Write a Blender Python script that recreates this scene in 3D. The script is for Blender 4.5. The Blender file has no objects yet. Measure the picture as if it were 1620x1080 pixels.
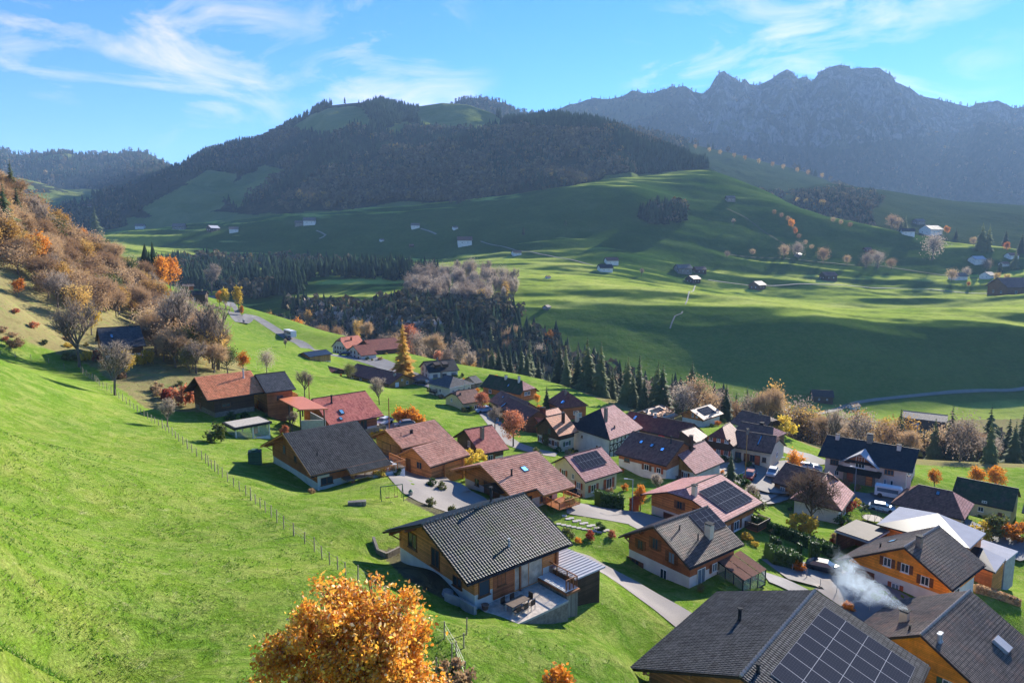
# roof frames: R1 x,y,z, yaw, L, wa, wb, slope, hip1, hip2, base z
HF={
'BB':(-7.82, 56.15, -23.86, 0.694, 11.78, 6.6, 6.85, 0.425, 0.0, 0.0, -29.53),
'A':(-58.31, 123.12, -23.99, 0.753, 10.44, 6.09, 6.72, 0.546, 0.0, 0.0, -30.84),
'A2':(-49.42, 129.03, -24.58, 0.645, 5.79, 6.0, 6.0, 0.414, 0.0, 0.0, -30.2),
'F':(-31.35, 90.62, -25.47, 0.7, 11.21, 8.73, 9.02, 0.424, 0.0, 0.0, -31.58),
'E':(-38.39, 128.05, -29.1, 0.702, 11.41, 7.33, 7.33, 0.506, 0.0, 0.0, -36.15),
'G1':(-21.1, 110.32, -30.37, 0.741, 10.07, 5.06, 5.06, 0.411, 0.0, 0.0, -35.25),
'G2':(-14.91, 98.5, -29.85, 0.833, 8.08, 4.06, 4.06, 0.51, 0.0, 0.0, -33.35),
'H':(-8.93, 123.13, -33.79, 0.594, 5.98, 5.84, 3.23, 0.561, 0.0, 0.0, -39.32),
'I':(-4.39, 90.62, -29.87, 0.663, 10.21, 6.77, 7.66, 0.363, 0.0, 0.0, -35.15),
'J':(8.68, 110.32, -34.87, 0.683, 8.93, 5.06, 3.22, 0.604, 0.0, 0.0, -41.0),
'K':(15.61, 143.43, -35.71, 0.82, 12.95, 6.75, 5.31, 0.684, 5.91, 1.99, -44.7),
'KK':(7.11, 142.83, -36.43, 0.716, 5.99, 4.22, 3.78, 0.796, 0.0, 0.0, -43.15),
'JJ':(4.54, 155.63, -38.83, 0.749, 8.96, 1.85, 2.57, 0.975, 0.0, 0.0, -43.51),
'HH':(-0.63, 169.42, -38.01, -1.136, 16.0, 3.31, 3.31, 0.626, 0.0, 0.0, -42.55),
'GG':(-2.98, 177.3, -38.04, -1.097, 15.95, 3.71, 3.71, 0.633, 0.0, 0.0, -42.27),
'FF':(-6.62, 197.0, -37.42, -0.795, 16.43, 3.68, 3.95, 0.786, 0.0, 2.78, -42.33),
'II':(12.69, 181.24, -38.35, -1.124, 8.8, 3.95, 3.95, 0.794, 2.18, 3.57, -44.79),
'EE':(-15.22, 172.37, -37.2, 0.635, 6.42, 4.85, 5.54, 0.492, 0.0, 0.0, -41.53),
'DD':(-22.49, 204.74, -38.6, -0.787, 11.17, 4.95, 4.86, 0.433, 3.97, 4.09, -44.03),
'CC':(-29.26, 221.63, -37.84, 0.479, 10.52, 5.16, 4.58, 0.547, 0.0, 0.0, -42.47),
'CD':(-13.79, 211.77, -41.03, 0.793, 3.26, 3.28, 3.28, 0.518, 0.0, 0.0, -44.44),
'OO':(-53.28, 231.47, -40.19, -0.804, 27.39, 5.21, 5.46, 0.494, 0.0, 0.0, -44.16),
'LL':(-72.06, 280.72, -37.81, 1.194, 12.59, 3.76, 4.13, 0.928, 0.0, 0.0, -44.53),
'MM':(-61.61, 261.03, -37.33, 0.721, 7.12, 8.33, 8.33, 0.52, 0.0, 0.0, -42.99),
'NN':(-61.63, 280.72, -38.88, 0.662, 14.45, 8.25, 8.25, 0.433, 0.0, 0.0, -44.42),
'PP':(-73.27, 236.4, -36.88, 0.975, 10.03, 3.89, 3.89, 0.394, 0.0, 0.0, -42.3),
'N':(27.79, 157.6, -38.84, -0.754, 16.42, 3.05, 3.05, 0.637, 0.0, 0.0, -43.53),
'L':(23.29, 128.05, -35.42, -0.748, 11.05, 6.16, 6.16, 0.485, 0.0, 0.0, -40.73),
'M':(29.57, 120.17, -37.13, 0.771, 10.26, 3.66, 3.41, 0.843, 0.0, 0.0, -42.27),
'O1':(37.67, 192.08, -47.18, 0.848, 10.86, 5.63, 1.97, 0.309, 0.0, 0.0, -50.64),
'O2':(49.97, 187.15, -45.69, 0.757, 10.7, 4.43, 3.67, 0.468, 0.0, 0.0, -50.36),
'P':(59.54, 172.38, -42.08, -0.973, 9.03, 4.23, 3.83, 0.569, 0.0, 0.0, -46.45),
'Q':(47.26, 139.87, -38.46, -0.615, 8.54, 4.75, 7.73, 0.487, 0.0, 0.28, -44.05),
'QW':(41.95, 135.56, -37.22, 0.933, 7.45, 3.39, 3.05, 0.86, 2.92, 0.0, -42.6),
'R':(23.43, 91.6, -34.1, 0.729, 10.4, 7.3, 6.09, 0.312, 0.0, 0.0, -39.06),
'S':(16.08, 73.87, -31.64, 0.651, 9.99, 5.16, 5.32, 0.57, 0.0, 0.0, -37.43),
'T':(52.3, 112.95, -41.35, 0.925, 13.99, 3.76, 3.38, 0.745, 4.1, 2.37, -46.93),
'U':(67.93, 142.82, -40.35, -0.676, 17.28, 6.72, 6.72, 0.436, 0.0, 0.0, -47.22),
'V':(72.01, 122.33, -43.31, -0.73, 11.35, 4.9, 5.04, 0.606, 3.24, 2.82, -48.14),
'W':(89.75, 130.02, -46.24, -0.742, 8.08, 4.2, 4.2, 0.578, 0.0, 0.0, -52.21),
'Z':(46.54, 76.83, -35.48, 0.66, 10.19, 5.34, 7.87, 0.587, 0.0, 0.0, -41.96),
'AA':(38.0, 59.1, -35.88, 0.684, 13.06, 7.07, 7.39, 0.576, 0.0, 0.0, -43.0),
'AB':(16.08, 44.33, -30.08, 0.853, 16.13, 8.95, 8.95, 0.364, 0.0, 0.0, -35.69),
'QQ':(-100.21, 162.52, -19.28, 0.62, 9.37, 10.77, 10.77, 0.423, 0.0, 0.0, -26.34),
}
import bpy, math, random
import numpy as np
from mathutils import Vector, Matrix
from mathutils.bvhtree import BVHTree
R=math.radians
sc=bpy.context.scene
col=sc.collection
TH=R(8.0); FP=1080.0
cT,sT=math.cos(TH),math.sin(TH)
def ray(px,py):
    u=(px-810)/FP; v=(540-py)/FP; k=cT+v*sT
    return (u/k,1.0,(v*cT-sT)/k)
def pxof(X,Y,Z):
    d=Y*cT-Z*sT
    return 810+FP*X/d, 540-FP*(Y*sT+Z*cT)/d
# ------------------------------------------------------------------ noise
_rg=np.random.RandomState(7)
_T=_rg.rand(256,256)
def vnoise(x,y):
    xi=np.floor(x).astype(int);yi=np.floor(y).astype(int)
    fx=x-xi;fy=y-yi;fx=fx*fx*(3-2*fx);fy=fy*fy*(3-2*fy)
    a=_T[xi&255,yi&255];b=_T[(xi+1)&255,yi&255];c=_T[xi&255,(yi+1)&255];d=_T[(xi+1)&255,(yi+1)&255]
    return (a*(1-fx)+b*fx)*(1-fy)+(c*(1-fx)+d*fx)*fy
def fbm(x,y,o=5,g=.5):
    x=np.asarray(x,float);y=np.asarray(y,float);s=0;a=1;t=0
    for i in range(o):
        s=s+a*(vnoise(x+17.3*i,y-9.1*i)-.5);t+=a;a*=g;x=x*2.03;y=y*2.03
    return s/t*2
def ridged(x,y,o=4):
    s=0;a=1;t=0
    for i in range(o):
        s=s+a*(1-2*abs(vnoise(x+31.7*i,y+5.3*i)-.5)*2);t+=a;a*=.5;x=x*2.1;y=y*2.1
    return s/t
# ------------------------------------------------------------------ object helpers
def link(o,parent=None):
    col.objects.link(o)
    if parent is not None: o.parent=parent
    return o
def mk(name,verts,faces,mat=None,parent=None,smooth=False,uv=None,cols=None,mats=None,mi=None,loc=None):
    me=bpy.data.meshes.new(name)
    if isinstance(verts,np.ndarray) and isinstance(faces,np.ndarray):
        n=faces.shape[1];me.vertices.add(len(verts));me.vertices.foreach_set('co',verts.astype(np.float32).ravel())
        me.loops.add(faces.size);me.loops.foreach_set('vertex_index',faces.astype(np.int32).ravel())
        me.polygons.add(len(faces));me.polygons.foreach_set('loop_start',np.arange(0,faces.size,n,dtype=np.int32))
        me.update(calc_edges=True)
    else:
        me.from_pydata([tuple(map(float,v)) for v in verts],[],[tuple(map(int,f)) for f in faces]);me.update()
    if uv is not None:
        l=me.uv_layers.new(name='UVMap');l.data.foreach_set('uv',np.asarray(uv,np.float32).ravel())
    if cols is not None:
        ca=me.color_attributes.new('Col','FLOAT_COLOR','POINT')
        c4=np.ones((len(me.vertices),4),np.float32);c4[:,:3]=cols;ca.data.foreach_set('color',c4.ravel())
    if mats: 
        for m in mats: me.materials.append(m)
        if mi is not None: me.polygons.foreach_set('material_index',np.asarray(mi,np.int32))
    elif mat: me.materials.append(mat)
    if smooth: me.polygons.foreach_set('use_smooth',np.ones(len(me.polygons),bool))
    o=bpy.data.objects.new(name,me)
    if loc is not None: o.location=loc
    return link(o,parent)
def tag(o,label=None,cat=None,group=None,kind=None):
    if label:o['label']=label
    if cat:o['category']=cat
    if group:o['group']=group
    if kind:o['kind']=kind
    return o
def empty(name,loc,rz=0):
    o=bpy.data.objects.new(name,None);o.location=loc;o.rotation_euler=(0,0,rz);o.empty_display_size=.5
    return link(o)
class MB:
    def __init__(s): s.v=[];s.f=[]
    def add(s,v,f):
        n=len(s.v);s.v+=[tuple(p) for p in v];s.f+=[tuple(i+n for i in q) for q in f];return s
    def box(s,x0,x1,y0,y1,z0,z1):
        return s.add([(x0,y0,z0),(x1,y0,z0),(x1,y1,z0),(x0,y1,z0),(x0,y0,z1),(x1,y0,z1),(x1,y1,z1),(x0,y1,z1)],
          [(0,3,2,1),(4,5,6,7),(0,1,5,4),(1,2,6,5),(2,3,7,6),(3,0,4,7)])
    def bar(s,p,q,w,h=None,up=(0,0,1)):
        h=h or w;p=Vector(p);q=Vector(q);d=(q-p).normalized();u=Vector(up)
        if abs(d.dot(u))>.97:u=Vector((1,0,0))
        a=d.cross(u).normalized()*w/2;b=a.cross(d).normalized()*h/2
        return s.add([p-a-b,p+a-b,p+a+b,p-a+b,q-a-b,q+a-b,q+a+b,q-a+b],[(0,1,2,3),(7,6,5,4),(0,4,5,1),(1,5,6,2),(2,6,7,3),(3,7,4,0)])
    def tube(s,p,q,r0,r1=None,n=8,cap=True):
        r1=r0 if r1 is None else r1;p=Vector(p);q=Vector(q);d=(q-p)
        if d.length<1e-6:return s
        d.normalize();u=Vector((0,0,1)) if abs(d.z)<.9 else Vector((1,0,0))
        a=d.cross(u).normalized();b=a.cross(d)
        vs=[p+(a*math.cos(2*math.pi*i/n)+b*math.sin(2*math.pi*i/n))*r0 for i in range(n)]+[q+(a*math.cos(2*math.pi*i/n)+b*math.sin(2*math.pi*i/n))*r1 for i in range(n)]
        f=[(i,(i+1)%n,n+(i+1)%n,n+i) for i in range(n)]
        if cap:f+=[tuple(range(n-1,-1,-1)),tuple(range(n,2*n))]
        return s.add(vs,f)
    def poly(s,pts): return s.add(pts,[tuple(range(len(pts)))])
    def prism(s,prof,x0,x1,axis='x'):
        # prof: list of (y,z), extruded along x
        n=len(prof)
        if axis=='x': vs=[(x0,y,z) for y,z in prof]+[(x1,y,z) for y,z in prof]
        elif axis=='y': vs=[(y,x0,z) for y,z in prof]+[(y,x1,z) for y,z in prof]
        else: vs=[(y,z,x0) for y,z in prof]+[(y,z,x1) for y,z in prof]
        return s.add(vs,[tuple(range(n-1,-1,-1)),tuple(range(n,2*n))]+[(i,(i+1)%n,n+(i+1)%n,n+i) for i in range(n)])
    def build(s,name,mat=None,parent=None,smooth=False,loc=None):
        o=mk(name,s.v,s.f,mat,parent,smooth,loc=loc)
        import bmesh
        bm=bmesh.new();bm.from_mesh(o.data);bmesh.ops.recalc_face_normals(bm,faces=bm.faces);bm.to_mesh(o.data);bm.free()
        return o
# ------------------------------------------------------------------ materials
class NT:
    def __init__(s,name):
        s.m=bpy.data.materials.new(name);s.m.use_nodes=True;s.t=s.m.node_tree;s.n=s.t.nodes;s.l=s.t.links
        s.b=s.n['Principled BSDF'];s.out=s.n['Material Output']
    def node(s,t,**k):
        n=s.n.new(t)
        for a,b in k.items(): setattr(n,a,b)
        return n
    def con(s,a,b): s.l.new(a,b)
    def coord(s,kind='Object',scale=None,rot=None):
        if kind=='Pos': o=s.node('ShaderNodeNewGeometry').outputs['Position']
        else: o=s.node('ShaderNodeTexCoord').outputs[kind]
        if scale or rot:
            m=s.node('ShaderNodeMapping')
            if scale:m.inputs['Scale'].default_value=scale if hasattr(scale,'__len__') else (scale,)*3
            if rot:m.inputs['Rotation'].default_value=rot
            s.con(o,m.inputs['Vector']);o=m.outputs[0]
        return o
    def noise(s,vec,scale,detail=4,rough=.55,dist=0):
        n=s.node('ShaderNodeTexNoise');n.inputs['Scale'].default_value=scale;n.inputs['Detail'].default_value=detail
        n.inputs['Roughness'].default_value=rough;n.inputs['Distortion'].default_value=dist
        if vec is not None:s.con(vec,n.inputs['Vector'])
        return n.outputs['Fac']
    def ramp(s,fac,stops,interp='LINEAR'):
        r=s.node('ShaderNodeValToRGB');r.color_ramp.interpolation=interp;e=r.color_ramp.elements
        while len(e)<len(stops):e.new(.5)
        for i,(p,c) in enumerate(stops):
            e[i].position=p;e[i].color=(*c,1) if hasattr(c,'__len__') else (c,c,c,1)
        s.con(fac,r.inputs[0]);return r.outputs[0]
    def mix(s,f,a,b,mode='MIX'):
        m=s.node('ShaderNodeMix',data_type='RGBA',blend_type=mode)
        for i,x in ((0,f),(6,a),(7,b)):
            if hasattr(x,'links'):s.con(x,m.inputs[i])
            elif i==0:m.inputs[0].default_value=x
            else:m.inputs[i].default_value=(*x,1)
        return m.outputs[2]
    def math(s,op,a,b=None,c=None):
        m=s.node('ShaderNodeMath',operation=op)
        for i,x in enumerate((a,b,c)):
            if x is None:continue
            if hasattr(x,'links'):s.con(x,m.inputs[i])
            else:m.inputs[i].default_value=x
        return m.outputs[0]
    def bump(s,h,strength=.5,dist=.05):
        b=s.node('ShaderNodeBump');b.inputs['Strength'].default_value=strength;b.inputs['Distance'].default_value=dist
        s.con(h,b.inputs['Height']);s.con(b.outputs[0],s.b.inputs['Normal'])
    def col(s,c):
        if hasattr(c,'links'):s.con(c,s.b.inputs['Base Color'])
        else:s.b.inputs['Base Color'].default_value=(*c,1)
    def set(s,**k):
        for a,b in k.items():
            s.b.inputs[a.replace('_',' ')].default_value=b
        return s.m
def plain(name,c,rough=.7,metal=0,var=.25,scale=3,spec=.3,kind='Object'):
    t=NT(name);f=t.noise(t.coord(kind),scale,5)
    t.col(t.ramp(f,[(.25,tuple(x*(1-var) for x in c)),(.75,tuple(min(1,x*(1+var)) for x in c))]))
    return t.set(Roughness=rough,Metallic=metal,Specular_IOR_Level=spec)
def mat_wood(name,c,plank=.18,var=.35,horizontal=True,rough=.6):
    t=NT(name);co=t.coord('Object')
    sep=t.node('ShaderNodeSeparateXYZ');t.con(co,sep.inputs[0])
    if horizontal: k=sep.outputs['Z']
    else: k=t.math('ADD',sep.outputs['X'],sep.outputs['Y'])
    fr=t.math('FRACT',t.math('DIVIDE',k,plank))
    groove=t.ramp(fr,[(0,0.25),(.07,1),(.93,1),(1,.25)])
    wn=t.node('ShaderNodeTexWhiteNoise',noise_dimensions='1D');t.con(t.math('FLOOR',t.math('DIVIDE',k,plank)),wn.inputs['W'])
    g=t.noise(t.coord('Object',(1.2,1.2,9) if horizontal else (6,6,.8)),2.5,6,.6)
    f=t.math('ADD',t.math('MULTIPLY',g,.7),t.math('MULTIPLY',wn.outputs['Value'],.35))
    cc=t.ramp(f,[(.3,tuple(x*(1-var) for x in c)),(.75,tuple(x*(1+var) for x in c))])
    cc=t.mix(1,cc,t.ramp(t.noise(t.coord('Object',(1,1,.5)),.7,5,.65),[(.3,.66),(.5,1),(.7,1.22)]),'MULTIPLY')
    t.col(t.mix(1,cc,groove,'MULTIPLY'));t.bump(groove,.5,.02)
    return t.set(Roughness=rough,Specular_IOR_Level=.25)
def mat_tile(name,c,c2,rows=.36,cols_=.30,rough=.7,var=.35,moss=0,strength=.6,spec=.15,dirt=None,geo=False):
    # UV in metres: u along the ridge, v down the slope
    t=NT(name);uv=t.coord('UV');sep=t.node('ShaderNodeSeparateXYZ');t.con(uv,sep.inputs[0])
    U,V=sep.outputs['X'],sep.outputs['Y']
    fv=t.math('FRACT',t.math('DIVIDE',V,rows));fu=t.math('FRACT',t.math('DIVIDE',U,cols_))
    comb=t.node('ShaderNodeCombineXYZ');t.con(t.math('FLOOR',t.math('DIVIDE',U,cols_)),comb.inputs[0]);t.con(t.math('FLOOR',t.math('DIVIDE',V,rows)),comb.inputs[1])
    wn=t.node('ShaderNodeTexWhiteNoise',noise_dimensions='2D');t.con(comb.outputs[0],wn.inputs['Vector'])
    big=t.noise(t.coord('Object'),.35,5,.6)
    f=t.math('ADD',t.math('MULTIPLY',wn.outputs['Value'],var*1.4),t.math('MULTIPLY',big,.75))
    cc=t.ramp(f,[(.2,c),(.85,c2)])
    if moss:
        mm=t.ramp(t.noise(t.coord('Object'),.9,6,.7),[(.5-moss*.2,0),(.72-moss*.2,1)])
        cc=t.mix(mm,cc,(.035,.055,.02))
    if dirt: cc=t.mix(t.ramp(t.noise(t.coord('Object'),.5,5,.65),[(.5,0),(.68,1)]),cc,dirt)
    st=t.math('ADD',t.math('MULTIPLY',t.noise(t.coord('UV',(2.2,.35,1)),1.6,5,.65),.6),t.math('MULTIPLY',t.noise(t.coord('Object'),1.1,4,.6),.5))
    cc=t.mix(1,cc,t.ramp(st,[(.38,.62),(.55,1),(.72,1.25)]),'MULTIPLY')
    edge=t.ramp(fv,[(0,.2),(.16,1),(.82,1),(1,.2)])
    t.col(t.mix(.8,cc,edge,'MULTIPLY'))
    if not geo:
        w=t.math('SINE',t.math('MULTIPLY',fu,math.pi))
        h=t.math('ADD',t.math('MULTIPLY',w,.6),t.math('MULTIPLY',fv,.7))
        t.bump(h,strength,.04)
    else: t.bump(t.noise(t.coord('Object'),14,4),.3,.01)
    return t.set(Roughness=rough,Specular_IOR_Level=spec)
def mat_glass(name='window_glass',c=(.02,.03,.04)):
    t=NT(name);oi=t.node('ShaderNodeObjectInfo');t.col(t.ramp(oi.outputs['Random'],[(0,c),(.6,tuple(x*2 for x in c)),(.8,tuple(x*5+.02 for x in c)),(1,tuple(x*7+.05 for x in c))]));return t.set(Roughness=.08,Specular_IOR_Level=.35)  # random paler pane tints paint in varied reflections
def mat_leaf(name,c1,c2,tr=.35,rough=.6):
    t=NT(name);oi=t.node('ShaderNodeObjectInfo')
    f=t.noise(t.coord('Object'),1.7,3,.6)
    f2=t.math('ADD',t.math('MULTIPLY',f,.9),t.math('MULTIPLY',t.math('SUBTRACT',oi.outputs['Random'],.5),.7))
    c=t.ramp(f2,[(.28,c1),(.72,c2)]);t.col(c)
    t.set(Roughness=rough,Specular_IOR_Level=.2)
    if tr:
        tb=t.node('ShaderNodeBsdfTranslucent');t.con(c,tb.inputs[0]);ms=t.node('ShaderNodeMixShader');ms.inputs[0].default_value=tr
        t.con(t.b.outputs[0],ms.inputs[1]);t.con(tb.outputs[0],ms.inputs[2]);t.con(ms.outputs[0],t.out.inputs[0])
    return t.m
def mat_attr(name,rough=.9,tr=0,gain=1.0):
    t=NT(name);a=t.node('ShaderNodeAttribute',attribute_name='Col');t.col(a.outputs['Color'])
    t.set(Roughness=rough,Specular_IOR_Level=0)
    if tr:
        tb=t.node('ShaderNodeBsdfTranslucent');t.con(a.outputs['Color'],tb.inputs[0]);ms=t.node('ShaderNodeMixShader');ms.inputs[0].default_value=tr
        t.con(t.b.outputs[0],ms.inputs[1]);t.con(tb.outputs[0],ms.inputs[2]);t.con(ms.outputs[0],t.out.inputs[0])
    return t.m
# ------------------------------------------------------------------ terrain
def PP(px,py,Y): r=ray(px,py); return (r[0],Y,r[2]*Y)
CT=[PP(*p) for p in [(0,1080,29),(300,1080,33),(600,1080,38),(0,800,52),(0,560,141),(0,680,78),(150,900,43.4),(200,750,69.5),(400,900,50.4),(100,640,102),
 (713,1016,43.5),(602,947,48),(529,897,54),(393,787,74),(287,701,97),(212,647,118),(128,588,150),(430,760,84),(560,830,66),(660,900,55),
 (765,966,52),(815,992,48.8),(893,960,55.5),(890,1000,51.5),(1000,1050,49),(870,1070,43.5),(1050,970,62),(1000,930,66),(940,895,72),(960,850,80),(960,808,93),(1000,820,92),(1085,985,61),
 (690,790,83),(650,760,86),(733,775,91),(860,830,84),
 (1180,900,77),(1150,915,73),(1303,905,83),(1250,870,91),(1230,830,101),(1340,850,99),(1350,790,126),(1200,760,126),(1260,740,138),(1270,705,158),
 (1240,692,176),(1300,718,170),(1500,745,160),(1620,768,150),(1600,900,98),(1600,1050,70),(1590,930,88),(1400,940,76),
 (980,760,117),(1020,755,121),(480,560,240),(560,600,200),(700,640,172),(650,672,137),(680,655,150),(540,650,150),(500,610,180),
 (400,497,380),(460,538,300),(500,552,262),(470,510,350),(540,530,315),(650,560,290),(750,580,262),(850,598,238),(950,640,205),(1040,672,185),
 (0,310,260),(120,380,300),(230,450,350),(300,480,400),(370,492,400),(60,520,175),(100,450,230),(200,500,240),(300,540,220),(340,560,190),(260,585,150),(380,580,190),(420,560,220),(50,400,220),(0,460,165),(0,520,150),
 (1460,675,330),(1400,633,402),(1600,615,415),(1300,640,398),(1130,600,422),(1000,570,440),(850,525,480),(1200,620,402),
 (1300,515,466),(1100,500,500),(1550,520,466),(950,500,505),(850,470,550),(1300,580,432),(1550,570,440),
 (1200,455,720),(1400,465,710),(1580,480,640),(970,430,700),(1080,445,710),(1300,430,790),(1580,450,730),(1300,490,585),
 (1200,400,850),(1200,350,945),(1080,318,1000),(1230,322,1010),(1310,345,980),(1420,372,940),(1540,392,900),(1620,398,890),(1400,410,850),(1550,425,800),
 (900,400,800),(700,400,860),(500,390,930),(300,380,970),(700,350,960),(500,355,1000),(300,365,1010),(900,340,920),(1000,300,1000),(1130,275,1190),(1180,297,1100),
 (500,440,650),(500,480,560),(300,440,700),(600,450,620),(700,470,560),(750,440,640),(400,480,600),(550,500,500),(650,510,470)]]
for a,Y,z in [(-.75,330,8),(-.63,390,-12),(-.5,450,-55),(-.42,470,-62),(-.3,430,-70),(-.2,400,-74),(-.05,350,-78),(.1,310,-80),(.2,290,-82),(.32,275,-85),(.45,270,-88),(.6,268,-90),(.75,268,-92),(.9,268,-92),
 (.55,1100,-10),(.75,1100,-30),(.75,900,-10),(.45,1200,10),(.3,1350,80),(-.1,1300,60),(-.3,1300,50),(.1,1300,90),(-.6,1300,30),(-.75,1000,10),(-.75,700,10),(-.6,600,-30),(-.9,300,40),
 (.9,600,-40),(.9,430,-72),(.9,160,-54),(.9,100,-46),(.9,60,-42),(.8,45,-38),(-.9,28,-12),(-.9,100,-10),(-.9,160,-5),(-.9,60,-13),(-.1,25,-24),(.4,30,-34),(.9,30,-36),(-.4,25,-20),(0,1250,80),(.2,1250,110)]:
    CT.append((a,Y,z))
for k,h in HF.items():
    X,Y,Z,yaw,L,wa,wb,p,h1,h2,bz=h
    if k in ('A2','G2','QW','PP'): continue
    ax,ay=math.cos(yaw),math.sin(yaw)
    for i,j in (((.5,0),(.02,-.8),(.98,-.8),(.02,.8),(.98,.8)) if L>6 else ((.5,0),)):
        w=(wa if j<0 else wb)*j
        x=X+ax*L*i-ay*w;y=Y+ay*L*i+ax*w
        CT.append((x/y,y,bz-.1))
CA=np.array(CT);XY=np.c_[CA[:,0]*CA[:,1],CA[:,1]];rr=np.hypot(XY[:,0],XY[:,1])
CX=np.c_[np.arctan2(XY[:,0],XY[:,1]),np.log(rr)];ct=CA[:,2]/rr
def _U(d2): return np.where(d2>1e-12,.5*d2*np.log(np.maximum(d2,1e-12)),0)
NC=len(CX);K=_U(((CX[:,None]-CX[None])**2).sum(-1))+np.eye(NC)*6e-4
Pm=np.c_[np.ones(NC),CX];A=np.zeros((NC+3,NC+3));A[:NC,:NC]=K;A[:NC,NC:]=Pm;A[NC:,:NC]=Pm.T
WT=np.linalg.solve(A,np.r_[ct,0,0,0])
def tps(az,lr):
    q=np.c_[az,lr];o=np.empty(len(q))
    for i in range(0,len(q),20000):
        s=q[i:i+20000];d2=((s[:,None]-CX[None])**2).sum(-1)
        o[i:i+20000]=_U(d2)@WT[:NC]+WT[NC]+s@WT[NC+1:]
    return o
def ground(X,Y,detail=True):
    X=np.asarray(X,float);Y=np.asarray(Y,float);sh=X.shape;X=X.ravel();Y=Y.ravel()
    r=np.hypot(X,Y);az=np.clip(np.arctan2(X,Y),-.72,.74);rc=np.clip(r,27,1500)
    z=tps(az,np.log(rc))*rc
    w=np.clip((r-1250)/250,0,1);z=z*(1-w)+(-80)*w
    if detail:
        z=z+fbm(X/9,Y/9,3)*.25*np.clip(1-r/140,0,1)
        k=np.clip((r-300)/200,0,1)
        z=z+k*fbm(X/120,Y/80,3)*6*np.clip(r/900,0,1)+k*fbm(X/30,Y/16+4,3)*.45+k*(ridged(X/260+3,Y/70+X/400,4)-.2)*np.clip((r-450)/100,0,1)*4.6
    return z.reshape(sh)
azs=np.concatenate([np.linspace(R(-95),R(-46),50)[:-1],np.linspace(R(-46),R(46),660),np.linspace(R(46),R(95),50)[1:]])
rs=np.concatenate([np.exp(np.linspace(math.log(3),math.log(26),14))[:-1],np.exp(np.linspace(math.log(26),math.log(1500),600)),[2200,3500,6000,9500]])
AZ,RS=np.meshgrid(azs,rs);GX=RS*np.sin(AZ);GY=RS*np.cos(AZ);GZ=ground(GX,GY)
def grid_faces(nr,nc):
    i=np.arange(nr-1)[:,None]*nc+np.arange(nc-1)[None];i=i.ravel()
    return np.c_[i,i+1,i+nc+1,i+nc]
GV=np.c_[GX.ravel(),GY.ravel(),GZ.ravel()];GF=grid_faces(len(rs),len(azs))

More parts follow.
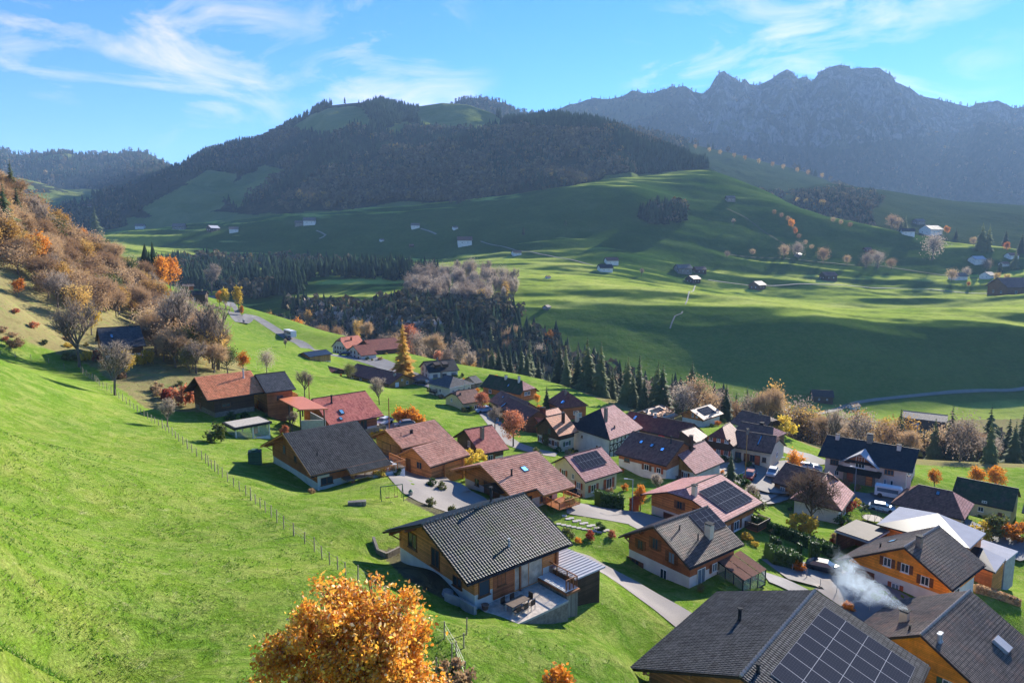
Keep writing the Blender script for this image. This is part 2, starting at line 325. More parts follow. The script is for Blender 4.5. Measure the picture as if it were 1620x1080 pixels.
def mat_ground():
    t=NT('meadow_grass');pos=t.coord('Pos')
    n1=t.noise(pos,.035,5,.6);n2=t.noise(pos,.45,6,.7,.6);n3=t.noise(t.coord('Pos',(1,1,2)),3.2,5,.75,.8)
    dist=t.node('ShaderNodeVectorMath',operation='LENGTH');t.con(pos,dist.inputs[0]);d=dist.outputs['Value']
    near=t.ramp(t.math('DIVIDE',d,400),[(.15,1),(.8,0)])
    lush=t.ramp(n1,[(.35,(.095,.18,.02)),(.65,(.155,.245,.028))])
    dry=t.ramp(n2,[(.42,0),(.66,1)])
    c=t.mix(t.math('MULTIPLY',dry,.7),lush,(.27,.30,.085))
    mid=t.ramp(t.noise(t.coord('Pos',(1,1.3,1)),.11,5,.65,.5),[(.32,(.85,.93,.88)),(.5,(1,1,1)),(.68,(1.22,1.06,1.2))]);c=t.mix(.9,c,mid,'MULTIPLY')
    tuft=t.ramp(n3,[(.36,.68),(.5,1),(.66,1.35)])
    c=t.mix(t.math('MULTIPLY',near,.85),c,tuft,'MULTIPLY')
    pale=t.ramp(t.noise(t.coord('Pos',(1,.6,1)),.9,5,.7,.4),[(.60,0),(.72,1)])
    c=t.mix(t.math('MULTIPLY',t.math('MULTIPLY',pale,near),.55),c,(.42,.40,.20))
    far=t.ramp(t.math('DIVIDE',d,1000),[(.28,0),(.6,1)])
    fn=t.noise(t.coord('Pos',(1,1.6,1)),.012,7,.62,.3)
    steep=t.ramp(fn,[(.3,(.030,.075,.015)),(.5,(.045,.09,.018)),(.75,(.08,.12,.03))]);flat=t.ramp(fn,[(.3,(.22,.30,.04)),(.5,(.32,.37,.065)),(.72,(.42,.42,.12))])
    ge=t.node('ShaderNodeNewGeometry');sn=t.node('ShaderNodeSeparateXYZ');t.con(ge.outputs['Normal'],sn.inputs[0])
    farc=t.mix(t.ramp(t.math('ADD',sn.outputs['Z'],t.math('MULTIPLY',t.math('SUBTRACT',fn,.5),.03)),[(.968,0),(.991,1)]),steep,flat)  # flats paler, steep faces darker: sunlit and shaded ground painted in
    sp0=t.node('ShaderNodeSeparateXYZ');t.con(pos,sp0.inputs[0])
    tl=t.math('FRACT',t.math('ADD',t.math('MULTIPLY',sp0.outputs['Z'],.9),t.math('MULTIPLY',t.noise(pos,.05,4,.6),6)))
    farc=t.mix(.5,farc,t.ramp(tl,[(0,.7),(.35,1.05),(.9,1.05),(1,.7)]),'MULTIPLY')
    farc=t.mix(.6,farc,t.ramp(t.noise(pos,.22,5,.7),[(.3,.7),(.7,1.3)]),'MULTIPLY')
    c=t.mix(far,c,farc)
    a=t.node('ShaderNodeAttribute',attribute_name='Col')
    sp=t.node('ShaderNodeSeparateColor');t.con(a.outputs['Color'],sp.inputs[0])
    lit=t.ramp(t.noise(pos,.5,6,.75),[(.3,(.13,.12,.045)),(.5,(.24,.20,.09)),(.7,(.15,.20,.05))])
    c=t.mix(sp.outputs[0],c,lit)
    soil_shade=t.ramp(n2,[(.35,(.07,.06,.045)),(.6,(.14,.13,.07))])
    c=t.mix(sp.outputs[1],c,soil_shade)
    t.col(c)
    h=t.math('ADD',t.math('MULTIPLY',n3,.5),t.math('MULTIPLY',n2,.9))
    b=t.node('ShaderNodeBump');b.inputs['Distance'].default_value=.55;t.con(t.math('MULTIPLY',near,.9),b.inputs['Strength']);t.con(h,b.inputs['Height'])
    b2=t.node('ShaderNodeBump');b2.inputs['Distance'].default_value=6;b2.inputs['Strength'].default_value=.35;t.con(t.noise(pos,.02,6,.6),b2.inputs['Height']);t.con(b2.outputs[0],b.inputs['Normal'])
    t.con(b.outputs[0],t.b.inputs['Normal'])
    return t.set(Roughness=1,Specular_IOR_Level=0)
def inpoly(px,py,poly):
    px=np.asarray(px,float);py=np.asarray(py,float);ins=np.zeros(px.shape,bool);n=len(poly)
    for i in range(n):
        x0,y0=poly[i];x1,y1=poly[(i+1)%n]
        if y0==y1: continue
        c=((y0>py)!=(y1>py))&(px<(x1-x0)*(py-y0)/(y1-y0)+x0);ins^=c
    return ins
# land cover zones, given by where their outlines stand in the survey photograph
LITTER=[(-80,250),(60,350),(235,440),(330,520),(390,585),(330,650),(235,650),(190,612),(140,575),(60,545),(-80,520)]
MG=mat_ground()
gpx,gpy=pxof(GV[:,0],np.maximum(GV[:,1],1),GV[:,2])
jx=fbm(GV[:,0]/6,GV[:,1]/6,3)*26
gl=inpoly(gpx+jx,gpy+jx*.6,LITTER)&(np.hypot(GV[:,0],GV[:,1])>95)&(np.hypot(GV[:,0],GV[:,1])<420)
rr_=np.hypot(GV[:,0],GV[:,1]);u_=GV[:,0]/np.maximum(GV[:,1],1)
EDG=([-.6,-.38,-.26,-.15,-.055,.04,.13,.22,.4,.6,.9],[360,400,335,300,270,246,214,192,186,170,165])
MEA=([-.6,-.3,-.1,.04,.15,.3,.45,.6,.9],[600,520,500,480,420,385,345,365,380])
gy_=GV[:,1];gorge=(gy_>np.interp(u_,*EDG))&(gy_<np.interp(u_,*MEA))
gc=np.zeros((len(GV),3));gc[:,1]=inpoly(gpx,gpy,[(598,872),(640,862),(738,935),(752,965),(700,946),(640,915)])|(inpoly(gpx,gpy,[(640,790),(655,775),(700,800),(830,850),(800,870)])&(rr_<120));gc[:,0]=(gl|gorge)*1.0  # soil tone beside the gable also paints in the house's shade
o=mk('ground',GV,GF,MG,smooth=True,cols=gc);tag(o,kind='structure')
# ---- hill ranges: each a heightfield between a foot line and a crest line
def interp_px(tab,a):
    xs=[];Ys=[];zs=[]
    for px,py,Y in tab:
        r=ray(px,py);xs.append(r[0]);Ys.append(Y);zs.append(r[2]*Y)
    return np.interp(a,xs,Ys),np.interp(a,xs,zs)
def range_mesh(name,crest,foot,mat,amp=20,freq=.004,pw=1.0,nc=500,nr=110,seed=0,gully=.5,crestn=0,backw=.35,rid=False):
    a0=ray(*crest[0][:2])[0];a1=ray(*crest[-1][:2])[0];a=np.linspace(a0,a1,nc)
    Yc,zc=interp_px(crest,a);Yf,zf=foot(a)
    if crestn: zc=zc+fbm(a*Yc*.012+seed,a*0+3,5,.6)*crestn
    s=np.linspace(0,1,nr);sb=np.linspace(1,1+backw,16)[1:];S=np.r_[s,sb][:,None]
    Y=Yf+(Yc-Yf)*S;zz=zf+(zc-zf)*np.clip(S,0,1)**pw
    zz=np.where(S>1,zc-(Y-Yc)*.75,zz)
    X=a[None]*Y
    # the crest height must be met exactly, noise fades to 0 there
    env=np.clip(4*S*(1-S),0,1)**.8*(S<=1)
    nz=(ridged(X*freq+seed,Y*freq*.5+seed,4)*gully+fbm(X*freq*1.7+seed,Y*freq*1.7,5)*(1-gully)) if not rid else (ridged(X*freq+seed,Y*freq*.45,5)-.2+fbm(X*freq*6,zz*freq*9,5,.65)*.45)
    zz=zz+env*amp*np.clip((Yc-Yf)/380,0,1)*nz
    V=np.c_[X.ravel(),Y.ravel(),zz.ravel()]
    return V,grid_faces(S.shape[0],nc),(X,Y,zz,S)
def foot_ground(Y0,dz=-8):
    return lambda a:(np.full_like(a,Y0) if not callable(Y0) else Y0(a),ground(a*(Y0 if not callable(Y0) else Y0(a)),np.full_like(a,Y0) if not callable(Y0) else Y0(a),False)+dz)
def foot_tab(tab): return lambda a:interp_px(tab,a)
def mat_hill(name,base=((.05,.09,.025),(.10,.14,.04)),rock=0):
    t=NT(name);pos=t.coord('Pos')
    a=t.node('ShaderNodeAttribute',attribute_name='Col');sp=t.node('ShaderNodeSeparateColor');t.con(a.outputs['Color'],sp.inputs[0])
    n=t.noise(pos,.012,7,.62,.4)
    g=t.ramp(n,[(.3,base[0]),(.7,base[1])])
    n2=t.noise(t.coord('Pos',(1,1,.6)),.045,8,.75)
    w=t.ramp(n2,[(.32,(.014,.026,.014)),(.5,(.034,.042,.024)),(.62,(.065,.06,.036)),(.8,(.09,.08,.05))])
    c=t.mix(sp.outputs[0],g,w)
    if rock:
        rk=t.ramp(t.noise(t.coord('Pos',(1,1,.25)),.05,8,.8),[(.35,(.07,.07,.07)),(.65,(.21,.205,.19))])
        m=t.math('MULTIPLY',sp.outputs[1],t.ramp(t.noise(t.coord('Pos',(1.6,1,.6)),.011,7,.7,1.0),[(.47,0),(.56,1)]))
        c=t.mix(m,c,rk)
    t.col(c);t.bump(n2,.9,9)
    return t.set(Roughness=1,Specular_IOR_Level=0)
FOREST=[]  # (points, kind) filled below
CC_=[(-120,330,2050),(60,325,2000),(130,318,2000),(200,297,2000),(270,268,2000),(330,240,2000),(400,222,2000),(440,206,2000),(480,186,1950),(515,168,1900),(550,164,1900),(600,160,1900),(640,168,1850),(665,168,1820),(700,163,1800),(740,166,1760),(775,178,1700),(800,190,1620),(850,190,1560),(885,186,1520),(930,192,1500),(1000,213,1450),(1060,236,1380),(1100,255,1320),(1130,270,1250),(1180,298,1150),(1235,323,1050)]
fa=lambda a:np.interp(a,[-.7,-.3,.0,.12,.2,.3,.39,.5],[1040,1030,1000,1000,1030,1040,1030,1010])
V,F,(X,Y,Zh,S)=range_mesh('wooded_hill',CC_,foot_ground(fa,-5),None,amp=70,freq=.0035,pw=1.12,nc=760,nr=200,seed=3,gully=.55)
px,py=pxof(X,Y,Zh)
MEADOWS=[[(575,170),(590,200),(540,212),(480,214),(462,200),(520,172),(555,166)],[(665,162),(660,200),(700,205),(745,208),(800,200),(770,164),(715,155)],
 [(286,300),(330,270),(375,275),(345,330),(300,345),(250,350),(225,330)],[(345,300),(420,262),(452,268),(370,330)],[(200,420),(200,345),(330,335),(400,340),(520,335),(640,320),(720,325),(700,345),(560,350),(520,362),(400,372),(330,420)],
 [(720,420),(640,350),(700,325),(760,345),(800,335),(870,300),(930,300),(960,278),(1140,268),(1300,340),(1200,420)],[(610,205),(640,190),(660,200),(620,215)],[(130,370),(260,350),(260,420),(100,420)],
 [(452,195),(420,215),(440,206),(480,186)],[(440,352),(600,332),(720,325),(640,400),(440,400)]]
jm=fbm(X/60,Y/40,4)*9
mead=np.zeros(px.shape,bool)
for m in MEADOWS: mead|=inpoly(px+jm,py+jm*.5,m)
cc=np.zeros((px.size,3));cc[:,0]=(~mead).ravel()*1.0
MH=mat_hill('hill_cover',((.10,.145,.035),(.20,.22,.08)));MHR=mat_hill('ridge_cover',((.022,.045,.018),(.045,.068,.026)))  # paler hill, darker ridge meadows: sun and shade put into the colour
tag(mk('wooded_hill',V,F,MH,smooth=True,cols=cc),kind='structure')
HILLS=[(V,F)]
hillC=(X,Y,Zh,S,~mead)
# back hill right of the summit
V,F,g5=range_mesh('back_hill',[(660,200,2600),(700,180,2600),(722,160,2600),(745,154,2600),(765,155,2600),(800,164,2600),(815,176,2600),(850,182,2600),(900,186,2600),(950,205,2600),(990,220,2600)],foot_tab([(600,260,2000),(1000,260,2000)]),None,amp=25,nc=200,nr=40,seed=9,crestn=6)
cc=np.zeros((len(V),3));cc[:,0]=1;tag(mk('back_hill',V,F,MH,smooth=True,cols=cc),kind='structure')
# far left range, its small far peak and the sunny shelf in front
V,F,g3=range_mesh('far_ridge',[(-200,210,3000),(0,236,3000),(30,245,3000),(80,242,3000),(150,245,3000),(190,242,3000),(210,239,3000),(232,241,3000),(250,252,3000),(270,264,3000),(310,290,3000),(380,330,3000)],foot_tab([(-200,345,1700),(400,345,1700)]),None,amp=70,freq=.003,nc=300,nr=70,seed=21,crestn=10)
px,py=pxof(V[:,0],V[:,1],V[:,2]);cc=np.zeros((len(V),3));j=fbm(V[:,0]/90,V[:,1]/90,4)*10
cc[:,0]=~(inpoly(px+j,py+j*.4,[(30,250),(130,235),(100,255),(60,256)])|(py+j>300));tag(mk('far_ridge',V,F,MH,smooth=True,cols=cc),kind='structure')
V,F,_=range_mesh('far_peak',[(260,290,4200),(290,258,4200),(310,243,4200),(328,233,4200),(340,228,4200),(356,230,4200),(372,240,4200),(430,260,4200)],foot_tab([(240,300,3400),(440,300,3400)]),None,amp=20,nc=80,nr=30,seed=5,crestn=10)
cc=np.zeros((len(V),3));cc[:,0]=1;tag(mk('far_peak',V,F,MH,smooth=True,cols=cc),kind='structure')
V,F,g3c=range_mesh('sunny_shelf',[(-150,262,1900),(0,276,1900),(30,281,1900),(60,288,1900),(100,300,1850),(150,310,1800),(190,326,1750),(240,345,1700),(290,360,1650)],foot_tab([(-150,372,1250),(300,385,1250)]),None,amp=28,freq=.005,pw=.8,nc=240,nr=70,seed=33)
px,py=pxof(V[:,0],V[:,1],V[:,2]);j=fbm(V[:,0]/60,V[:,1]/60,4)*22;cc=np.zeros((len(V),3));cc[:,0]=(j>5)|(py>335);MH2=mat_hill('shelf_cover',((.11,.15,.035),(.20,.22,.07)))
tag(mk('sunny_shelf',V,F,MH2,smooth=True,cols=cc),kind='structure')
# rocky range on the right
RC=[(780,215,3600),(840,190,3600),(880,174,3600),(905,165,3600),(930,158,3600),(960,157,3600),(985,152,3600),(1000,143,3600),(1020,147,3600),(1040,146,3600),(1060,141,3600),(1085,136,3600),(1098,146,3600),(1112,148,3600),(1122,140,3600),(1130,126,3600),(1138,116,3600),(1146,113,3600),(1154,120,3600),(1164,125,3600),(1172,132,3600),(1178,125,3600),(1186,134,3600),(1200,134,3600),(1212,129,3600),(1222,125,3600),(1232,117,3600),(1245,110,3600),(1253,113,3600),(1262,124,3600),(1275,121,3600),(1285,129,3600),(1296,115,3600),(1312,107,3600),(1330,102,3600),(1343,104,3600),(1346,109,3600),(1362,106,3600),(1378,108,3600),(1392,108,3600),(1400,114,3600),(1412,120,3600),(1417,130,3600),(1440,138,3600),(1455,150,3600),(1490,158,3600),(1510,165,3600),(1535,170,3600),(1545,164,3600),(1560,162,3600),(1578,159,3600),(1592,166,3600),(1605,171,3600),(1625,170,3600),(1700,185,3600),(1900,200,3600)]
V,F,g4=range_mesh('rocky_mountain',RC,foot_tab([(780,330,2300),(1200,350,2250),(1600,345,2200),(1900,350,2200)]),None,amp=170,freq=.0018,pw=1.25,nc=900,nr=220,seed=41,crestn=7,rid=True)
px,py=pxof(V[:,0],V[:,1],V[:,2]);j=fbm(V[:,0]/120,V[:,2]/60,5)*18
cc=np.zeros((len(V),3));cc[:,0]=~(inpoly(px+j,py+j*.5,[(880,182),(960,160),(1040,160),(1060,175),(1000,190),(900,195)])|inpoly(px+j,py+j*.5,[(1120,175),(1180,180),(1210,200),(1170,215),(1120,200)])|inpoly(px+j,py+j*.5,[(1290,225),(1340,215),(1345,235),(1290,240)]))
cc[:,1]=np.clip((py<235-abs(px-1290)*.12)*1.0,0,1)*(px>1090)
MR=mat_hill('rock_cover',((.05,.065,.03),(.09,.095,.045)),rock=1);tag(mk('rocky_mountain',V,F,MR,smooth=True,cols=cc),kind='structure')
# middle ridges on the right
V,F,g6=range_mesh('middle_ridge',[(930,190,2000),(980,200,2000),(1060,217,2000),(1110,232,2000),(1160,243,2000),(1210,257,2000),(1260,268,1950),(1300,282,1900),(1340,300,1850),(1400,330,1800),(1460,350,1800)],foot_tab([(930,330,1350),(1200,335,1350),(1460,370,1300)]),None,amp=22,freq=.004,nc=300,nr=80,seed=51,pw=.9)
px,py=pxof(V[:,0],V[:,1],V[:,2]);j=fbm(V[:,0]/60,V[:,1]/60,4)*14;cc=np.zeros((len(V),3));cc[:,0]=~inpoly(px+j*.3,py+j*.4,[(1090,228),(1240,262),(1330,292),(1300,312),(1215,308),(1130,290),(1090,260)])
tag(mk('middle_ridge',V,F,MHR,smooth=True,cols=cc),kind='structure');S6=(V,F,px,py,cc[:,0]>.5)
V,F,g7=range_mesh('lower_ridge',[(1190,338,1500),(1225,320,1500),(1242,303,1500),(1290,292,1500),(1312,290,1500),(1350,295,1500),(1400,301,1500),(1450,309,1500),(1510,318,1500),(1560,321,1500),(1620,325,1500),(1800,340,1500),(1950,345,1500)],foot_tab([(1190,410,930),(1400,400,950),(1620,415,900),(1950,420,880)]),None,amp=18,freq=.004,nc=300,nr=90,seed=61,pw=.85)
px,py=pxof(V[:,0],V[:,1],V[:,2]);j=fbm(V[:,0]/50,V[:,1]/50,4)*16;cc=np.zeros((len(V),3));cc[:,0]=(inpoly(px+j,py+j*.5,[(1265,305),(1390,308),(1385,330),(1370,372),(1290,350),(1255,330)]))
tag(mk('lower_ridge',V,F,MHR,smooth=True,cols=cc),kind='structure');S7=(V,F,px,py,cc[:,0]>.5)
# ray casting on ground + wooded hill + ridges
allv=[GV,HILLS[0][0],S6[0],S7[0],];allf=[GF,HILLS[0][1],S6[1],S7[1]]
off=0;vv=[];ff=[]
for v,f in zip(allv,allf): vv.append(v);ff.append(f+off);off+=len(v)
BV=BVHTree.FromPolygons(np.concatenate(vv).tolist(),np.concatenate(ff).tolist())
def hit(px,py):
    d=Vector(ray(px,py)).normalized();h=BV.ray_cast(Vector((0,0,0)),d,8000);return h[0]
def drop(x,y):
    h=BV.ray_cast(Vector((x,y,900)),Vector((0,0,-1)),2000);return h[0].z if h[0] else float(ground(x,y))
def at(px,Y,dz=0):
    # world point on the ground in the column of px at forward distance Y
    X=(px-810)/FP/(cT)*Y
    for _ in range(4):
        z=drop(X,Y);d=Y*cT-z*sT;X=(px-810)/FP*d
    return Vector((X,Y,drop(X,Y)+dz))
# ------------------------------------------------------------------ shared materials
G_=mat_glass()
M_glassroof=mat_glass('skylight_glass',(.10,.22,.34))
M={}
M['white']=plain('white_render',(.62,.60,.55),.9,var=.16,scale=.8)
M['cream']=plain('cream_render',(.62,.53,.38),.9,var=.1,scale=1.5)
M['yellow']=plain('yellow_render',(.66,.55,.30),.9,var=.1,scale=1.5)
M['pink']=plain('pale_pink_render',(.66,.52,.44),.9,var=.08,scale=1.2)
M['bluew']=plain('pale_blue_render',(.52,.58,.62),.9,var=.08,scale=1.2)
M['stone']=plain('grey_stone',(.20,.17,.135),.95,var=.4,scale=4)
M['concrete']=plain('concrete',(.34,.33,.31),.9,var=.2,scale=2)
M['wood_or']=mat_wood('orange_boards',(.52,.18,.05))
M['wood_vivid']=mat_wood('vivid_orange_boards',(.85,.30,.03),var=.2)
M['wood_or2']=mat_wood('honey_boards',(.56,.22,.07))
M['wood_red']=mat_wood('red_brown_boards',(.32,.105,.04))
M['wood_br']=mat_wood('brown_boards',(.16,.075,.035))
M['wood_dk']=mat_wood('dark_boards',(.065,.038,.024))
M['wood_ochre']=mat_wood('ochre_boards',(.40,.22,.07),horizontal=False)
M['wood_gr']=mat_wood('grey_boards',(.20,.18,.15),horizontal=False)
M['beam']=plain('brown_beam',(.26,.10,.04),.6,var=.3,scale=5)
M['beam_or']=plain('orange_beam',(.50,.20,.06),.6,var=.25,scale=5)
M['beam_dk']=plain('dark_beam',(.05,.033,.024),.7,var=.3,scale=5)
M['metal_dk']=plain('dark_metal',(.03,.032,.036),.8,0,.2,4,.05)
M['metal']=plain('light_metal',(.34,.35,.37),.6,0,.1,4,.1)
M['copper']=plain('brown_metal',(.20,.115,.085),.7,0,.2,4,0)
M['frame_w']=plain('white_frame',(.75,.75,.72),.5,var=.05)
M['frame_br']=plain('brown_frame',(.17,.07,.03),.5,var=.2)
M['sh_br']=mat_wood('brown_shutter',(.17,.065,.03),.1)
M['sh_rd']=mat_wood('red_shutter',(.36,.09,.04),.1)
M['sh_gn']=mat_wood('green_shutter',(.06,.13,.07),.1)
M['door']=mat_wood('door_boards',(.20,.08,.035),.5,horizontal=False)
M['garage']=mat_wood('garage_boards',(.15,.045,.025),.22)
M['asph']=plain('asphalt',(.12,.118,.115),.95,var=.25,scale=.6,kind='Object')
M['pave']=plain('concrete_paving',(.27,.25,.23),.92,var=.15,scale=.5)
M['gravel']=plain('pale_gravel',(.42,.38,.33),.95,var=.25,scale=6)
M['panel']=None
def mat_panel():
    t=NT('solar_cells');uv=t.coord('UV');sep=t.node('ShaderNodeSeparateXYZ');t.con(uv,sep.inputs[0])
    def lines(o,w):
        f=t.math('FRACT',o);return t.math('MAXIMUM',t.math('LESS_THAN',f,w),t.math('GREATER_THAN',f,1-w))
    l=t.math('MAXIMUM',lines(sep.outputs['X'],.018),lines(sep.outputs['Y'],.012))
    cells=t.math('MAXIMUM',lines(t.math('MULTIPLY',sep.outputs['X'],6),.03),lines(t.math('MULTIPLY',sep.outputs['Y'],10),.03))
    c=t.mix(cells,(.035,.038,.05),(.07,.075,.09));c=t.mix(l,c,(.30,.30,.31));t.col(c)
    return t.set(Roughness=.2,Specular_IOR_Level=0)
M['panel']=mat_panel()
T={}
T['dark']=mat_tile('anthracite_tiles',(.028,.028,.030),(.085,.083,.08),rough=.7,spec=.12,geo=True)
T['dark_b']=mat_tile('anthracite_tiles_small',(.028,.029,.032),(.07,.07,.072),rough=.5)
T['moss']=mat_tile('charcoal_mossy_tiles',(.035,.033,.032),(.085,.078,.07),rough=.5,moss=.25,geo=True,spec=.25)
T['black']=mat_tile('black_slates',(.012,.013,.016),(.03,.031,.035),rough=.6)
T['brown']=mat_tile('brown_tiles',(.125,.050,.034),(.25,.12,.08),rough=.6)
T['brown_g']=mat_tile('weathered_brown_tiles',(.06,.045,.036),(.17,.12,.09),rough=.6,geo=True,spec=.2,dirt=(.22,.12,.08))
T['brownred']=mat_tile('brown_red_tiles',(.13,.035,.025),(.24,.075,.05),rough=.6,dirt=(.25,.09,.05))
T['mossy']=mat_tile('mossy_brown_tiles',(.05,.04,.03),(.11,.08,.055),rough=.7,moss=.9)
T['red']=mat_tile('dark_red_tiles',(.28,.055,.04),(.48,.15,.11),rough=.5,var=.6)
T['orange']=mat_tile('terracotta_tiles',(.60,.18,.075),(.78,.30,.14),rough=.5,geo=True,rows=.42)
T['terra']=mat_tile('new_terracotta_tiles',(.44,.10,.05),(.58,.17,.09),rough=.5)
T['pinkish']=mat_tile('pale_terracotta_tiles',(.50,.20,.125),(.70,.36,.24),rough=.7,geo=True,rows=.40)
T['pinkb']=mat_tile('faded_pink_tiles',(.32,.12,.10),(.48,.24,.22),rough=.75)
T['pale']=mat_tile('pale_salmon_tiles',(.36,.21,.15),(.48,.31,.23),rough=.6)
T['grey']=mat_tile('grey_brown_tiles',(.13,.10,.085),(.22,.17,.14),rough=.7)
T['bluemetal']=mat_tile('blue_black_metal_roof',(.02,.03,.045),(.035,.045,.065),rows=.5,cols_=4,rough=.3)
M['whitemetal']=plain('light_metal_roof',(.40,.40,.42),.8,0,.08,1,0)
M['ridge_w']=plain('pale_ridge_tile',(.34,.28,.23),.6,var=.3,scale=6)
M['redmetal']=plain('orange_metal_roof',(.58,.19,.09),.45,0,.06,1)
# ------------------------------------------------------------------ houses
def geo_slope(mb,uvs,L,W,slope,y0,sy,zr,x0,x1,start=0,tile=.28,row=.36):
    # real pan tiles: wave across, step down the slope
    cs=math.hypot(1,slope);sl=W*cs
    nu=int((x1-x0)/tile*4)+1;nr=max(2,int(sl/row))
    us=np.linspace(x0,x1,nu);vs=[]
    for k in range(nr): vs+=[k*row,k*row+row*.97]
    vs=np.array(vs)/ (nr*row)*sl
    lift=np.array([0,1]*nr)*.036
    U,V=np.meshgrid(us,vs);Lf=lift[:,None]+(.5+.5*np.cos(U/tile*2*math.pi))*.05
    ny,nz=slope/cs,1/cs
    X=U;Y=y0+sy*(V+start)/cs+sy*Lf*ny;Z=zr-(V+start)*slope/cs+Lf*nz+.03
    n=len(mb[0]);mb[0]+=np.c_[X.ravel(),Y.ravel(),Z.ravel()].tolist()
    f=grid_faces(len(vs),nu);f=f if sy<0 else f[:,::-1]
    mb[1]+=(f[:,::-1]+n).tolist() 
    uvall=np.c_[U.ravel(),(V+start).ravel()]
    for q in f[:,::-1]:
        for i in q: uvs.append(uvall[i])
class House:
    def __init__(s,key,name,label,cat='house',group=None,fr=None):
        X,Y,Z,yaw,L,wa,wb,p,h1,h2,bz=fr or HF[key]
        s.L,s.wa,s.wb,s.p,s.h1,s.h2=L,wa,wb,p,h1,h2
        ax,ay=math.cos(yaw),math.sin(yaw)
        s.H=Z-bz
        s.root=empty(name,(X+ax*L/2,Y+ay*L/2,bz),yaw);tag(s.root,label,cat,group)
        s.cx=L/2
    def zat(s,y): return s.H-abs(y)*s.p
    def body(s,lower='white',upper='wood_or',split=None,og=.9,oe=.9,oa=None,ob=None,down=3.0,g2=None):
        s.og=og;s.g1x=og;s.g2x=s.L-(og if g2 is None else g2);s.ya=-(s.wa-(oe if oa is None else oa));s.yb=s.wb-(oe if ob is None else ob)
        c=s.cx
        def prof(y0,y1,zb,dz=.22):
            p_=[(y0,zb),(y1,zb),(y1,max(zb+.02,s.zat(y1)-dz))]
            if y0<0<y1:p_.append((0,s.H-dz))
            p_.append((y0,max(zb+.02,s.zat(y0)-dz)));return p_
        x0,x1=s.g1x-c,s.g2x-c
        # hips cut the wall ends
        def hipprof(mb,x0,x1,zb,dx=0):
            mb.prism(prof(s.ya-dx,s.yb+dx,zb),x0-dx,x1+dx)
        full=[(s.h1>0 and s.hip_full(1)),(s.h2>0 and s.hip_full(2))]
        if split is None or lower==upper:
            mb=MB()
            if s.h1>0 or s.h2>0: s.hipwall(mb,x0,x1,-down,0)
            else: hipprof(mb,x0,x1,-down)
            mb.build('wall',M[lower],s.root)
        else:
            mb=MB().box(x0,x1,s.ya,s.yb,-down,split);mb.build('wall',M[lower],s.root)
            mb=MB()
            if s.h1>0 or s.h2>0:s.hipwall(mb,x0,x1,split,.05)
            else: hipprof(mb,x0,x1,split,.05)
            mb.build('upper_wall',M[upper],s.root)
        return s
    dr1=None;dr2=None
    def hip_full(s,e): return (s.dr1 if e==1 else s.dr2) is None
    def hipwall(s,mb,x0,x1,zb,dx):
        x0-=dx;x1+=dx;ya=s.ya-dx;yb=s.yb+dx;za=s.zat(ya)-.22;zc=s.zat(yb)-.22;H=s.H-.22
        # box up to the eaves, then a hip-shaped cap
        e=min(za,zc);mb.box(x0,x1,ya,yb,zb,e)
        def end(x,h,dr,sg):
            if h<=0: return [(x,0,H)],x
            if dr is None: return None,x
            return None,x
        hA=x0+ (0 if s.h1<=0 else s.h1*.8 if s.dr1 is None else 0);hB=x1-(0 if s.h2<=0 else s.h2*.8 if s.dr2 is None else 0)
        topL=H-(0 if s.h1<=0 or s.dr1 is None else s.dr1);topR=H-(0 if s.h2<=0 or s.dr2 is None else s.dr2)
        def ring(x,top):
            w=(H-top)/s.p
            if w<=0.01: return [(x,ya,e),(x,0,top),(x,0,top),(x,yb,e)]
            return [(x,ya,e),(x,-w,top),(x,w,top),(x,yb,e)]
        if s.h1>0 and s.dr1 is None: r0=[(x0,ya,e),(hA+.3,-.01,H-.35),(hA+.3,.01,H-.35),(x0,yb,e)]
        else: r0=ring(x0,topL)
        if s.h2>0 and s.dr2 is None: r1=[(x1,ya,e),(hB-.3,-.01,H-.35),(hB-.3,.01,H-.35),(x1,yb,e)]
        else: r1=ring(x1,topR)
        r0=[(a,b,c-.12 if c>e else c) for a,b,c in r0];r1=[(a,b,c-.12 if c>e else c) for a,b,c in r1]
        mb.add(r0+r1,[(0,1,2,3),(7,6,5,4),(0,4,5,1),(1,5,6,2),(2,6,7,3)])
    def roof(s,tile,geo=False,ext=(),fascia='beam',thick=.2,ridge=None,tileB=None,hipmat=None,row=.36,ext_b=()):
        row=row if row!=.36 else .32
        c=s.cx;L,wa,wb,p,H=s.L,s.wa,s.wb,s.p,s.H
        s.tilemat=T[tile] if tile in T else M[tile]
        polys=[];cs=math.hypot(1,p)
        def e1(sg,w):
            if s.h1<=0:return [(-c,0,H),(-c,sg*w,H-w*p)]
            if s.dr1 is None:return [(-c+s.h1,0,H),(-c,sg*w,H-w*p)]
            q=s.dr1/p;return [(-c+s.h1,0,H),(-c,sg*q,H-s.dr1),(-c,sg*w,H-w*p)]
        def e2(sg,w):
            if s.h2<=0:return [(L-c,sg*w,H-w*p),(L-c,0,H)]
            if s.dr2 is None:return [(L-c,sg*w,H-w*p),(L-c-s.h2,0,H)]
            q=s.dr2/p;return [(L-c,sg*w,H-w*p),(L-c,sg*q,H-s.dr2),(L-c-s.h2,0,H)]
        polys.append(('a',e1(-1,wa)+e2(-1,wa)))
        polys.append(('b',(e1(1,wb)+e2(1,wb))[::-1]))
        for E,(h,dr,sx) in enumerate(((s.h1,s.dr1,-1),(s.h2,s.dr2,1))):
            if h<=0: continue
            xe=-c if sx<0 else L-c;xk=xe-sx*h
            if dr is None: P=[(xe,-wa,H-wa*p),(xk,0,H),(xe,wb,H-wb*p)]
            else: q=dr/p;P=[(xe,-q,H-dr),(xk,0,H),(xe,q,H-dr)]
            polys.append(('h',P if sx>0 else P[::-1]))
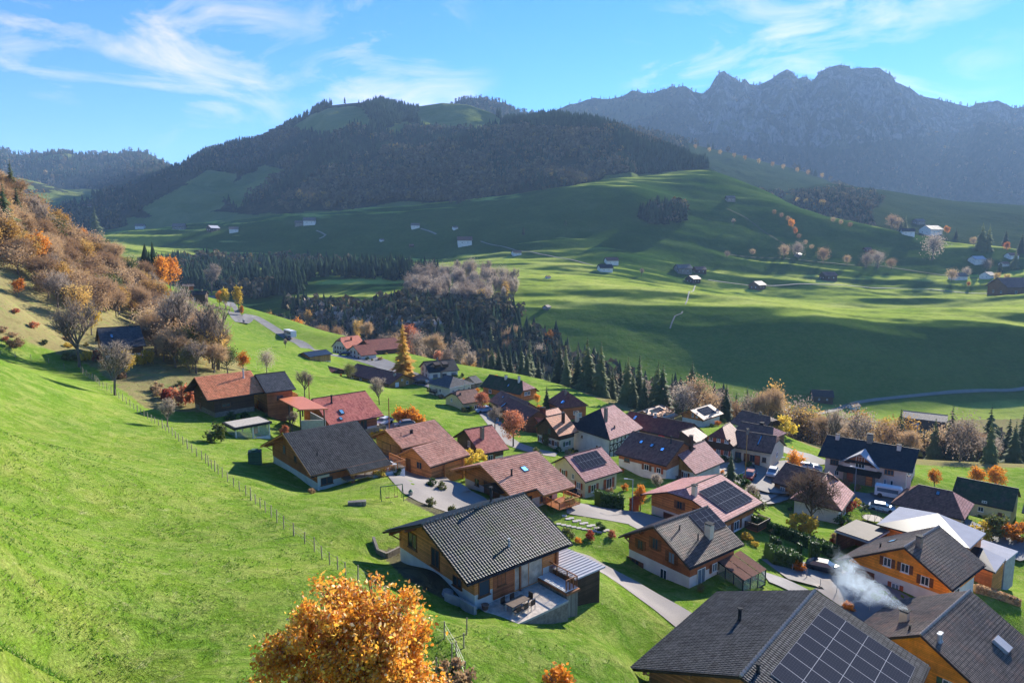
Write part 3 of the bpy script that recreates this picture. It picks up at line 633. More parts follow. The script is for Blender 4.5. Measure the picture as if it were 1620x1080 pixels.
        for (x0,x1,ex) in ext: polys.append(('a',[(x0-c,-wa,H-wa*p),(x0-c,-wa-ex,H-(wa+ex)*p),(x1-c,-wa-ex,H-(wa+ex)*p),(x1-c,-wa,H-wa*p)]))
        vs,fs,uv=[],[],[]
        if geo:
            mb=[vs,fs]
            geo_slope(mb,uv,L,wa,p,0,-1,H,-c,L-c,row=row);geo_slope(mb,uv,L,wb,p,0,1,H,-c,L-c,row=row)
            for (x0,x1,ex) in ext: geo_slope(mb,uv,L,ex,p,0,-1,H,x0-c,x1-c,start=wa*cs,row=row)
        else:
            for k,P in polys:
                n=len(vs);vs+=[(x,y,z) for x,y,z in P];fs.append(tuple(range(n,n+len(P))))
                for x,y,z in P:
                    uv.append((x+c,abs(y)*cs) if k!='h' else (y+20,abs(x)*1.2))
        ro=mk('roof',vs,fs,s.tilemat,s.root,uv=uv)
        if not geo:
            me=ro.data
        s.ro=ro
        # slab and fascia
        mb=MB()
        for k,P in polys:
            n=len(P);top=[(x,y,z-.015) for x,y,z in P];bot=[(x,y,z-thick) for x,y,z in P]
            mb.add(top+bot,[tuple(range(n)),tuple(range(2*n-1,n-1,-1))]+[(i,(i+1)%n,n+(i+1)%n,n+i) for i in range(n)])
        mb.build('roof_boards',M[fascia],s.root)
        # gutter along the eaves
        mb=MB()
        za=H-wa*p-.12;mb.tube((-c,-wa-.06,za),(L-c,-wa-.06,za),.08,n=6).build('gutter',M['metal_dk'],s.root);zb=H-wb*p-.12;MB().tube((-c,wb+.06,zb),(L-c,wb+.06,zb),.08,n=6).build('gutter',M['metal_dk'],s.root)
        if ridge:
            mb=MB();n=int((L-s.h1-s.h2)/.46)
            for i in range(n):
                x=-c+s.h1+(i+.03)*(L-s.h1-s.h2)/n;x2=x+(L-s.h1-s.h2)/n*.62
                mb.tube((x,0,H+.05),(x2,0,H+.07),.09,.17,8)
            mb.build('ridge_cap',M[ridge],s.root)
        elif not geo:
            mb=MB().tube((-c+s.h1,0,H),(L-c-s.h2,0,H),.10,n=6);mb.build('ridge_cap',M['beam_dk'],s.root)
        return s
    def onroof(s,side,fx,fy):
        # fx 0..1 along the ridge, fy 0..1 ridge to eave -> local point
        sg,w=(-1,s.wa) if side=='a' else (1,s.wb)
        return Vector((fx*s.L-s.cx,sg*fy*w,s.H-fy*w*s.p))
    def chimney(s,side,fx,fy,w=.7,h=1.4,mat='concrete',cap=True):
        q=s.onroof(side,fx,fy);mb=MB().box(q.x-w/2,q.x+w/2,q.y-w/2,q.y+w/2,q.z-.6,q.z+h)
        o=mb.build('chimney',M[mat],s.ro)
        if cap:
            mb=MB().box(q.x-w*.62,q.x+w*.62,q.y-w*.62,q.y+w*.62,q.z+h+.15,q.z+h+.22)
            for a in(-1,1):
                for b in(-1,1):mb.box(q.x+a*w*.4-.04,q.x+a*w*.4+.04,q.y+b*w*.4-.04,q.y+b*w*.4+.04,q.z+h,q.z+h+.16)
            mb.build('chimney_cap',M['metal_dk'],s.ro)
        return s
    def pipe(s,side,fx,fy,r=.13,h=1.1,mat='metal_dk',n=1):
        for k in range(n):
            q=s.onroof(side,fx+k*.03,fy);mb=MB().tube((q.x,q.y,q.z-.2),(q.x,q.y,q.z+h),r,n=10).tube((q.x,q.y,q.z+h+.08),(q.x,q.y,q.z+h+.14),r*1.5,n=10).tube((q.x,q.y,q.z+h),(q.x,q.y,q.z+h+.1),r*.5,n=6)
            mb.tube((q.x,q.y,q.z-.05),(q.x,q.y,q.z+.15),r*1.8,r*1.1,n=10)
            mb.build('flue_pipe',M[mat],s.ro)
        return s
    def plane_on(s,side,fx0,fx1,fy0,fy1,dz=.12):
        sg,w=(-1,s.wa) if side=='a' else (1,s.wb);cs=math.hypot(1,s.p);nrm=Vector((0,sg*s.p/cs,1/cs))
        P=[s.onroof(side,a,b)+nrm*dz for a,b in ((fx0,fy0),(fx0,fy1),(fx1,fy1),(fx1,fy0))]
        return P,nrm
    def panels(s,side,fx0,fx1,fy0,fy1,nx,ny):
        P,nr=s.plane_on(side,fx0,fx1,fy0,fy1,.16);Q=[p-nr*.06 for p in P]
        uv=[(0,0),(0,ny),(nx,ny),(nx,0)]
        v=P+Q;f=[(0,1,2,3),(7,6,5,4),(0,4,5,1),(1,5,6,2),(2,6,7,3),(3,7,4,0)]
        u=[uv[i%4] for q in f for i in q]
        mk('solar_panels',v,f,M['panel'],s.root,uv=u);return s
    def skylight(s,side,fx,fy,w=.8,h=1.2,open_=False):
        W=s.wa if side=='a' else s.wb
        P,nr=s.plane_on(side,fx,fx+w/s.L,fy,fy+h/W,.05);Q=[p+nr*.10 for p in P]
        f=[(0,1,2,3),(7,6,5,4),(0,4,5,1),(1,5,6,2),(2,6,7,3),(3,7,4,0)]
        o=MB().add(P+Q,f).build('skylight',M['metal_dk'],s.root)
        c=sum(P,Vector())/4;g=[c+(p-c)*.78+nr*.115 for p in P]
        mk('pane',g,[(0,1,2,3)],M_glassroof,o);return s
    def wallpt(s,side,u,z,d=0):
        if side=='a':return Vector((s.g1x+u*(s.g2x-s.g1x)-s.cx,s.ya-d,z))
        if side=='b':return Vector((s.g1x+u*(s.g2x-s.g1x)-s.cx,s.yb+d,z))
        if side=='1':return Vector((s.g1x-s.cx-d,s.yb+(s.ya-s.yb)*u,z))
        return Vector((s.g2x-s.cx+d,s.ya+(s.yb-s.ya)*u,z))
    def win(s,side,u,z,w=1.1,h=1.2,sh=None,fr='frame_w',nm='window',pane=None,div=1,sill=True,sd=.02):
        # u 0..1 along the wall seen from outside for gable '1' from far-left (b) to near (a)
        t={'a':Vector((1,0,0)),'b':Vector((1,0,0)),'1':Vector((0,-1,0)),'2':Vector((0,1,0))}[side]
        n={'a':Vector((0,-1,0)),'b':Vector((0,1,0)),'1':Vector((-1,0,0)),'2':Vector((1,0,0))}[side]
        base=s.wallpt(side,u,z,.055);mb=MB();up=Vector((0,0,1))
        def bx(mb,a0,a1,z0,z1,d0,d1):
            p=[base+t*a+up*b+n*d for a,b,d in ((a0,z0,d0),(a1,z0,d0),(a1,z0,d1),(a0,z0,d1),(a0,z1,d0),(a1,z1,d0),(a1,z1,d1),(a0,z1,d1))]
            mb.add(p,[(0,3,2,1),(4,5,6,7),(0,1,5,4),(1,2,6,5),(2,3,7,6),(3,0,4,7)])
        f=.07
        bx(mb,-w/2,w/2,0,f,-.02,.06);bx(mb,-w/2,w/2,h-f,h,-.02,.06);bx(mb,-w/2,-w/2+f,f,h-f,-.02,.06);bx(mb,w/2-f,w/2,f,h-f,-.02,.06)
        for k in range(1,div+1):
            x=-w/2+w*k/(div+1);bx(mb,x-.03,x+.03,f,h-f,-.015,.045)
        if sill and nm=='window':bx(mb,-w/2-.08,w/2+.08,-.08,0,0,.14)
        o=mb.build(nm,M[fr],s.root)
        mb=MB();bx(mb,-w/2+f,w/2-f,f,h-f,-.01,.015);mb.build('pane',pane or G_,o)
        if sh:
            for sg in(-1,1):
                mb=MB();a0,a1=sorted((sg*(w/2+.03),sg*(w/2+w*.5)));bx(mb,a0,a1,0,h,0,.05);mb.build('shutter',M[sh],o)
        return s
    def doorp(s,side,u,w=1.0,h=2.1,mat='door',nm='door',z=0):
        t={'a':Vector((1,0,0)),'b':Vector((1,0,0)),'1':Vector((0,-1,0)),'2':Vector((0,1,0))}[side]
        n={'a':Vector((0,-1,0)),'b':Vector((0,1,0)),'1':Vector((-1,0,0)),'2':Vector((1,0,0))}[side]
        b=s.wallpt(side,u,z,.055);up=Vector((0,0,1))
        def bx(a0,a1,z0,z1,d0,d1,mb):
            p=[b+t*a+up*q+n*d for a,q,d in ((a0,z0,d0),(a1,z0,d0),(a1,z0,d1),(a0,z0,d1),(a0,z1,d0),(a1,z1,d0),(a1,z1,d1),(a0,z1,d1))]
            mb.add(p,[(0,3,2,1),(4,5,6,7),(0,1,5,4),(1,2,6,5),(2,3,7,6),(3,0,4,7)])
        mb=MB();bx(-w/2,w/2,0,h,-.02,.02,mb);o=mb.build(nm,M[mat],s.root)
        mb=MB();bx(-w/2-.08,-w/2,0,h+.08,-.02,.05,mb);bx(w/2,w/2+.08,0,h+.08,-.02,.05,mb);bx(-w/2,w/2,h,h+.08,-.02,.05,mb);mb.build('door_frame',M['frame_br'],o)
        return s
    def balcony(s,side,u0,u1,z,d=1.5,mat='beam',floor='wood_br',rail_h=1.0,posts=False,solid=False,over=0):
        # platform outside a wall with a slatted railing
        t={'a':Vector((1,0,0)),'b':Vector((1,0,0)),'1':Vector((0,-1,0)),'2':Vector((0,1,0))}[side]
        n={'a':Vector((0,-1,0)),'b':Vector((0,1,0)),'1':Vector((-1,0,0)),'2':Vector((1,0,0))}[side]
        p0=s.wallpt(side,u0,z);p1=s.wallpt(side,u1,z)
        if (p1-p0).dot(t)<0:p0,p1=p1,p0
        W=(p1-p0).length;mb=MB();up=Vector((0,0,1))
        def bx(mb,a0,a1,d0,d1,z0,z1):
            p=[p0+t*a+up*q+n*e for a,q,e in ((a0,z0,d0),(a1,z0,d0),(a1,z0,d1),(a0,z0,d1),(a0,z1,d0),(a1,z1,d0),(a1,z1,d1),(a0,z1,d1))]
            mb.add(p,[(0,3,2,1),(4,5,6,7),(0,1,5,4),(1,2,6,5),(2,3,7,6),(3,0,4,7)])
        bx(mb,0,W,.06,d,-.12,.0);o=mb.build('balcony',M[floor],s.root)
        mb=MB()
        for seg in (((0,d),(W,d)),((0,.1),(0,d)),((W,.1),(W,d))):
            (a0,b0),(a1,b1)=seg;q0=p0+t*a0+n*b0;q1=p0+t*a1+n*b1;Ls=(q1-q0).length
            mb.bar(q0+up*rail_h,q1+up*rail_h,.09,.06);mb.bar(q0+up*.12,q1+up*.12,.06,.06)
            k=max(1,int(Ls/1.6))
            for i in range(k+1):
                r=q0+(q1-q0)*i/k;mb.bar(r,r+up*rail_h,.09)
            m=int(Ls/(.16 if not solid else .14))
            for i in range(m):
                r=q0+(q1-q0)*(i+.5)/m
                dv=(q1-q0).normalized()*(.10 if solid else .045)
                nv=up.cross(dv).normalized()*.015
                mb.add([r-dv/2+up*.12-nv,r+dv/2+up*.12-nv,r+dv/2+up*rail_h-nv,r-dv/2+up*rail_h-nv,r-dv/2+up*.12+nv,r+dv/2+up*.12+nv,r+dv/2+up*rail_h+nv,r-dv/2+up*rail_h+nv],[(0,1,2,3),(7,6,5,4),(0,4,5,1),(1,5,6,2),(2,6,7,3),(3,7,4,0)])
        mb.build('railing',M[mat],o)
        if posts:
            for a in (.15,W-.15):
                q=p0+t*a+n*(d-.15);MB().bar(q-up*.12,q-up*4.5,.22).build('balcony_post',M[mat],s.root)
        return s
    def brackets(s,side='1',mat='beam_or'):
        # purlins and slanted braces under the gable overhang
        x=s.g1x-s.cx if side=='1' else s.g2x-s.cx;sg=-1 if side=='1' else 1
        mb=MB()
        for y in (s.ya+.15,0,s.yb-.15,(s.ya)/2,(s.yb)/2):
            z=s.zat(y)-.36;MB().box(min(x,x+sg*s.og*.95),max(x,x+sg*s.og*.95),y-.09,y+.09,z-.12,z+.12).build('purlin',M[mat],s.root)
        for y in (s.ya+.15,s.yb-.15):
            z=s.zat(y)-.4;MB().bar((x,y,z-.9),(x+sg*s.og*.8,y,z-.05),.12).build('brace',M[mat],s.root)
        return s
def gable_windows(h,side,zs,us,w=1.0,hh=1.15,sh='sh_br',fr='frame_w'):
    for z in zs:
        for u in us: h.win(side,u,z,w,hh,sh,fr)
# ---- the nearest chalet with the grey timber deck
h=House('BB','chalet','big charcoal-roofed chalet with a timber deck and garden table, nearest the pasture fence');BBh=h
h.body('white','wood_or2',1.2,og=1.3,oa=.7,ob=.9).roof('moss',True,fascia='beam_dk',ridge='stone')
h.win('1',.20,1.9,1.5,1.5,None,'frame_br',div=1).win('1',.52,1.5,1.3,1.7,None,'frame_br').win('1',.80,1.0,1.3,.9,None,'frame_br').brackets('1','beam')
h.win('a',.10,.9,1.15,1.35,None,'frame_br',div=0)
mb=MB().box(2.95-h.cx+.2,5.3-h.cx+.2,h.ya-.09,h.ya-.03,.15,2.75);mb.build('cladding',M['wood_red'],h.root)
h.win('a',.30,1.2,.9,1.0,None,'frame_br',sd=.1)
h.win('a',.63,.12,3.3,2.25,None,'beam_or',nm='patio_window',div=1,pane=plain('lit_room_glass',(.42,.36,.28),.15,0,.5,1.2,.8))
MB().box(-h.cx+h.g1x+4.7,-h.cx+h.g1x+4.85,h.ya-.2,h.ya-.02,-.2,2.9).build('post',M['beam'],h.root);MB().box(-h.cx+h.g2x-.25,-h.cx+h.g2x,h.ya-.3,h.ya-.02,-.2,2.9).build('post',M['beam'],h.root)
h.pipe('a',.50,.72,.09,.6,'metal').pipe('b',.66,.03,.13,1.5)
# shed with the light corrugated roof beside it
# deck
def deck(h,pts,z,name,mat,parent):
    pass
# ---- F
h=House('F','chalet','dark grey tiled chalet with an open timber deck, highest of the row below the pasture');Fh=h
h.body('white','wood_red',1.0,og=1.3,oa=.9,ob=1.6,g2=4.2).roof('dark',True,ext=((4.9,11.21,1.3),),fascia='beam_or')
h.win('1',.30,2.4,.9,1.2,None,'frame_br').win('1',.55,2.1,.8,.9,None,'frame_br').brackets('1','beam_or')
mb=MB().box(-h.cx+h.g1x-.02,-h.cx+h.g2x*.42,h.ya-.06,h.ya,-1.2,2.0);mb.build('render_panel',M['white'],h.root)
h.win('a',.22,.55,1.7,1.0,None,'frame_br')
h.pipe('a',.22,.62,.08,.5)
for x in (5.6,10.4): MB().box(x-h.cx-.18,x-h.cx+.18,-h.wa-.75,-h.wa-.4,-1.6,h.zat(h.wa+.6)-.2).build('porch_post',M['beam'],h.root)
mb=MB().box(4.6-h.cx,13.5-h.cx,-h.wa-.9,h.ya,.88,1.0);o=mb.build('terrace',M['wood_gr'],h.root)
mb=MB().box(8.5-h.cx,13.4-h.cx,-h.wa-.8,h.ya+3,-3.5,.88);mb.build('terrace_base',M['bluew'],h.root)
mb=MB();p=[(7.2,-h.wa-.85),(13.45,-h.wa-.85),(13.45,h.ya+2.6)]
for (x0,y0),(x1,y1) in zip(p,p[1:]):
    a=Vector((x0-h.cx,y0,1.0));b=Vector((x1-h.cx,y1,1.0));n=int((b-a).length/1.4)+1
    mb.bar(a+Vector((0,0,1)),b+Vector((0,0,1)),.08);mb.bar(a+Vector((0,0,.55)),b+Vector((0,0,.55)),.05)
    for i in range(n+1):q=a+(b-a)*i/n;mb.bar(q,q+Vector((0,0,1)),.09)
    for i in range(n*7):q=a+(b-a)*(i+.5)/(n*7);mb.bar(q+Vector((0,0,.1)),q+Vector((0,0,.95)),.03)
mb.build('railing',M['beam_or'],h.root)
# ---- A red roof farm and its dark annexe
h=House('A','farmhouse','old dark timber farmhouse with an orange tiled roof and a tall steel flue')
h.body('stone','wood_dk',.9,og=1.6,oe=1.2).roof('orange',True,fascia='beam_dk')
h.win('a',.28,1.6,1.6,.7,None,'frame_br').win('1',.4,2.8,.6,.7,None,'frame_br').win('1',.3,.4,.8,1.0,None,'frame_br').pipe('a',.80,.28,.14,1.5,'metal').brackets('1','beam_dk')
h=House('A2','annexe','low house with a blue-black tiled roof tucked behind the orange roofed farmhouse')
h.body('wood_red','wood_red',og=.5,oe=.8).roof('dark_b',fascia='beam_dk').balcony('2',.1,.9,.6,1.4,'beam_or')
h.win('a',.5,1.2,1.2,1.0,None,'frame_br')
# ---- E
h=House('E','chalet','chalet with a speckled dark red roof and grey balcony behind the orange carport')
h.body('white','wood_red',1.4,og=1.0,oe=1.2).roof('red',fascia='beam_dk').pipe('a',.28,.25,.16,1.4).skylight('a',.30,.55).skylight('a',.22,.80,.6,.8)
h.balcony('a',.45,1.05,.7,2.6,'wood_gr',solid=True).win('a',.7,.9,1.4,1.9,None,'frame_br')
# ---- G
h=House('G1','garage','long honey-boarded garage building with a two-level pale terracotta roof');
h.body('concrete','wood_or2',.25,og=1.1,oe=.5).roof('pinkish',True,fascia='beam_or',row=.4).pipe('a',.16,.45,.06,.5).pipe('a',.36,.42,.13,.5,n=2).brackets('1')
h.doorp('1',.35,2.6,2.1,'wood_or2','garage_door').doorp('1',.88,1.0,2.0)
fr=HF['G2'];fr=fr[:10]+(fr[10]-.6,)
h=House('G2','outbuilding','lower honey-boarded wing with a pale terracotta roof beside the concrete drive',fr=fr)
h.body('wood_or2','wood_or2',og=.7,oe=.5).roof('pinkish',True,fascia='beam_or',row=.4).doorp('1',.25,.9,1.9).win('1',.62,.9,1.2,1.1,None,'beam_or')
for x in (3,6.6): MB().box(x-h.cx,x+.25-h.cx,-h.wa+.1,-h.wa+.35,-2,h.zat(h.wa)-.2).build('eave_post',M['beam_or'],h.root)
# ---- H
h=House('H','chalet','small chalet with a wine-red tiled roof and stone chimney, right behind the garages',fr=(-8.93,123.13,-33.79,.594,6.2,5.8,4.6,.56,0,0,-39.3))
h.body('white','wood_dk',1.0,og=.8,oe=.8).roof('red',fascia='beam_dk').chimney('a',.38,.45,.6,2.0,'stone').win('1',.5,2.3,.8,1.1,None,'frame_w').win('1',.3,.3,.8,1,None).win('a',.4,.5,1,1,'sh_br')
# ---- I
h=House('I','chalet','wide orange timber chalet with a pale terracotta roof, an open skylight and a corner balcony');Ih=h
h.body('pink','wood_or',1.2,og=2.0,oa=.9,ob=1.0,g2=1.2).roof('pinkish',True,ext=((4.4,10.2,1.5),),fascia='beam_or',row=.4).brackets('1')
h.pipe('a',.28,.50,.13,.8).skylight('a',.50,.34,.9,1.1).skylight('b',.40,.04,1.8,.5).doorp('1',.45,1.4,2.1).doorp('1',.62,1.4,2.1).win('1',.25,.9,1.0,1.0,None,'frame_br')
mb=MB().prism([(h.yb*.05,2.2),(h.ya*.7,2.2),(h.ya*.35,3.1)],-h.cx+h.g1x-1.6,-h.cx+h.g1x);mb.build('porch_roof',M['beam_dk'],h.root)
h.balcony('a',.62,1.16,.2,3.4,'beam_or','wood_or').win('a',.25,.4,1.2,1.3,None,'frame_br').win('a',.7,.3,2.2,1.9,None,'beam_or')
mb=MB();x=h.g2x-h.cx-1;mb.box(x-.12,x+.12,h.ya-2.4,h.ya-2.16,-3,.1).bar((x,h.ya-2.3,-1.6),(x+1.2,h.ya-2.9,.05),.18);mb.build('support_post',M['beam_or'],h.root)
# ---- J
h=House('J','house','cream house with red-brown shutters and a framed solar array on its pink tiled roof')
h.body('cream','cream',og=.7,oa=.7,ob=.3).roof('pinkb',fascia='beam_dk').panels('a',.16,.80,.10,.62,7,2)
h.win('1',.30,2.5,.9,1.0,'sh_rd').win('1',.62,2.5,.6,.9,None).win('1',.80,1.2,.9,1.1,'sh_rd').win('1',.80,-.6,.9,1.1,'sh_rd').win('a',.25,.7,1.2,1.2,'sh_rd').win('a',.75,.4,1.3,1.7,'sh_rd')
# ---- K
h=House('K','farmhouse','tall whitewashed farmhouse with a steep pink tiled roof, shade-painted hip and timber-framed side')
h.body('white','white',og=.5,oe=.6).roof('pinkb',fascia='beam_dk')
h.ro.data.materials.append(T['black']);h.ro.data.polygons[2].material_index=1  # hip facing away from the sun: its shade painted with black tiles
h.chimney('a',.30,.42,.6,2.6,'stone').chimney('b',.12,.6,.7,1.6,'cream').pipe('a',.35,.7,.15,.3)
mb=MB();x0,x1=h.g1x-h.cx,h.g2x-h.cx
for z in (1.6,2.9): mb.box(x0+.2,x1,h.ya-.1,h.ya-.02,z-.1,z+.1)
for i in range(9): x=x0+.3+(x1-x0-.5)*i/8;mb.box(x-.08,x+.08,h.ya-.12,h.ya-.02,-.5,4.2)
for i in range(8):
    x=x0+.3+(x1-x0-.5)*i/8;mb.bar((x,h.ya-.06,1.6),(x+1.3,h.ya-.06,2.9),.1,.05)
mb.build('timber_frame',M['beam_dk'],h.root)
for u in (.25,.5,.75): h.win('a',u,.4,.8,1.0,None,'frame_w').win('a',u,3.1,.8,.8,None,'frame_w')
h.win('1',.72,1.9,.4,.4,None,'frame_br').win('1',.35,3.3,.35,.5,None,'frame_br')
# ---- KK, JJ, HH, GG, FF, II
h=House('KK','house','cream and dark timber house with a salmon roof, a tall chimney and one green shutter')
h.body('cream','wood_dk',2.2,og=.8,oe=.6).roof('orange',False,fascia='beam_dk').chimney('a',.62,.42,.55,2.0,'wood_dk').win('1',.55,3.1,.7,1.1,None,'sh_gn')
gable_windows(h,'1',[.7],[.15,.35,.6,.85],.8,1.1,'sh_br');h.win('a',.5,.6,1.1,1.0,'sh_gn')
h=House('JJ','house','low house with a brick-red roof and a broad red chimney wedged between two gables',fr=(4.48,155.6,-38.8,.75,9.0,3.6,3.6,.72,0,0,-43.5))
h.body('wood_red','wood_red',og=.5,oe=.5).roof('terra',fascia='beam_dk').chimney('a',.35,.2,1.0,1.4,'garage').win('1',.4,1.2,.8,.9,None)
h=House('HH','barn','long barn under a plain dark red-brown roof behind the salmon-leaved tree')
h.body('wood_br','wood_br',og=.4,oe=.5).roof('brownred',fascia='beam_dk').skylight('a',.1,.5,.5,1.6).doorp('a',.6,2.4,2.0)
h=House('GG','barn','long old barn with a faded brown roof, left of the red-brown barn')
h.body('wood_gr','wood_gr',og=.4,oe=.5).roof('brown',fascia='beam_dk').skylight('a',.25,.3,.4,.5)
fr=list(HF['FF']);h=House('FF','farmhouse','large farmhouse with a mossy brown roof and a sun-painted pink half-hip, below the green ridge')
h.dr2=2.0;h.body('wood_or','wood_br',og=.5,oe=.7).roof('mossy',fascia='beam_dk').chimney('a',.45,.1,.6,.9,'white').chimney('a',.78,.15,.5,1.6,'white').skylight('a',.6,.45,.5,.7).win('2',.5,1.3,1,1,None).win('2',.3,1.3,1,1,None).win('a',.2,.4,1,1,None)
h.ro.data.materials.append(T['pinkb']);h.ro.data.polygons[2].material_index=1  # pink tiles paint the sun's brightness on the half-hip
h=House('II','house','square house with a steep bell-like brown roof and two blue skylights')
h.body('wood_red','wood_br',og=.4,oe=.5).roof('brownred',fascia='beam_dk').chimney('a',.55,.18,.5,1.0,'stone').skylight('a',.80,.55,.55,.9).skylight('a',.72,.55,.55,.9)
h.win('2',.5,1.2,.8,.9,None).win('2',.75,.3,.9,1.2,None)
# ---- EE DD CC CD OO
h=House('EE','house','small pale yellow house with a clipped gable and brown roof on the lawn',fr=(-15.2,172.4,-37.2,.62,6.6,4.8,5.3,.49,1.0,0,-42.2))
h.dr1=.7;h.body('yellow','yellow',og=.5,oe=.6).roof('brown',fascia='beam_dk').win('1',.35,2.0,.7,.9,None).win('a',.3,.3,1.2,1.3,None).win('a',.7,.3,1.2,1.3,None).pipe('a',.2,.3,.2,.3)
h=House('DD','house','white house with a low hipped charcoal roof among the upper houses')
h.body('white','white',og=.7,oe=.8).roof('dark_b',fascia='frame_w').chimney('a',.3,.3,.5,1.6,'stone').balcony('a',.05,.4,.9,1.2,'beam_dk','beam_dk')
h.ro.data.materials.append(T['grey'])
for u in (.15,.4,.65,.88): h.win('2',u,1.1,.9,1.2,None)
h.win('a',.3,-.6,.9,1.6,None).win('a',.55,1.1,.8,1.1,None)
h=House('CC','house','long white house with a black roof, two shed dormers and yellow-lit ground-floor windows',fr=(-29.28,221.6,-37.8,.47,10.8,5.2,4.6,.55,0,0,-43.2))
h.body('white','white',og=.5,oe=.5).roof('black',fascia='beam_dk').chimney('a',.45,.05,.5,1.0,'stone')
for x in (.26,.52):
    q=h.onroof('a',x,.62);mb=MB().prism([(q.y-.4,q.z-.1),(q.y+2.0,q.z+1.55),(q.y-.4,q.z+1.0)],q.x,q.x+1.9);o=mb.build('dormer',M['wood_dk'],h.ro)
M_lit=plain('lamp_lit_pane',(.8,.6,.15),.4)
for i,u in enumerate((.2,.52,.85)): h.win('a',u,.6,1.5,1.1,None,'frame_br')
gable_windows(h,'1',[.5,2.3],[.3,.65],.7,1.0,None,'frame_br')
h=House('CD','shed','small grey shed with a dark roof just behind the hipped white house');h.body('wood_gr','wood_gr',og=.3,oe=.4).roof('dark_b',fascia='beam_dk').doorp('1',.5,1.2,1.5)
h=House('OO','hall','long low hall with a dark brown-red roof and a beige boarded gable with white doors')
h.body('wood_ochre','wood_ochre',og=1.0,oe=.5).roof('brownred',fascia='garage').chimney('a',.90,.25,.6,.7,'concrete').doorp('2',.30,1.4,1.5,'frame_w').win('2',.7,.5,.8,.9,None).win('2',.5,1.8,.6,.5,None)
for x in (.15,.35,.55,.75): h.win('a',x,.3,1.2,.8,None)
h=House('OO','annexe','low brown-roofed annexe at the far end of the long hall',fr=(-66.5,237,-41.6,5.48,11,4.2,4.4,.3,0,0,-44.2));h.body('wood_dk','wood_dk',og=.4,oe=.5).roof('brownred',fascia='beam_dk').win('a',.5,.4,1.5,1,None)
# ---- far farm
h=House('LL','farmhouse','white farmhouse with a bright red steep roof beside the road, farthest of the near village',fr=(-72.1,280.7,-37.8,.9,10.5,5.0,5.0,.85,1.2,0,-45.2))
h.dr1=1.4;h.body('white','white',og=.4,oe=.5).roof('terra',fascia='beam_dk').chimney('a',.5,.35,.5,1.0,'garage');gable_windows(h,'1',[.6,2.6],[.2,.4,.6,.8],.7,1.0,None,'frame_br')
h=House('MM','farmhouse','white farmhouse front with a faded terracotta roof in front of the red-roofed one',fr=(-61.6,261,-38.3,.72,7.1,6.5,6.0,.5,0,0,-44))
h.body('white','white',og=.4,oe=.4).roof('brownred',fascia='beam_dk');gable_windows(h,'1',[.7,2.6],[.3,.55,.8],.8,1.1,None,'frame_br');h.win('a',.3,.3,1.2,1.2,None)
h=House('NN','barn','wide barn with a dusty red roof behind the larch and the farmhouses');h.body('wood_dk','wood_dk',og=.5,oe=.6).roof('brownred',fascia='beam_dk').doorp('a',.6,3,1.8,'garage')
h=House('PP','garage','ochre-boarded garage with a nearly flat blue-black roof on the meadow slope',fr=(-73.3,236.4,-37.1,.85,9.5,3.9,3.9,.3,0,0,-41.6))
h.body('white','wood_ochre',.9,og=.6,oe=.5).roof('bluemetal',fascia='beam_dk').win('a',.8,-.4,1.6,1.3,None).doorp('1',.5,2.4,1.0,'garage')
# ---- N, L, M
h=House('N','barn','long barn with a smooth wine-red roof and a flag hanging under its eave',fr=(27.8,157.6,-38.8,5.533,16.9,4.2,4.2,.62,0,0,-43.8))
h.body('cream','wood_br',1.3,og=.4,oe=.7).roof('brownred',fascia='beam_dk').pipe('a',.42,.05,.3,.8,'concrete').skylight('a',.13,.2,.7,1.2)
for u in (.2,.3,.4): h.win('a',u,.5,.8,.8,None)
h=House('L','house','long house with a brown roof and three blue skylights facing the green lawn')
h.body('white','wood_red',1.2,og=.5,oe=.9).roof('brown',fascia='beam_dk').skylight('a',.28,.30,.6,.8).skylight('a',.50,.34,.6,.8).skylight('a',.72,.40,.6,.8).pipe('a',.80,.15,.12,1.2).win('a',.18,.9,1.2,.8,None,'frame_br').win('a',.6,.3,1.0,1.1,'sh_br').win('a',.85,.3,.9,1.0,'sh_rd')
h=House('M','house','white house with a sunlit pink gable roof, tall dark chimney and outside stair',fr=(29.6,120.2,-37.1,.765,10.3,4.4,3.9,.72,0,0,-43.0))
h.body('white','wood_ochre',2.6,og=.7,oe=.6).roof('pinkb',fascia='beam_dk').chimney('a',.42,.15,.6,2.6,'wood_dk')
h.win('1',.35,1.3,.8,.9,None).win('1',.75,1.3,.8,1.0,'sh_br').doorp('1',.55,.9,1.9,z=.6).win('1',.75,-.5,.7,.9,'sh_br').win('a',.35,.2,.9,1.0,'sh_br').win('a',.2,.0,.6,.8,'sh_br')
h.balcony('1',.15,.6,.55,1.1,'wood_gr','wood_gr')
q=h.wallpt('1',.62,.5,.55);mb=MB()
for i in range(9): mb.box(q.x-.5,q.x+.4,q.y-.28*(i+1),q.y-.28*i,.4-.2*i-.08,.42-.2*i)
mb.bar((q.x-.5,q.y,1.4),(q.x-.5,q.y-2.6,-.5),.06).bar((q.x-.5,q.y,.4),(q.x-.5,q.y-2.6,-1.5),.1);mb.build('stair',M['wood_gr'],h.root)
# small canopy and link roof between the barns
h=House('X9','shed','small square shed with a pale salmon roof between the two long barns',fr=(35.5,139.5,-38.6,.72,5.2,3.8,.6,.42,0,0,-43.2))
h.body('wood_dk','wood_dk',og=.3,oe=.4,ob=.1).roof('pale',fascia='beam_dk')
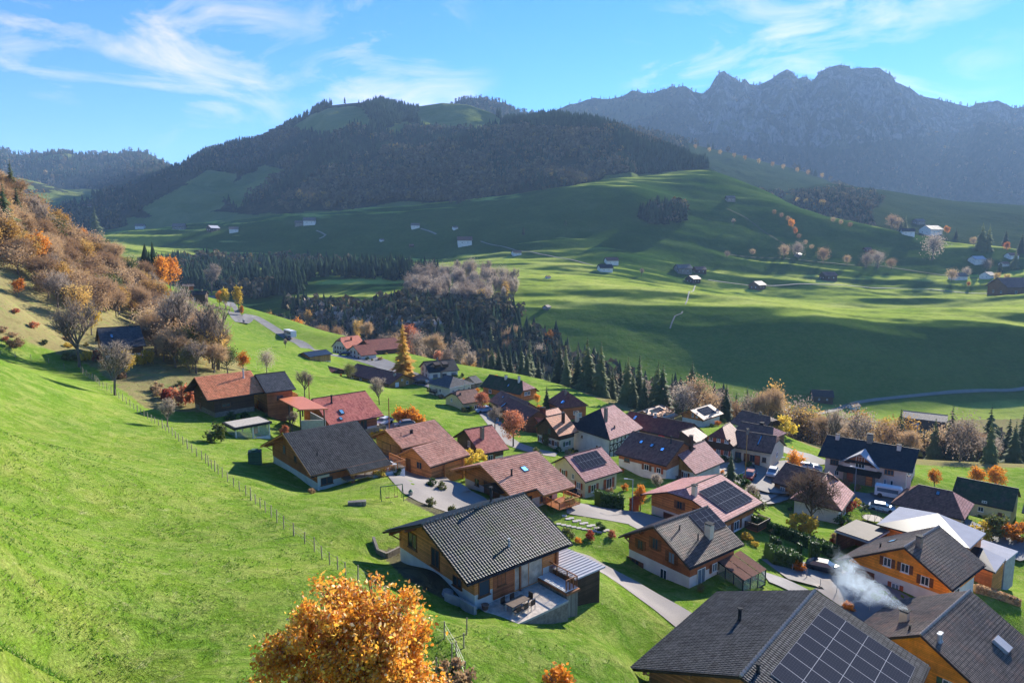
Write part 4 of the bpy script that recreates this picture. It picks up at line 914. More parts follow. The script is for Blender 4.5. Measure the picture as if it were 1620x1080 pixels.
# ---- O1 O2 P
for k,lab in (('O1','left one of the twin timber chalets with pale roofs and solar panels by the wood'),('O2','right one of the twin timber chalets with pale roofs and solar panels, orange boarded front')):
    fr=list(HF[k]);fr[10]=fr[10]+1.0
    if k=='O1':fr[6]=3.8;fr[7]=.42
    h=House(k,'chalet',lab,fr=tuple(fr));h.body('white','wood_or',.9,og=1.0,oe=.7,down=4).roof('pale',fascia='beam_or').panels('a',.25,.78,.12,.72,5,3).brackets('1','beam_dk')
    h.win('1',.5,1.6,.6,1.4,None).win('1',.7,1.6,.6,1.4,None).win('a',.3,.9,1.4,.9,None).balcony('2',.1,.9,.9,1.2,'beam_or')
h=House('P','house','house with a broad brown roof and dark gable above white walls, near the wood',fr=(59.5,172.4,-42.1,5.306,9.6,4.6,4.6,.57,0,1.2,-46.8));h.dr2=.8
h.body('white','wood_dk',1.6,og=1.0,oe=.8).roof('brown',fascia='beam_dk').chimney('a',.6,.06,.5,.7,'stone')
for u in (.3,.5,.75): h.win('2',u,.5,.7,1.0,'sh_br')
# ---- Q restaurant
h=House('Q','inn','long inn with a brown roof and a white gable wall by the car park');h.dr2=.9
h.body('cream','cream',og=.4,oe=.9).roof('brown',fascia='beam_dk').chimney('a',.3,.15,.5,1.0,'stone').skylight('a',.62,.1,.25,3.0)
h.win('a',.18,.6,1.2,1.5,None,'frame_br').doorp('a',.4,1.0,2.0).win('a',.55,.6,1.0,1.4,None,'frame_br').doorp('a',.68,.9,2.0,'sh_rd').win('a',.85,.9,.8,1.0,None,'frame_br').win('2',.45,1.0,1.4,1.0,None).win('2',.4,-1.2,2.4,.9,None)
h=House('QW','house','dark timber house wing with a jerkin-head gable, orange shutters and long balconies beside the inn');h.dr1=1.6
h.body('cream','wood_dk',1.5,og=.6,oe=.5).roof('brownred',fascia='beam_dk').balcony('1',0,1,1.5,.9,'beam_dk','beam_dk',solid=True)
for u in(.2,.5,.8): h.win('1',u,2.7,.8,.9,'sh_rd').win('1',u,.1,.9,1.2,'sh_rd')
h=House('QX','house','low roof of faded pink and brown tiles squeezed between the inn and the brown-roofed house',fr=(52.5,152,-39.8,5.5,9,3.6,3.6,.45,0,1.5,-45));h.body('cream','wood_br',1.5,og=.4,oe=.5).roof('brown',fascia='beam_dk').chimney('b',.5,.2,.8,.6,'beam_dk')
h.ro.data.materials.append(T['pinkb']);h.ro.data.polygons[2].material_index=1
# ---- R, S
h=House('R','chalet','orange-brown chalet whose pink roof carries the largest solar array, with a garage and corner balcony',fr=(23.4,91.6,-33.9,.733,10.6,6.9,6.6,.36,1.6,0,-39.6));h.dr1=.75
h.body('pink','wood_or',1.7,og=1.1,oa=.8,ob=1.2).roof('pinkb',fascia='beam_dk').panels('a',.24,.90,.20,.86,8,3).chimney('a',.13,.22,.6,1.3,'cream')
h.win('1',.42,2.6,.9,1.1,'sh_br','frame_br').win('1',.68,2.3,.9,1.1,'sh_br','frame_br').doorp('1',.30,2.4,1.9,'garage','garage_door',z=-.6).win('1',.62,.3,.6,.8,None).win('a',.45,.5,1.4,1.3,'sh_br').balcony('a',.72,1.14,.2,2.0,'wood_dk','wood_red',solid=True)
h=House('S','chalet','chalet with a chocolate timber gable, white chimney, grey solar panels and a glass conservatory');Sh_=h
h.body('white','wood_red',1.25,og=1.0,oa=.7,ob=.8).roof('brown_g',True,fascia='beam_dk',ridge='stone').panels('a',.60,.99,.04,.52,4,3).chimney('a',.61,.60,.75,1.5,'cream').pipe('a',.30,.25,.08,.5).pipe('a',.42,.58,.08,.7)
h.win('1',.20,1.9,.8,1.1,'sh_br','frame_br').win('1',.45,2.7,.9,1.3,'sh_br','frame_br').win('1',.72,1.9,.9,1.3,'sh_br','frame_br').win('1',.12,-.6,1.3,.9,'sh_br','frame_br').win('1',.60,-.7,1.0,1.5,None).win('a',.25,-.5,1.4,2.2,None).win('a',.55,.6,.9,1.0,'sh_br').brackets('1','beam')
# conservatory
mb=MB();c=h.cx;X0,X1=6.0-c,10.4-c;Y0=h.ya;Y1=h.ya-3.4;zt=1.6;zl=.7;zb=-1.2
for x in (X0,X0+1.45,X0+2.9,X1):
    mb.bar((x,Y1,zb),(x,Y1,zl),.1);mb.bar((x,Y0,zt),(x,Y1,zl),.1)
for y in (Y0,Y0-1.1,Y0-2.2,Y1):
    for x in (X0,X1):
        z=zt+(zl-zt)*(y-Y0)/(Y1-Y0);mb.bar((x,y,zb),(x,y,z),.1)
for z in (zb+.02,zl):mb.bar((X0,Y1,z),(X1,Y1,z),.12)
mb.bar((X0,Y0,zb+.3),(X0,Y1,zb+.3),.1).bar((X1,Y0,zb+.3),(X1,Y1,zb+.3),.1)
o=mb.build('conservatory',M['metal_dk'],h.root)
t=NT('conservatory_glass');t.col((.35,.45,.45));t.set(Roughness=.05,Alpha=.45,Specular_IOR_Level=.8);MGL=t.m
mb=MB().poly([(X0,Y1,zb),(X1,Y1,zb),(X1,Y1,zl),(X0,Y1,zl)]).poly([(X0,Y0,zb),(X0,Y1,zb),(X0,Y1,zl),(X0,Y0,zt)]).poly([(X1,Y0,zb),(X1,Y1,zb),(X1,Y1,zl),(X1,Y0,zt)]);mb.build('glazing',MGL,o)
mb=MB()
for i in (0,2): mb.box(X0+1.48*i,X0+1.48*i+1.4,0,1,0,0)
mb=MB()
for i in range(3):
    a,b=X0+.06+1.47*i,X0+1.4+1.47*i
    mb.add([(a,Y0,zt+.08),(a,Y1-.15,zl+.04),(b,Y1-.15,zl+.04),(b,Y0,zt+.08)],[(0,1,2,3)])
mb.build('roof_glazing',M['pinkpanel'] if 'pinkpanel' in M else M['copper'],o)
# ---- T
h=House('T','barn','old barn with a pink roof and shade-painted hip partly hidden by a big bare tree',fr=(52.3,113,-41.3,.93,10.5,4.4,4.0,.72,3.0,0,-47.2))
h.body('white','white',og=.5,oe=.6).roof('pinkb',fascia='beam_dk').pipe('a',.6,.35,.1,.2)
h.ro.data.materials.append(T['brown']);h.ro.data.polygons[2].material_index=1  # brown tiles paint the shade on the left-facing hip
for u in (.3,.55,.8): h.win('a',u,.4,.8,1.0,'sh_rd')
h=House('T9','barn','dark brown lean barn roof behind the big bare tree, next to the parking',fr=(52.5,126.5,-41.2,5.35,9.5,4.5,3.5,.62,0,0,-46.6));h.body('wood_br','wood_br',og=.4,oe=.5).roof('brown',fascia='beam_dk').win('a',.2,1.0,1,1,None)
# ---- U
h=House('U','guest_house','large pale pink guest house with a black roof, a light metal gable and three chimneys')
h.body('pink','pink',og=1.2,oa=1.3,ob=1.3,down=3).roof('black',fascia='beam_dk');Uh=h
h.chimney('a',.13,.12,.7,.9,'pink').chimney('a',.48,.02,1.0,1.6,'stone').chimney('a',.80,.15,.7,.9,'pink')
c=h.cx;gw=3.7;gx=.46*h.L-c;yf=h.ya-1.2;zr=h.H-1.0;pg=.62
def gab(mb,x0,x1,y0,y1,zb): pass
mb=MB().box(gx-gw+.5,gx+gw-.5,yf+.5,h.ya+2,-3,zr-pg*(gw-.3));mb.prism([(gx-gw+.5,zr-pg*(gw-.5)-.5),(gx+gw-.5,zr-pg*(gw-.5)-.5),(gx,zr-.3)],yf+.5,h.ya+2,'y');mb.build('front_gable',M['pink'],h.root)
mb=MB().prism([(gx-gw+.5,zr-pg*(gw-.5)-.35),(gx+gw-.5,zr-pg*(gw-.5)-.35),(gx,zr-.25)],yf+.4,yf+.5,'y');mb.build('gable_cladding',M['wood_red'],h.root)
yr=-.6
for sg,mt in ((-1,'metal_dk'),(1,'whitemetal')):
    P=[(gx,yf-.2,zr),(gx+sg*gw,yf-.2,zr-pg*gw),(gx+sg*gw,-(h.H-(zr-pg*gw))/h.p,zr-pg*gw+.05),(gx,-(h.H-zr)/h.p+.3,zr+.02)]
    mb=MB();mb.add(P+[(x,y,z-.18) for x,y,z in P],[(0,1,2,3),(7,6,5,4),(0,4,5,1),(1,5,6,2),(2,6,7,3),(3,7,4,0)]);mb.build('gable_roof',M['whitemetal'] if sg>0 else M['concrete'],h.root)
mb=MB().prism([(yf-1.6,1.9),(yf+.6,1.9),(yf+.6,2.6)],gx-gw-.3,gx+gw+.3);mb.build('porch_roof',T['black'],h.root)
mb=MB().box(gx-2.9,gx+2.9,yf+.1,yf+.5,-2.5,1.9);mb.build('porch_wall',M['stone'],h.root)
oya=h.ya;h.ya=yf+.5
f=lambda x:(x+c-h.g1x)/(h.g2x-h.g1x)
h.win('a',f(gx),4.0,1.6,1.1,None,'frame_w',div=2).win('a',f(gx),2.75,1.7,.9,None,'frame_w',div=2).win('a',f(gx-2.4),3.4,.9,1.0,None,'frame_br').win('a',f(gx+2.4),3.4,.9,1.0,None,'frame_br')
h.ya=yf+.1;h.doorp('a',f(gx-1.6),1.1,2.0,'sh_rd',z=-.4).doorp('a',f(gx+1.9),1.1,2.0,'wood_or',z=-.4);h.ya=oya
h.win('a',.12,2.2,1.6,1.1,None,'frame_br',div=2).win('a',.80,2.2,1.7,1.1,None,'beam_or',div=2).win('a',.76,.0,.5,1.2,None,'frame_w',div=0).win('a',.84,.0,.5,1.2,None,'frame_w',div=0).win('a',.16,.1,.8,1.0,None).win('2',.3,2.0,.9,1.2,'sh_gn').win('2',.7,2.0,.9,1.2,'sh_gn')
# ---- V W
h=House('V','house','cream house with a hipped brown roof and sun-painted pink right end, before the guest house',fr=(72.0,122.3,-43.3,5.55,11.4,4.9,5.0,.61,3.2,2.8,-49.2))
h.body('yellow','yellow',og=.6,oe=.7).roof('brown',fascia='beam_dk').chimney('b',.12,.3,.6,1.6,'pink').skylight('a',.55,.12,.6,.8)
h.ro.data.materials.append(T['pinkb']);h.ro.data.polygons[3].material_index=1  # pink tiles paint the right hip brighter than the self-shaded front
for u in (.12,.3,.7): h.win('a',u,.9,.8,1.2,'sh_gn')
h.win('a',.5,.9,1.2,1.2,None,'beam_or').win('2',.4,.9,.8,1.2,'sh_gn')
h=House('W','barn','pale yellow barn with a flat brown roof at the right edge, beside a grey-roofed lean-to',fr=(88.7,131,-45.6,5.53,10.0,5.0,5.0,.58,0,0,-51.5))
h.body('yellow','yellow',og=.4,oe=.5).roof('mossy',fascia='beam_dk').win('a',.5,1.4,.9,.9,None,'frame_w').doorp('a',.85,.9,1.9,'garage').win('a',.55,3.2,.8,.4,None)
h=House('W2','lean_to','grey-roofed open shed joined to the right of the pale yellow barn',fr=(97.0,123.5,-46.6,5.53,9,4.5,4.5,.45,0,0,-51.0));h.body('wood_dk','wood_dk',og=.4,oe=.6).roof('grey',fascia='beam_dk').doorp('a',.3,2.4,2.2,'garage')
# ---- Z AA AB
h=House('Z','chalet','bright orange chalet with brown shutters, a garage and a curtained gable, behind the chimney smoke');Zh=h
h.body('white','wood_vivid',1.9,og=1.1,oa=.7,ob=1.2).roof('brown_g',True,fascia='beam_dk',ridge='ridge_w').chimney('a',.25,.12,.6,1.2,'stone').pipe('b',.3,.5,.1,.5).skylight('b',.5,.4,1.0,.8)
h.win('1',.40,3.0,.9,1.1,'sh_br').win('1',.58,3.0,.9,1.1,'sh_br').win('1',.78,2.3,.9,1.1,'sh_br').doorp('1',.16,2.5,2.0,'garage','garage_door',z=-.6).win('1',.50,.1,.9,1.1,'sh_rd').win('a',.3,.3,1.6,1.8,None,'frame_w')
h=House('AA','chalet','orange timber chalet with a brown corrugated roof and a smoking chimney, bottom right corner');AAh=h
h.body('white','wood_vivid',1.5,og=.9,oe=.9).roof('brown_g',True,fascia='beam_dk',ridge='ridge_w').chimney('b',.36,.42,.75,1.1,'cream').pipe('a',.10,.16,.15,.7,'metal',n=2).pipe('b',.12,.2,.1,.5)
h.win('1',.5,2.6,1.0,1.0,None,'frame_br').win('1',.7,2.2,1.0,1.2,'sh_gn')
P,nr=h.plane_on('a',.60,.70,.50,.68,.05);Q=[p+nr*.35 for p in P];MB().add(P+Q,[(0,1,2,3),(7,6,5,4),(0,4,5,1),(1,5,6,2),(2,6,7,3),(3,7,4,0)]).build('roof_hatch',M['whitemetal'],h.ro)
h=House('AB','house','largest dark roof at the bottom of the picture, half covered by black solar panels',fr=tuple(HF['AB'][:10])+(-36.6,));ABh=h
h.body('white','wood_or2',1.4,og=1.4,oe=1.1).roof('dark',True,fascia='beam_dk',ridge='ridge_w').panels('a',.14,.90,.14,.92,7,4).pipe('b',.58,.44,.15,1.1).pipe('a',.10,.07,.13,.6)
h.win('1',.3,1.6,1.2,1.2,None,'frame_br').brackets('1')
h=House('QQ','house','house with a dark grey tiled roof almost buried among the autumn bushes of the slope',fr=(-98,160,-19.3,.63,9.0,8.0,8.0,.5,0,0,-26.5));h.body('white','wood_br',1.5,og=.6,oe=.8).roof('dark_b',fascia='beam_dk').skylight('a',.25,.35,.6,1.6).win('a',.5,.4,1.2,1.0,None)
# ------------------------------------------------------------------ roads and paved ground (draped strips)
def drape(name,pts,w,mat,dz=.07,nx=7,label=None,kind='structure',px=True,seg=1.5,curb=None):
    P=[]
    for i,p in enumerate(pts):
        q=hit(*p[:2]) if px else Vector((p[0],p[1],0))
        ww=p[2] if len(p)>2 else w
        P.append((q.x,q.y,ww))
    # subdivide with Catmull-Rom
    out=[];n=len(P);P=np.array(P)
    for i in range(n-1):
        p0,p1,p2,p3=P[max(i-1,0)],P[i],P[i+1],P[min(i+2,n-1)]
        m=max(2,int(np.hypot(*(p2-p1)[:2])/seg))
        for k in range(m):
            t=k/m;out.append(.5*((2*p1)+(-p0+p2)*t+(2*p0-5*p1+4*p2-p3)*t*t+(-p0+3*p1-3*p2+p3)*t**3))
    out.append(P[-1]);O=np.array(out);D=np.gradient(O[:,:2],axis=0);D/=np.maximum(np.hypot(D[:,0],D[:,1]),1e-6)[:,None]
    N=np.c_[D[:,1],-D[:,0]];V=[]
    for o,nn in zip(O,N):
        zc=[drop(o[0]+nn[0]*o[2]*(j/(nx-1)-.5),o[1]+nn[1]*o[2]*(j/(nx-1)-.5)) for j in range(nx)]
        zm=sum(zc)/nx
        for j in range(nx): V.append((o[0]+nn[0]*o[2]*(j/(nx-1)-.5),o[1]+nn[1]*o[2]*(j/(nx-1)-.5),max(zc[j],zm*.6+zc[j]*.4)+dz))
    ob=mk(name,np.array(V),grid_faces(len(O),nx),M[mat],smooth=True);tag(ob,kind=kind);return ob,O,N
M['road']=plain('road_asphalt',(.17,.165,.16),.9,var=.2,scale=.35)
M['drive']=plain('drive_concrete',(.22,.195,.175),.9,var=.16,scale=.3)
M['street']=plain('street_asphalt',(.23,.21,.19),.9,var=.22,scale=.18)
M['track']=plain('pale_track',(.20,.20,.16),.9,var=.15,scale=.3)
drape('road',[(335,468),(365,484),(400,500),(430,518),(455,534),(480,546),(505,555),(535,563),(570,568)],5.5,'road')
drape('yard',[(545,562,5),(570,566,12),(610,578,9),(660,600,6),(700,612,6)],6,'road')
drape('driveway',[(615,712,4),(645,740,8),(680,768,10),(718,797,11),(750,815,9)],8,'drive')
drape('lane',[(735,822),(790,845),(850,862),(905,878),(940,897),(1000,930),(1050,961),(1088,986),(1130,1012)],3.6,'drive')
drape('driveway',[(895,803,4),(930,808,5.5),(965,815,6.5),(1005,823,8),(1045,838,8)],6,'drive')
drape('car_park',[(1095,722,9),(1130,732,14),(1165,742,16),(1200,752,16),(1240,752,12),(1275,745,7)],12,'street')
drape('street',[(1215,700,4),(1240,712,6),(1275,722,6),(1300,735,5)],6,'street')
drape('street',[(1225,765,5),(1190,790,4),(1250,775,4)],5,'street')
drape('street',[(1310,775,4),(1340,785,7),(1375,795,11),(1420,800,11),(1470,812,8),(1560,850,7),(1640,880,7)],8,'road')
drape('courtyard',[(1225,900,5),(1262,905,7),(1300,912,9),(1345,930,9),(1390,955,9),(1430,985,8)],8,'drive')
drape('driveway',[(603,672,5),(625,676,8),(652,675,6)],7,'street')
drape('village_lane',[(690,607),(712,618),(735,635),(765,650),(782,670),(800,695),(840,712),(880,720)],4,'street')
drape('village_lane',[(640,598),(665,605),(690,612),(720,628)],5,'street')
drape('field_road',[(1290,655),(1340,642),(1375,634),(1430,628),(1520,620),(1640,611)],3.6,'track',dz=.25,nx=5,seg=6)
drape('field_road',[(760,382),(815,396),(870,405),(930,418),(965,430)],2,'track',dz=.3,nx=4,seg=8)
drape('field_road',[(1120,443),(1200,452),(1290,450),(1400,456),(1500,461),(1580,466),(1640,468)],2.2,'track',dz=.3,nx=4,seg=8)
drape('field_path',[(1100,452),(1085,480),(1068,500),(1060,520)],1.0,'track',dz=.3,nx=3,seg=8)
drape('field_path',[(500,365),(515,372),(505,378)],3,'track',dz=.4,nx=3,seg=8)
drape('field_path',[(665,362),(690,371)],3,'track',dz=.4,nx=3,seg=8)
M['earth']=plain('earth_track',(.06,.07,.035),.95,var=.3,scale=.2)
drape('field_path',[(1150,402),(1240,409),(1330,418),(1440,428),(1560,441)],1.6,'earth',dz=.3,nx=3,seg=8)
drape('field_path',[(1150,330),(1190,352),(1230,380),(1262,398)],1.6,'earth',dz=.3,nx=3,seg=8)
# white parking lines
mb=MB()
for px_,py_ in ((1166,742),(1182,745),(1198,749)):
    a=hit(px_,py_);d=Vector((-.64,-.77,0))
    pts=[a+d*k*1.0 for k in range(5)]
    for p,q in zip(pts,pts[1:]):
        n=Vector((.05,-.042,0));mb.add([Vector((r.x,r.y,drop(r.x,r.y)+.22)) for r in (p-n,p+n,q+n,q-n)],[(0,1,2,3)])
tag(mb.build('road_marking',M['frame_w']),kind='structure')
# ------------------------------------------------------------------ decks and small constructions
def local(h,x,y,z=0): return (x-h.cx,y,z)
h=BBh
mb=MB()
x=1.7
mb.box(1.7-h.cx,8.1-h.cx,-9.9,h.ya,-.16,-.02);o=mb.build('deck',M['concrete'],h.root)
M['deckg']=mat_wood('weathered_deck',(.42,.40,.36),.15,var=.25,horizontal=False)
mb=MB();y=-9.9
while y<h.ya-.1: mb.box(1.65-h.cx,8.15-h.cx,y,y+.135,-.02,.03);y+=.15
mb.build('deck_boards',plain('weathered_board',(.50,.43,.36),.8,var=.35,scale=2.5),o)
mb=MB().box(1.7-h.cx,8.1-h.cx,-9.85,h.ya,-2.5,-.16);mb.build('deck_base',M['stone'],h.root)
MB().box(8.15-h.cx,9.7-h.cx,-9.7,h.ya+.0,.3,.5).build('terrace_floor',M['beam'],h.root);MB().box(8.3-h.cx,9.6-h.cx,-9.5,h.ya,-3,.3).build('terrace_wall',M['wood_gr'],h.root)
mb=MB();y=-9.45
while y<h.ya: mb.box(8.2-h.cx,9.65-h.cx,y,y+.12,.52,.58);y+=.2
mb.build('terrace_slats',M['frame_w'],h.root)
mb=MB()
for (x0,y0),(x1,y1) in (((9.6,-9.4),(9.6,h.ya+.2)),((8.3,-9.4),(11.1,-9.4))) :
    x1=min(x1,9.6);a=Vector((x0-h.cx,y0,.55));b=Vector((x1-h.cx,y1,.55));nb9=int((b-a).length*7);mb.bar(a+Vector((0,0,1)),b+Vector((0,0,1)),.07)
    for i in range(4):q=a+(b-a)*i/3;mb.bar(q,q+Vector((0,0,1)),.08)
    for i in range(nb9):q=a+(b-a)*(i+.5)/nb9;mb.bar(q,q+Vector((0,0,1)),.03)
mb.build('railing',M['beam'],h.root)
# shed with a light striped roof
def W(h,x,y,z): 
    yw=h.root.rotation_euler.z;c,s=math.cos(yw),math.sin(yw);X=x-h.cx
    return Vector((h.root.location.x+c*X-s*y,h.root.location.y+s*X+c*y,h.root.location.z+z))
p=W(h,11.6,-6.3,-1.0);sh=empty('shed',p,h.root.rotation_euler.z);tag(sh,'dark boarded shed under a light corrugated roof, between the nearest chalet and the lane','shed')
MB().box(-1.5,1.6,-2.4,2.4,-2.5,1.9).build('wall',M['wood_gr'] if False else M['wood_dk'],sh)
mb=MB().box(-1.9,1.9,-2.8,2.8,1.95,2.03)
n=14
for i in range(n): y=-2.8+5.6*i/n;mb.box(-1.9,1.9,y,y+.2,2.03,2.09)
mb.build('roof',M['whitemetal'],sh)
# garden table with chairs on the deck
tb=empty('garden_table',W(h,3.9,-8.2,.03),h.root.rotation_euler.z+.1);tag(tb,'grey-framed garden table on the timber deck of the nearest chalet','table')
MB().box(-1.0,1.0,-.5,.5,.70,.75).build('tabletop',plain('brown_tabletop',(.16,.12,.09),.5),tb)
for sx in(-.9,.9):
    for sy in(-.42,.42): MB().box(sx-.05,sx+.05,sy-.05,sy+.05,0,.7).build('leg',M['metal'],tb)
def chair(loc,rz,label):
    c=empty('garden_chair',loc,rz);tag(c,label,'chair','garden chairs on the deck')
    MB().box(-.25,.25,-.25,.25,.42,.46).build('seat',M['beam_dk'],c);MB().box(-.25,.25,.22,.26,.46,.92).build('backrest',M['beam_dk'],c)
    for sx in(-.23,.23):
        for sy in(-.23,.23): MB().box(sx-.02,sx+.02,sy-.02,sy+.02,0,.42).build('leg',M['metal'],c)
    return c
rz=h.root.rotation_euler.z+.1
for (x,y,r,l) in ((3.2,-8.95,3.14,'garden chair on the front-left side of the deck table'),(4.0,-8.95,3.14,'garden chair on the front middle side of the deck table'),(4.8,-8.9,3.14,'garden chair on the front-right side of the deck table'),(3.2,-7.45,0,'garden chair between the deck table and the chalet wall, left one'),(4.2,-7.45,0,'garden chair between the deck table and the patio window'),(5.25,-8.1,-1.57,'garden chair at the right end of the deck table')):
    chair(W(h,x,y,.03),rz+r,l)
pt=empty('plant_pot',W(h,1.9,-6.5,.0),0);tag(pt,'round terracotta plant pot at the corner of the timber deck','pot')
MB().tube((0,0,0),(0,0,.45),.22,.32,12).build('pot',M['copper'],pt)
tank=MB().tube((0,0,-.5),(0,0,.55),.7,.7,20).tube((0,0,.55),(0,0,.62),.62,.5,20).build('rain_barrel',M['concrete']);tank.location=W(h,.2,-3.2,.2);tag(tank,'grey round concrete tank in the shade beside the nearest chalet','tank')
def wallstrip(name,pts,hh,th,mat,label,cat='wall',px=True,up=.0):
    P=[hit(*p) for p in pts] if px else [Vector(p) for p in pts];mb=MB()
    for a,b in zip(P,P[1:]):
        n=max(1,int((b-a).length/2))
        for i in range(n):
            q,r=a+(b-a)*i/n,a+(b-a)*(i+1)/n
            q=Vector((q.x,q.y,drop(q.x,q.y)));r=Vector((r.x,r.y,drop(r.x,r.y)))
            d=(r-q).normalized();nn=Vector((-d.y,d.x,0)).normalized()*th/2
            mb.add([q-nn-Vector((0,0,.8)),q+nn-Vector((0,0,.8)),r+nn-Vector((0,0,.8)),r-nn-Vector((0,0,.8)),q-nn+Vector((0,0,hh)),q+nn+Vector((0,0,hh)),r+nn+Vector((0,0,hh)),r-nn+Vector((0,0,hh))],[(0,3,2,1),(4,5,6,7),(0,1,5,4),(1,2,6,5),(2,3,7,6),(3,0,4,7)])
    o=mb.build(name,M[mat]);tag(o,label,cat);return o
wallstrip('retaining_wall',[(591,856),(598,876),(612,882),(640,868)],.5,.25,'stone','low grey retaining wall curving round the shaded court of the nearest chalet')
wallstrip('retaining_wall',[(703,948),(728,958),(752,972)],.7,.25,'concrete','short concrete retaining wall ending at the deck corner')
# glazed flat-roofed extension in front of the orange-roofed farmhouse
r=hit(395,680)
def flatbox(name,label,cat,cx,cy,z,rz,L,Wd,Hh): 
    e=empty(name,(cx,cy,z),rz);tag(e,label,cat);return e
pa=at(392,112);e=empty('garden_room',(pa.x,pa.y,pa.z-.6),HF['A'][3]);tag(e,'glazed garden room with a flat black-edged roof before the orange-roofed farmhouse','garden room')
MB().box(-3.2,3.2,-2.6,2.6,2.5,2.85).build('roof_edge',M['metal_dk'],e);MB().box(-2.9,2.9,-2.3,2.3,2.85,2.9).build('roof_covering',plain('pale_roofing',(.42,.37,.30),.9),e)
mb=MB()
for x in(-2.8,0,2.8):
    for y in(-2.2,2.2): mb.box(x-.1,x+.1,y-.1,y+.1,-2,2.5)
mb.box(-2.8,2.8,-2.25,-2.15,-2,.5).box(-2.85,-2.75,-2.2,2.2,-2,.5).build('frame',M['white'],e)
MB().poly([(-2.8,-2.2,.5),(2.8,-2.2,.5),(2.8,-2.2,2.5),(-2.8,-2.2,2.5)]).poly([(-2.8,-2.2,.5),(-2.8,2.2,.5),(-2.8,2.2,2.5),(-2.8,-2.2,2.5)]).poly([(2.8,-2.2,.5),(2.8,2.2,.5),(2.8,2.2,2.5),(2.8,-2.2,2.5)]).build('glazing',MGL,e)
MB().box(-2.7,2.7,-2.1,2.1,-1,.1).build('floor',M['wood_br'],e)
MB().box(.3,1.1,-1.6,-1.5,1.0,2.0).build('sunshade',M['redmetal'],e)
# orange-roofed carport
r1=(cT*0);pts=[(434,627),(479.5,627),(519,646),(474,647.5)]
Zc=-28.6;P=[]
for p_ in pts: k=ray(*p_);P.append(Vector((k[0]*Zc/k[2],Zc/k[2],Zc)))
c0=sum(P,Vector())/4;e=empty('carport',(c0.x,c0.y,Zc-3.4));tag(e,'open timber carport with a bright orange lean-to roof in the middle of the upper yard','carport')
Q=[p-c0+Vector((0,0,3.4)) for p in P];MB().add(Q+[q-Vector((0,0,.18)) for q in Q],[(0,1,2,3),(7,6,5,4),(0,4,5,1),(1,5,6,2),(2,6,7,3),(3,7,4,0)]).build('roof',M['redmetal'],e)
def lerpq(u,v): return Q[0]*(1-u)*(1-v)+Q[1]*u*(1-v)+Q[2]*u*v+Q[3]*(1-u)*v
for u,v in ((.08,.05),(.92,.05),(.92,.93),(.08,.93),(.08,.5)):
    q=lerpq(u,v);MB().bar(q-Vector((0,0,3.8)),q-Vector((0,0,.15)),.22).build('post',M['beam_dk'],e)
mb=MB();a,b=lerpq(.95,.35),lerpq(.95,.93);c_,d_=lerpq(.1,.93),lerpq(.95,.93)
for s_,t_ in((a,b),(c_,d_)): mb.bar(s_-Vector((0,0,3)),t_-Vector((0,0,3)),.2,1.6)
mb.build('low_wall',M['concrete'],e)
# modern building behind the orange chalet; sun glare on its slopes painted as white metal
def quadroof(h,pts,z0,name,mat,root,th=.2):
    P=[Vector((x-h.cx,y,z)) for x,y,z in pts];c=root.location
    n=len(P);return MB().add(P+[p-Vector((0,0,th)) for p in P],[tuple(range(n)),tuple(range(2*n-1,n-1,-1))]+[(i,(i+1)%n,n+(i+1)%n,n+i) for i in range(n)]).build(name,M[mat] if mat in M else T[mat],root)
h=Zh
e=empty('modern_house',h.root.location.copy(),h.root.rotation_euler.z);tag(e,'modern blue-black roofed house with sun glare painted white on some slopes, behind the orange chalet','house')
ap=(21.6,4.2,4.0);C1,C2,C3,C4=(13.2,8.9,3.0),(21.6,9.4,3.4),(21.9,-1.7,3.0),(15.3,-2.0,2.8)
quadroof(h,[C1,C4,ap],0,'dark_roof','bluemetal',e);quadroof(h,[C1,ap,C2],0,'glare_white_roof','whitemetal',e);quadroof(h,[ap,C4,C3],0,'glare_white_roof','whitemetal',e)
MB().box(14.2-h.cx,21.4-h.cx,-1.4,8.6,-4,2.55).build('wall',M['wood_or'],e)
D1,D2,D3,D4=(18.9,-.3,1.7),(19.0,-2.3,1.9),(19.1,-5.0,1.4),(14.0,-5.4,1.2)
quadroof(h,[D1,(15.2,-1.2,1.0),D4,D2],0,'dark_roof','bluemetal',e);quadroof(h,[D2,D4,D3],0,'glare_white_roof','whitemetal',e)
MB().box(14.8-h.cx,18.8-h.cx,-4.9,-1.4,-4,.8).build('lower_wall',M['wood_or'],e)
quadroof(h,[(21.3,-.7,1.0),(19.3,-5.0,1.0),(24.0,-5.0,1.0),(24.5,-.7,1.0)],0,'flat_roof','whitemetal',e);MB().box(19.8-h.cx,23.8-h.cx,-4.8,-.9,-4,.75).build('side_wall',M['concrete'],e)
pc=W(h,11.0,9.9,0);e=empty('carport',(pc.x,pc.y,h.root.location.z-.4),h.root.rotation_euler.z);tag(e,'open garage with a flat grey gravel roof beside the garden hedge','carport')
MB().box(-3.0,3.0,-2.4,2.2,2.6,2.85).build('roof',M['gravel'] if False else T['grey'],e);MB().box(-3.1,3.1,-2.5,2.3,2.5,2.7).build('roof_edge',M['metal'],e)
MB().box(2.7,2.9,-2.2,2.0,-2,2.5).box(-2.8,2.8,1.9,2.1,-2,2.5).build('wall',M['wood_br'],e)
for y in(-2.2,2.0): MB().bar((-2.8,y,-2),(-2.8,y,2.5),.2).build('post',M['beam_dk'],e)
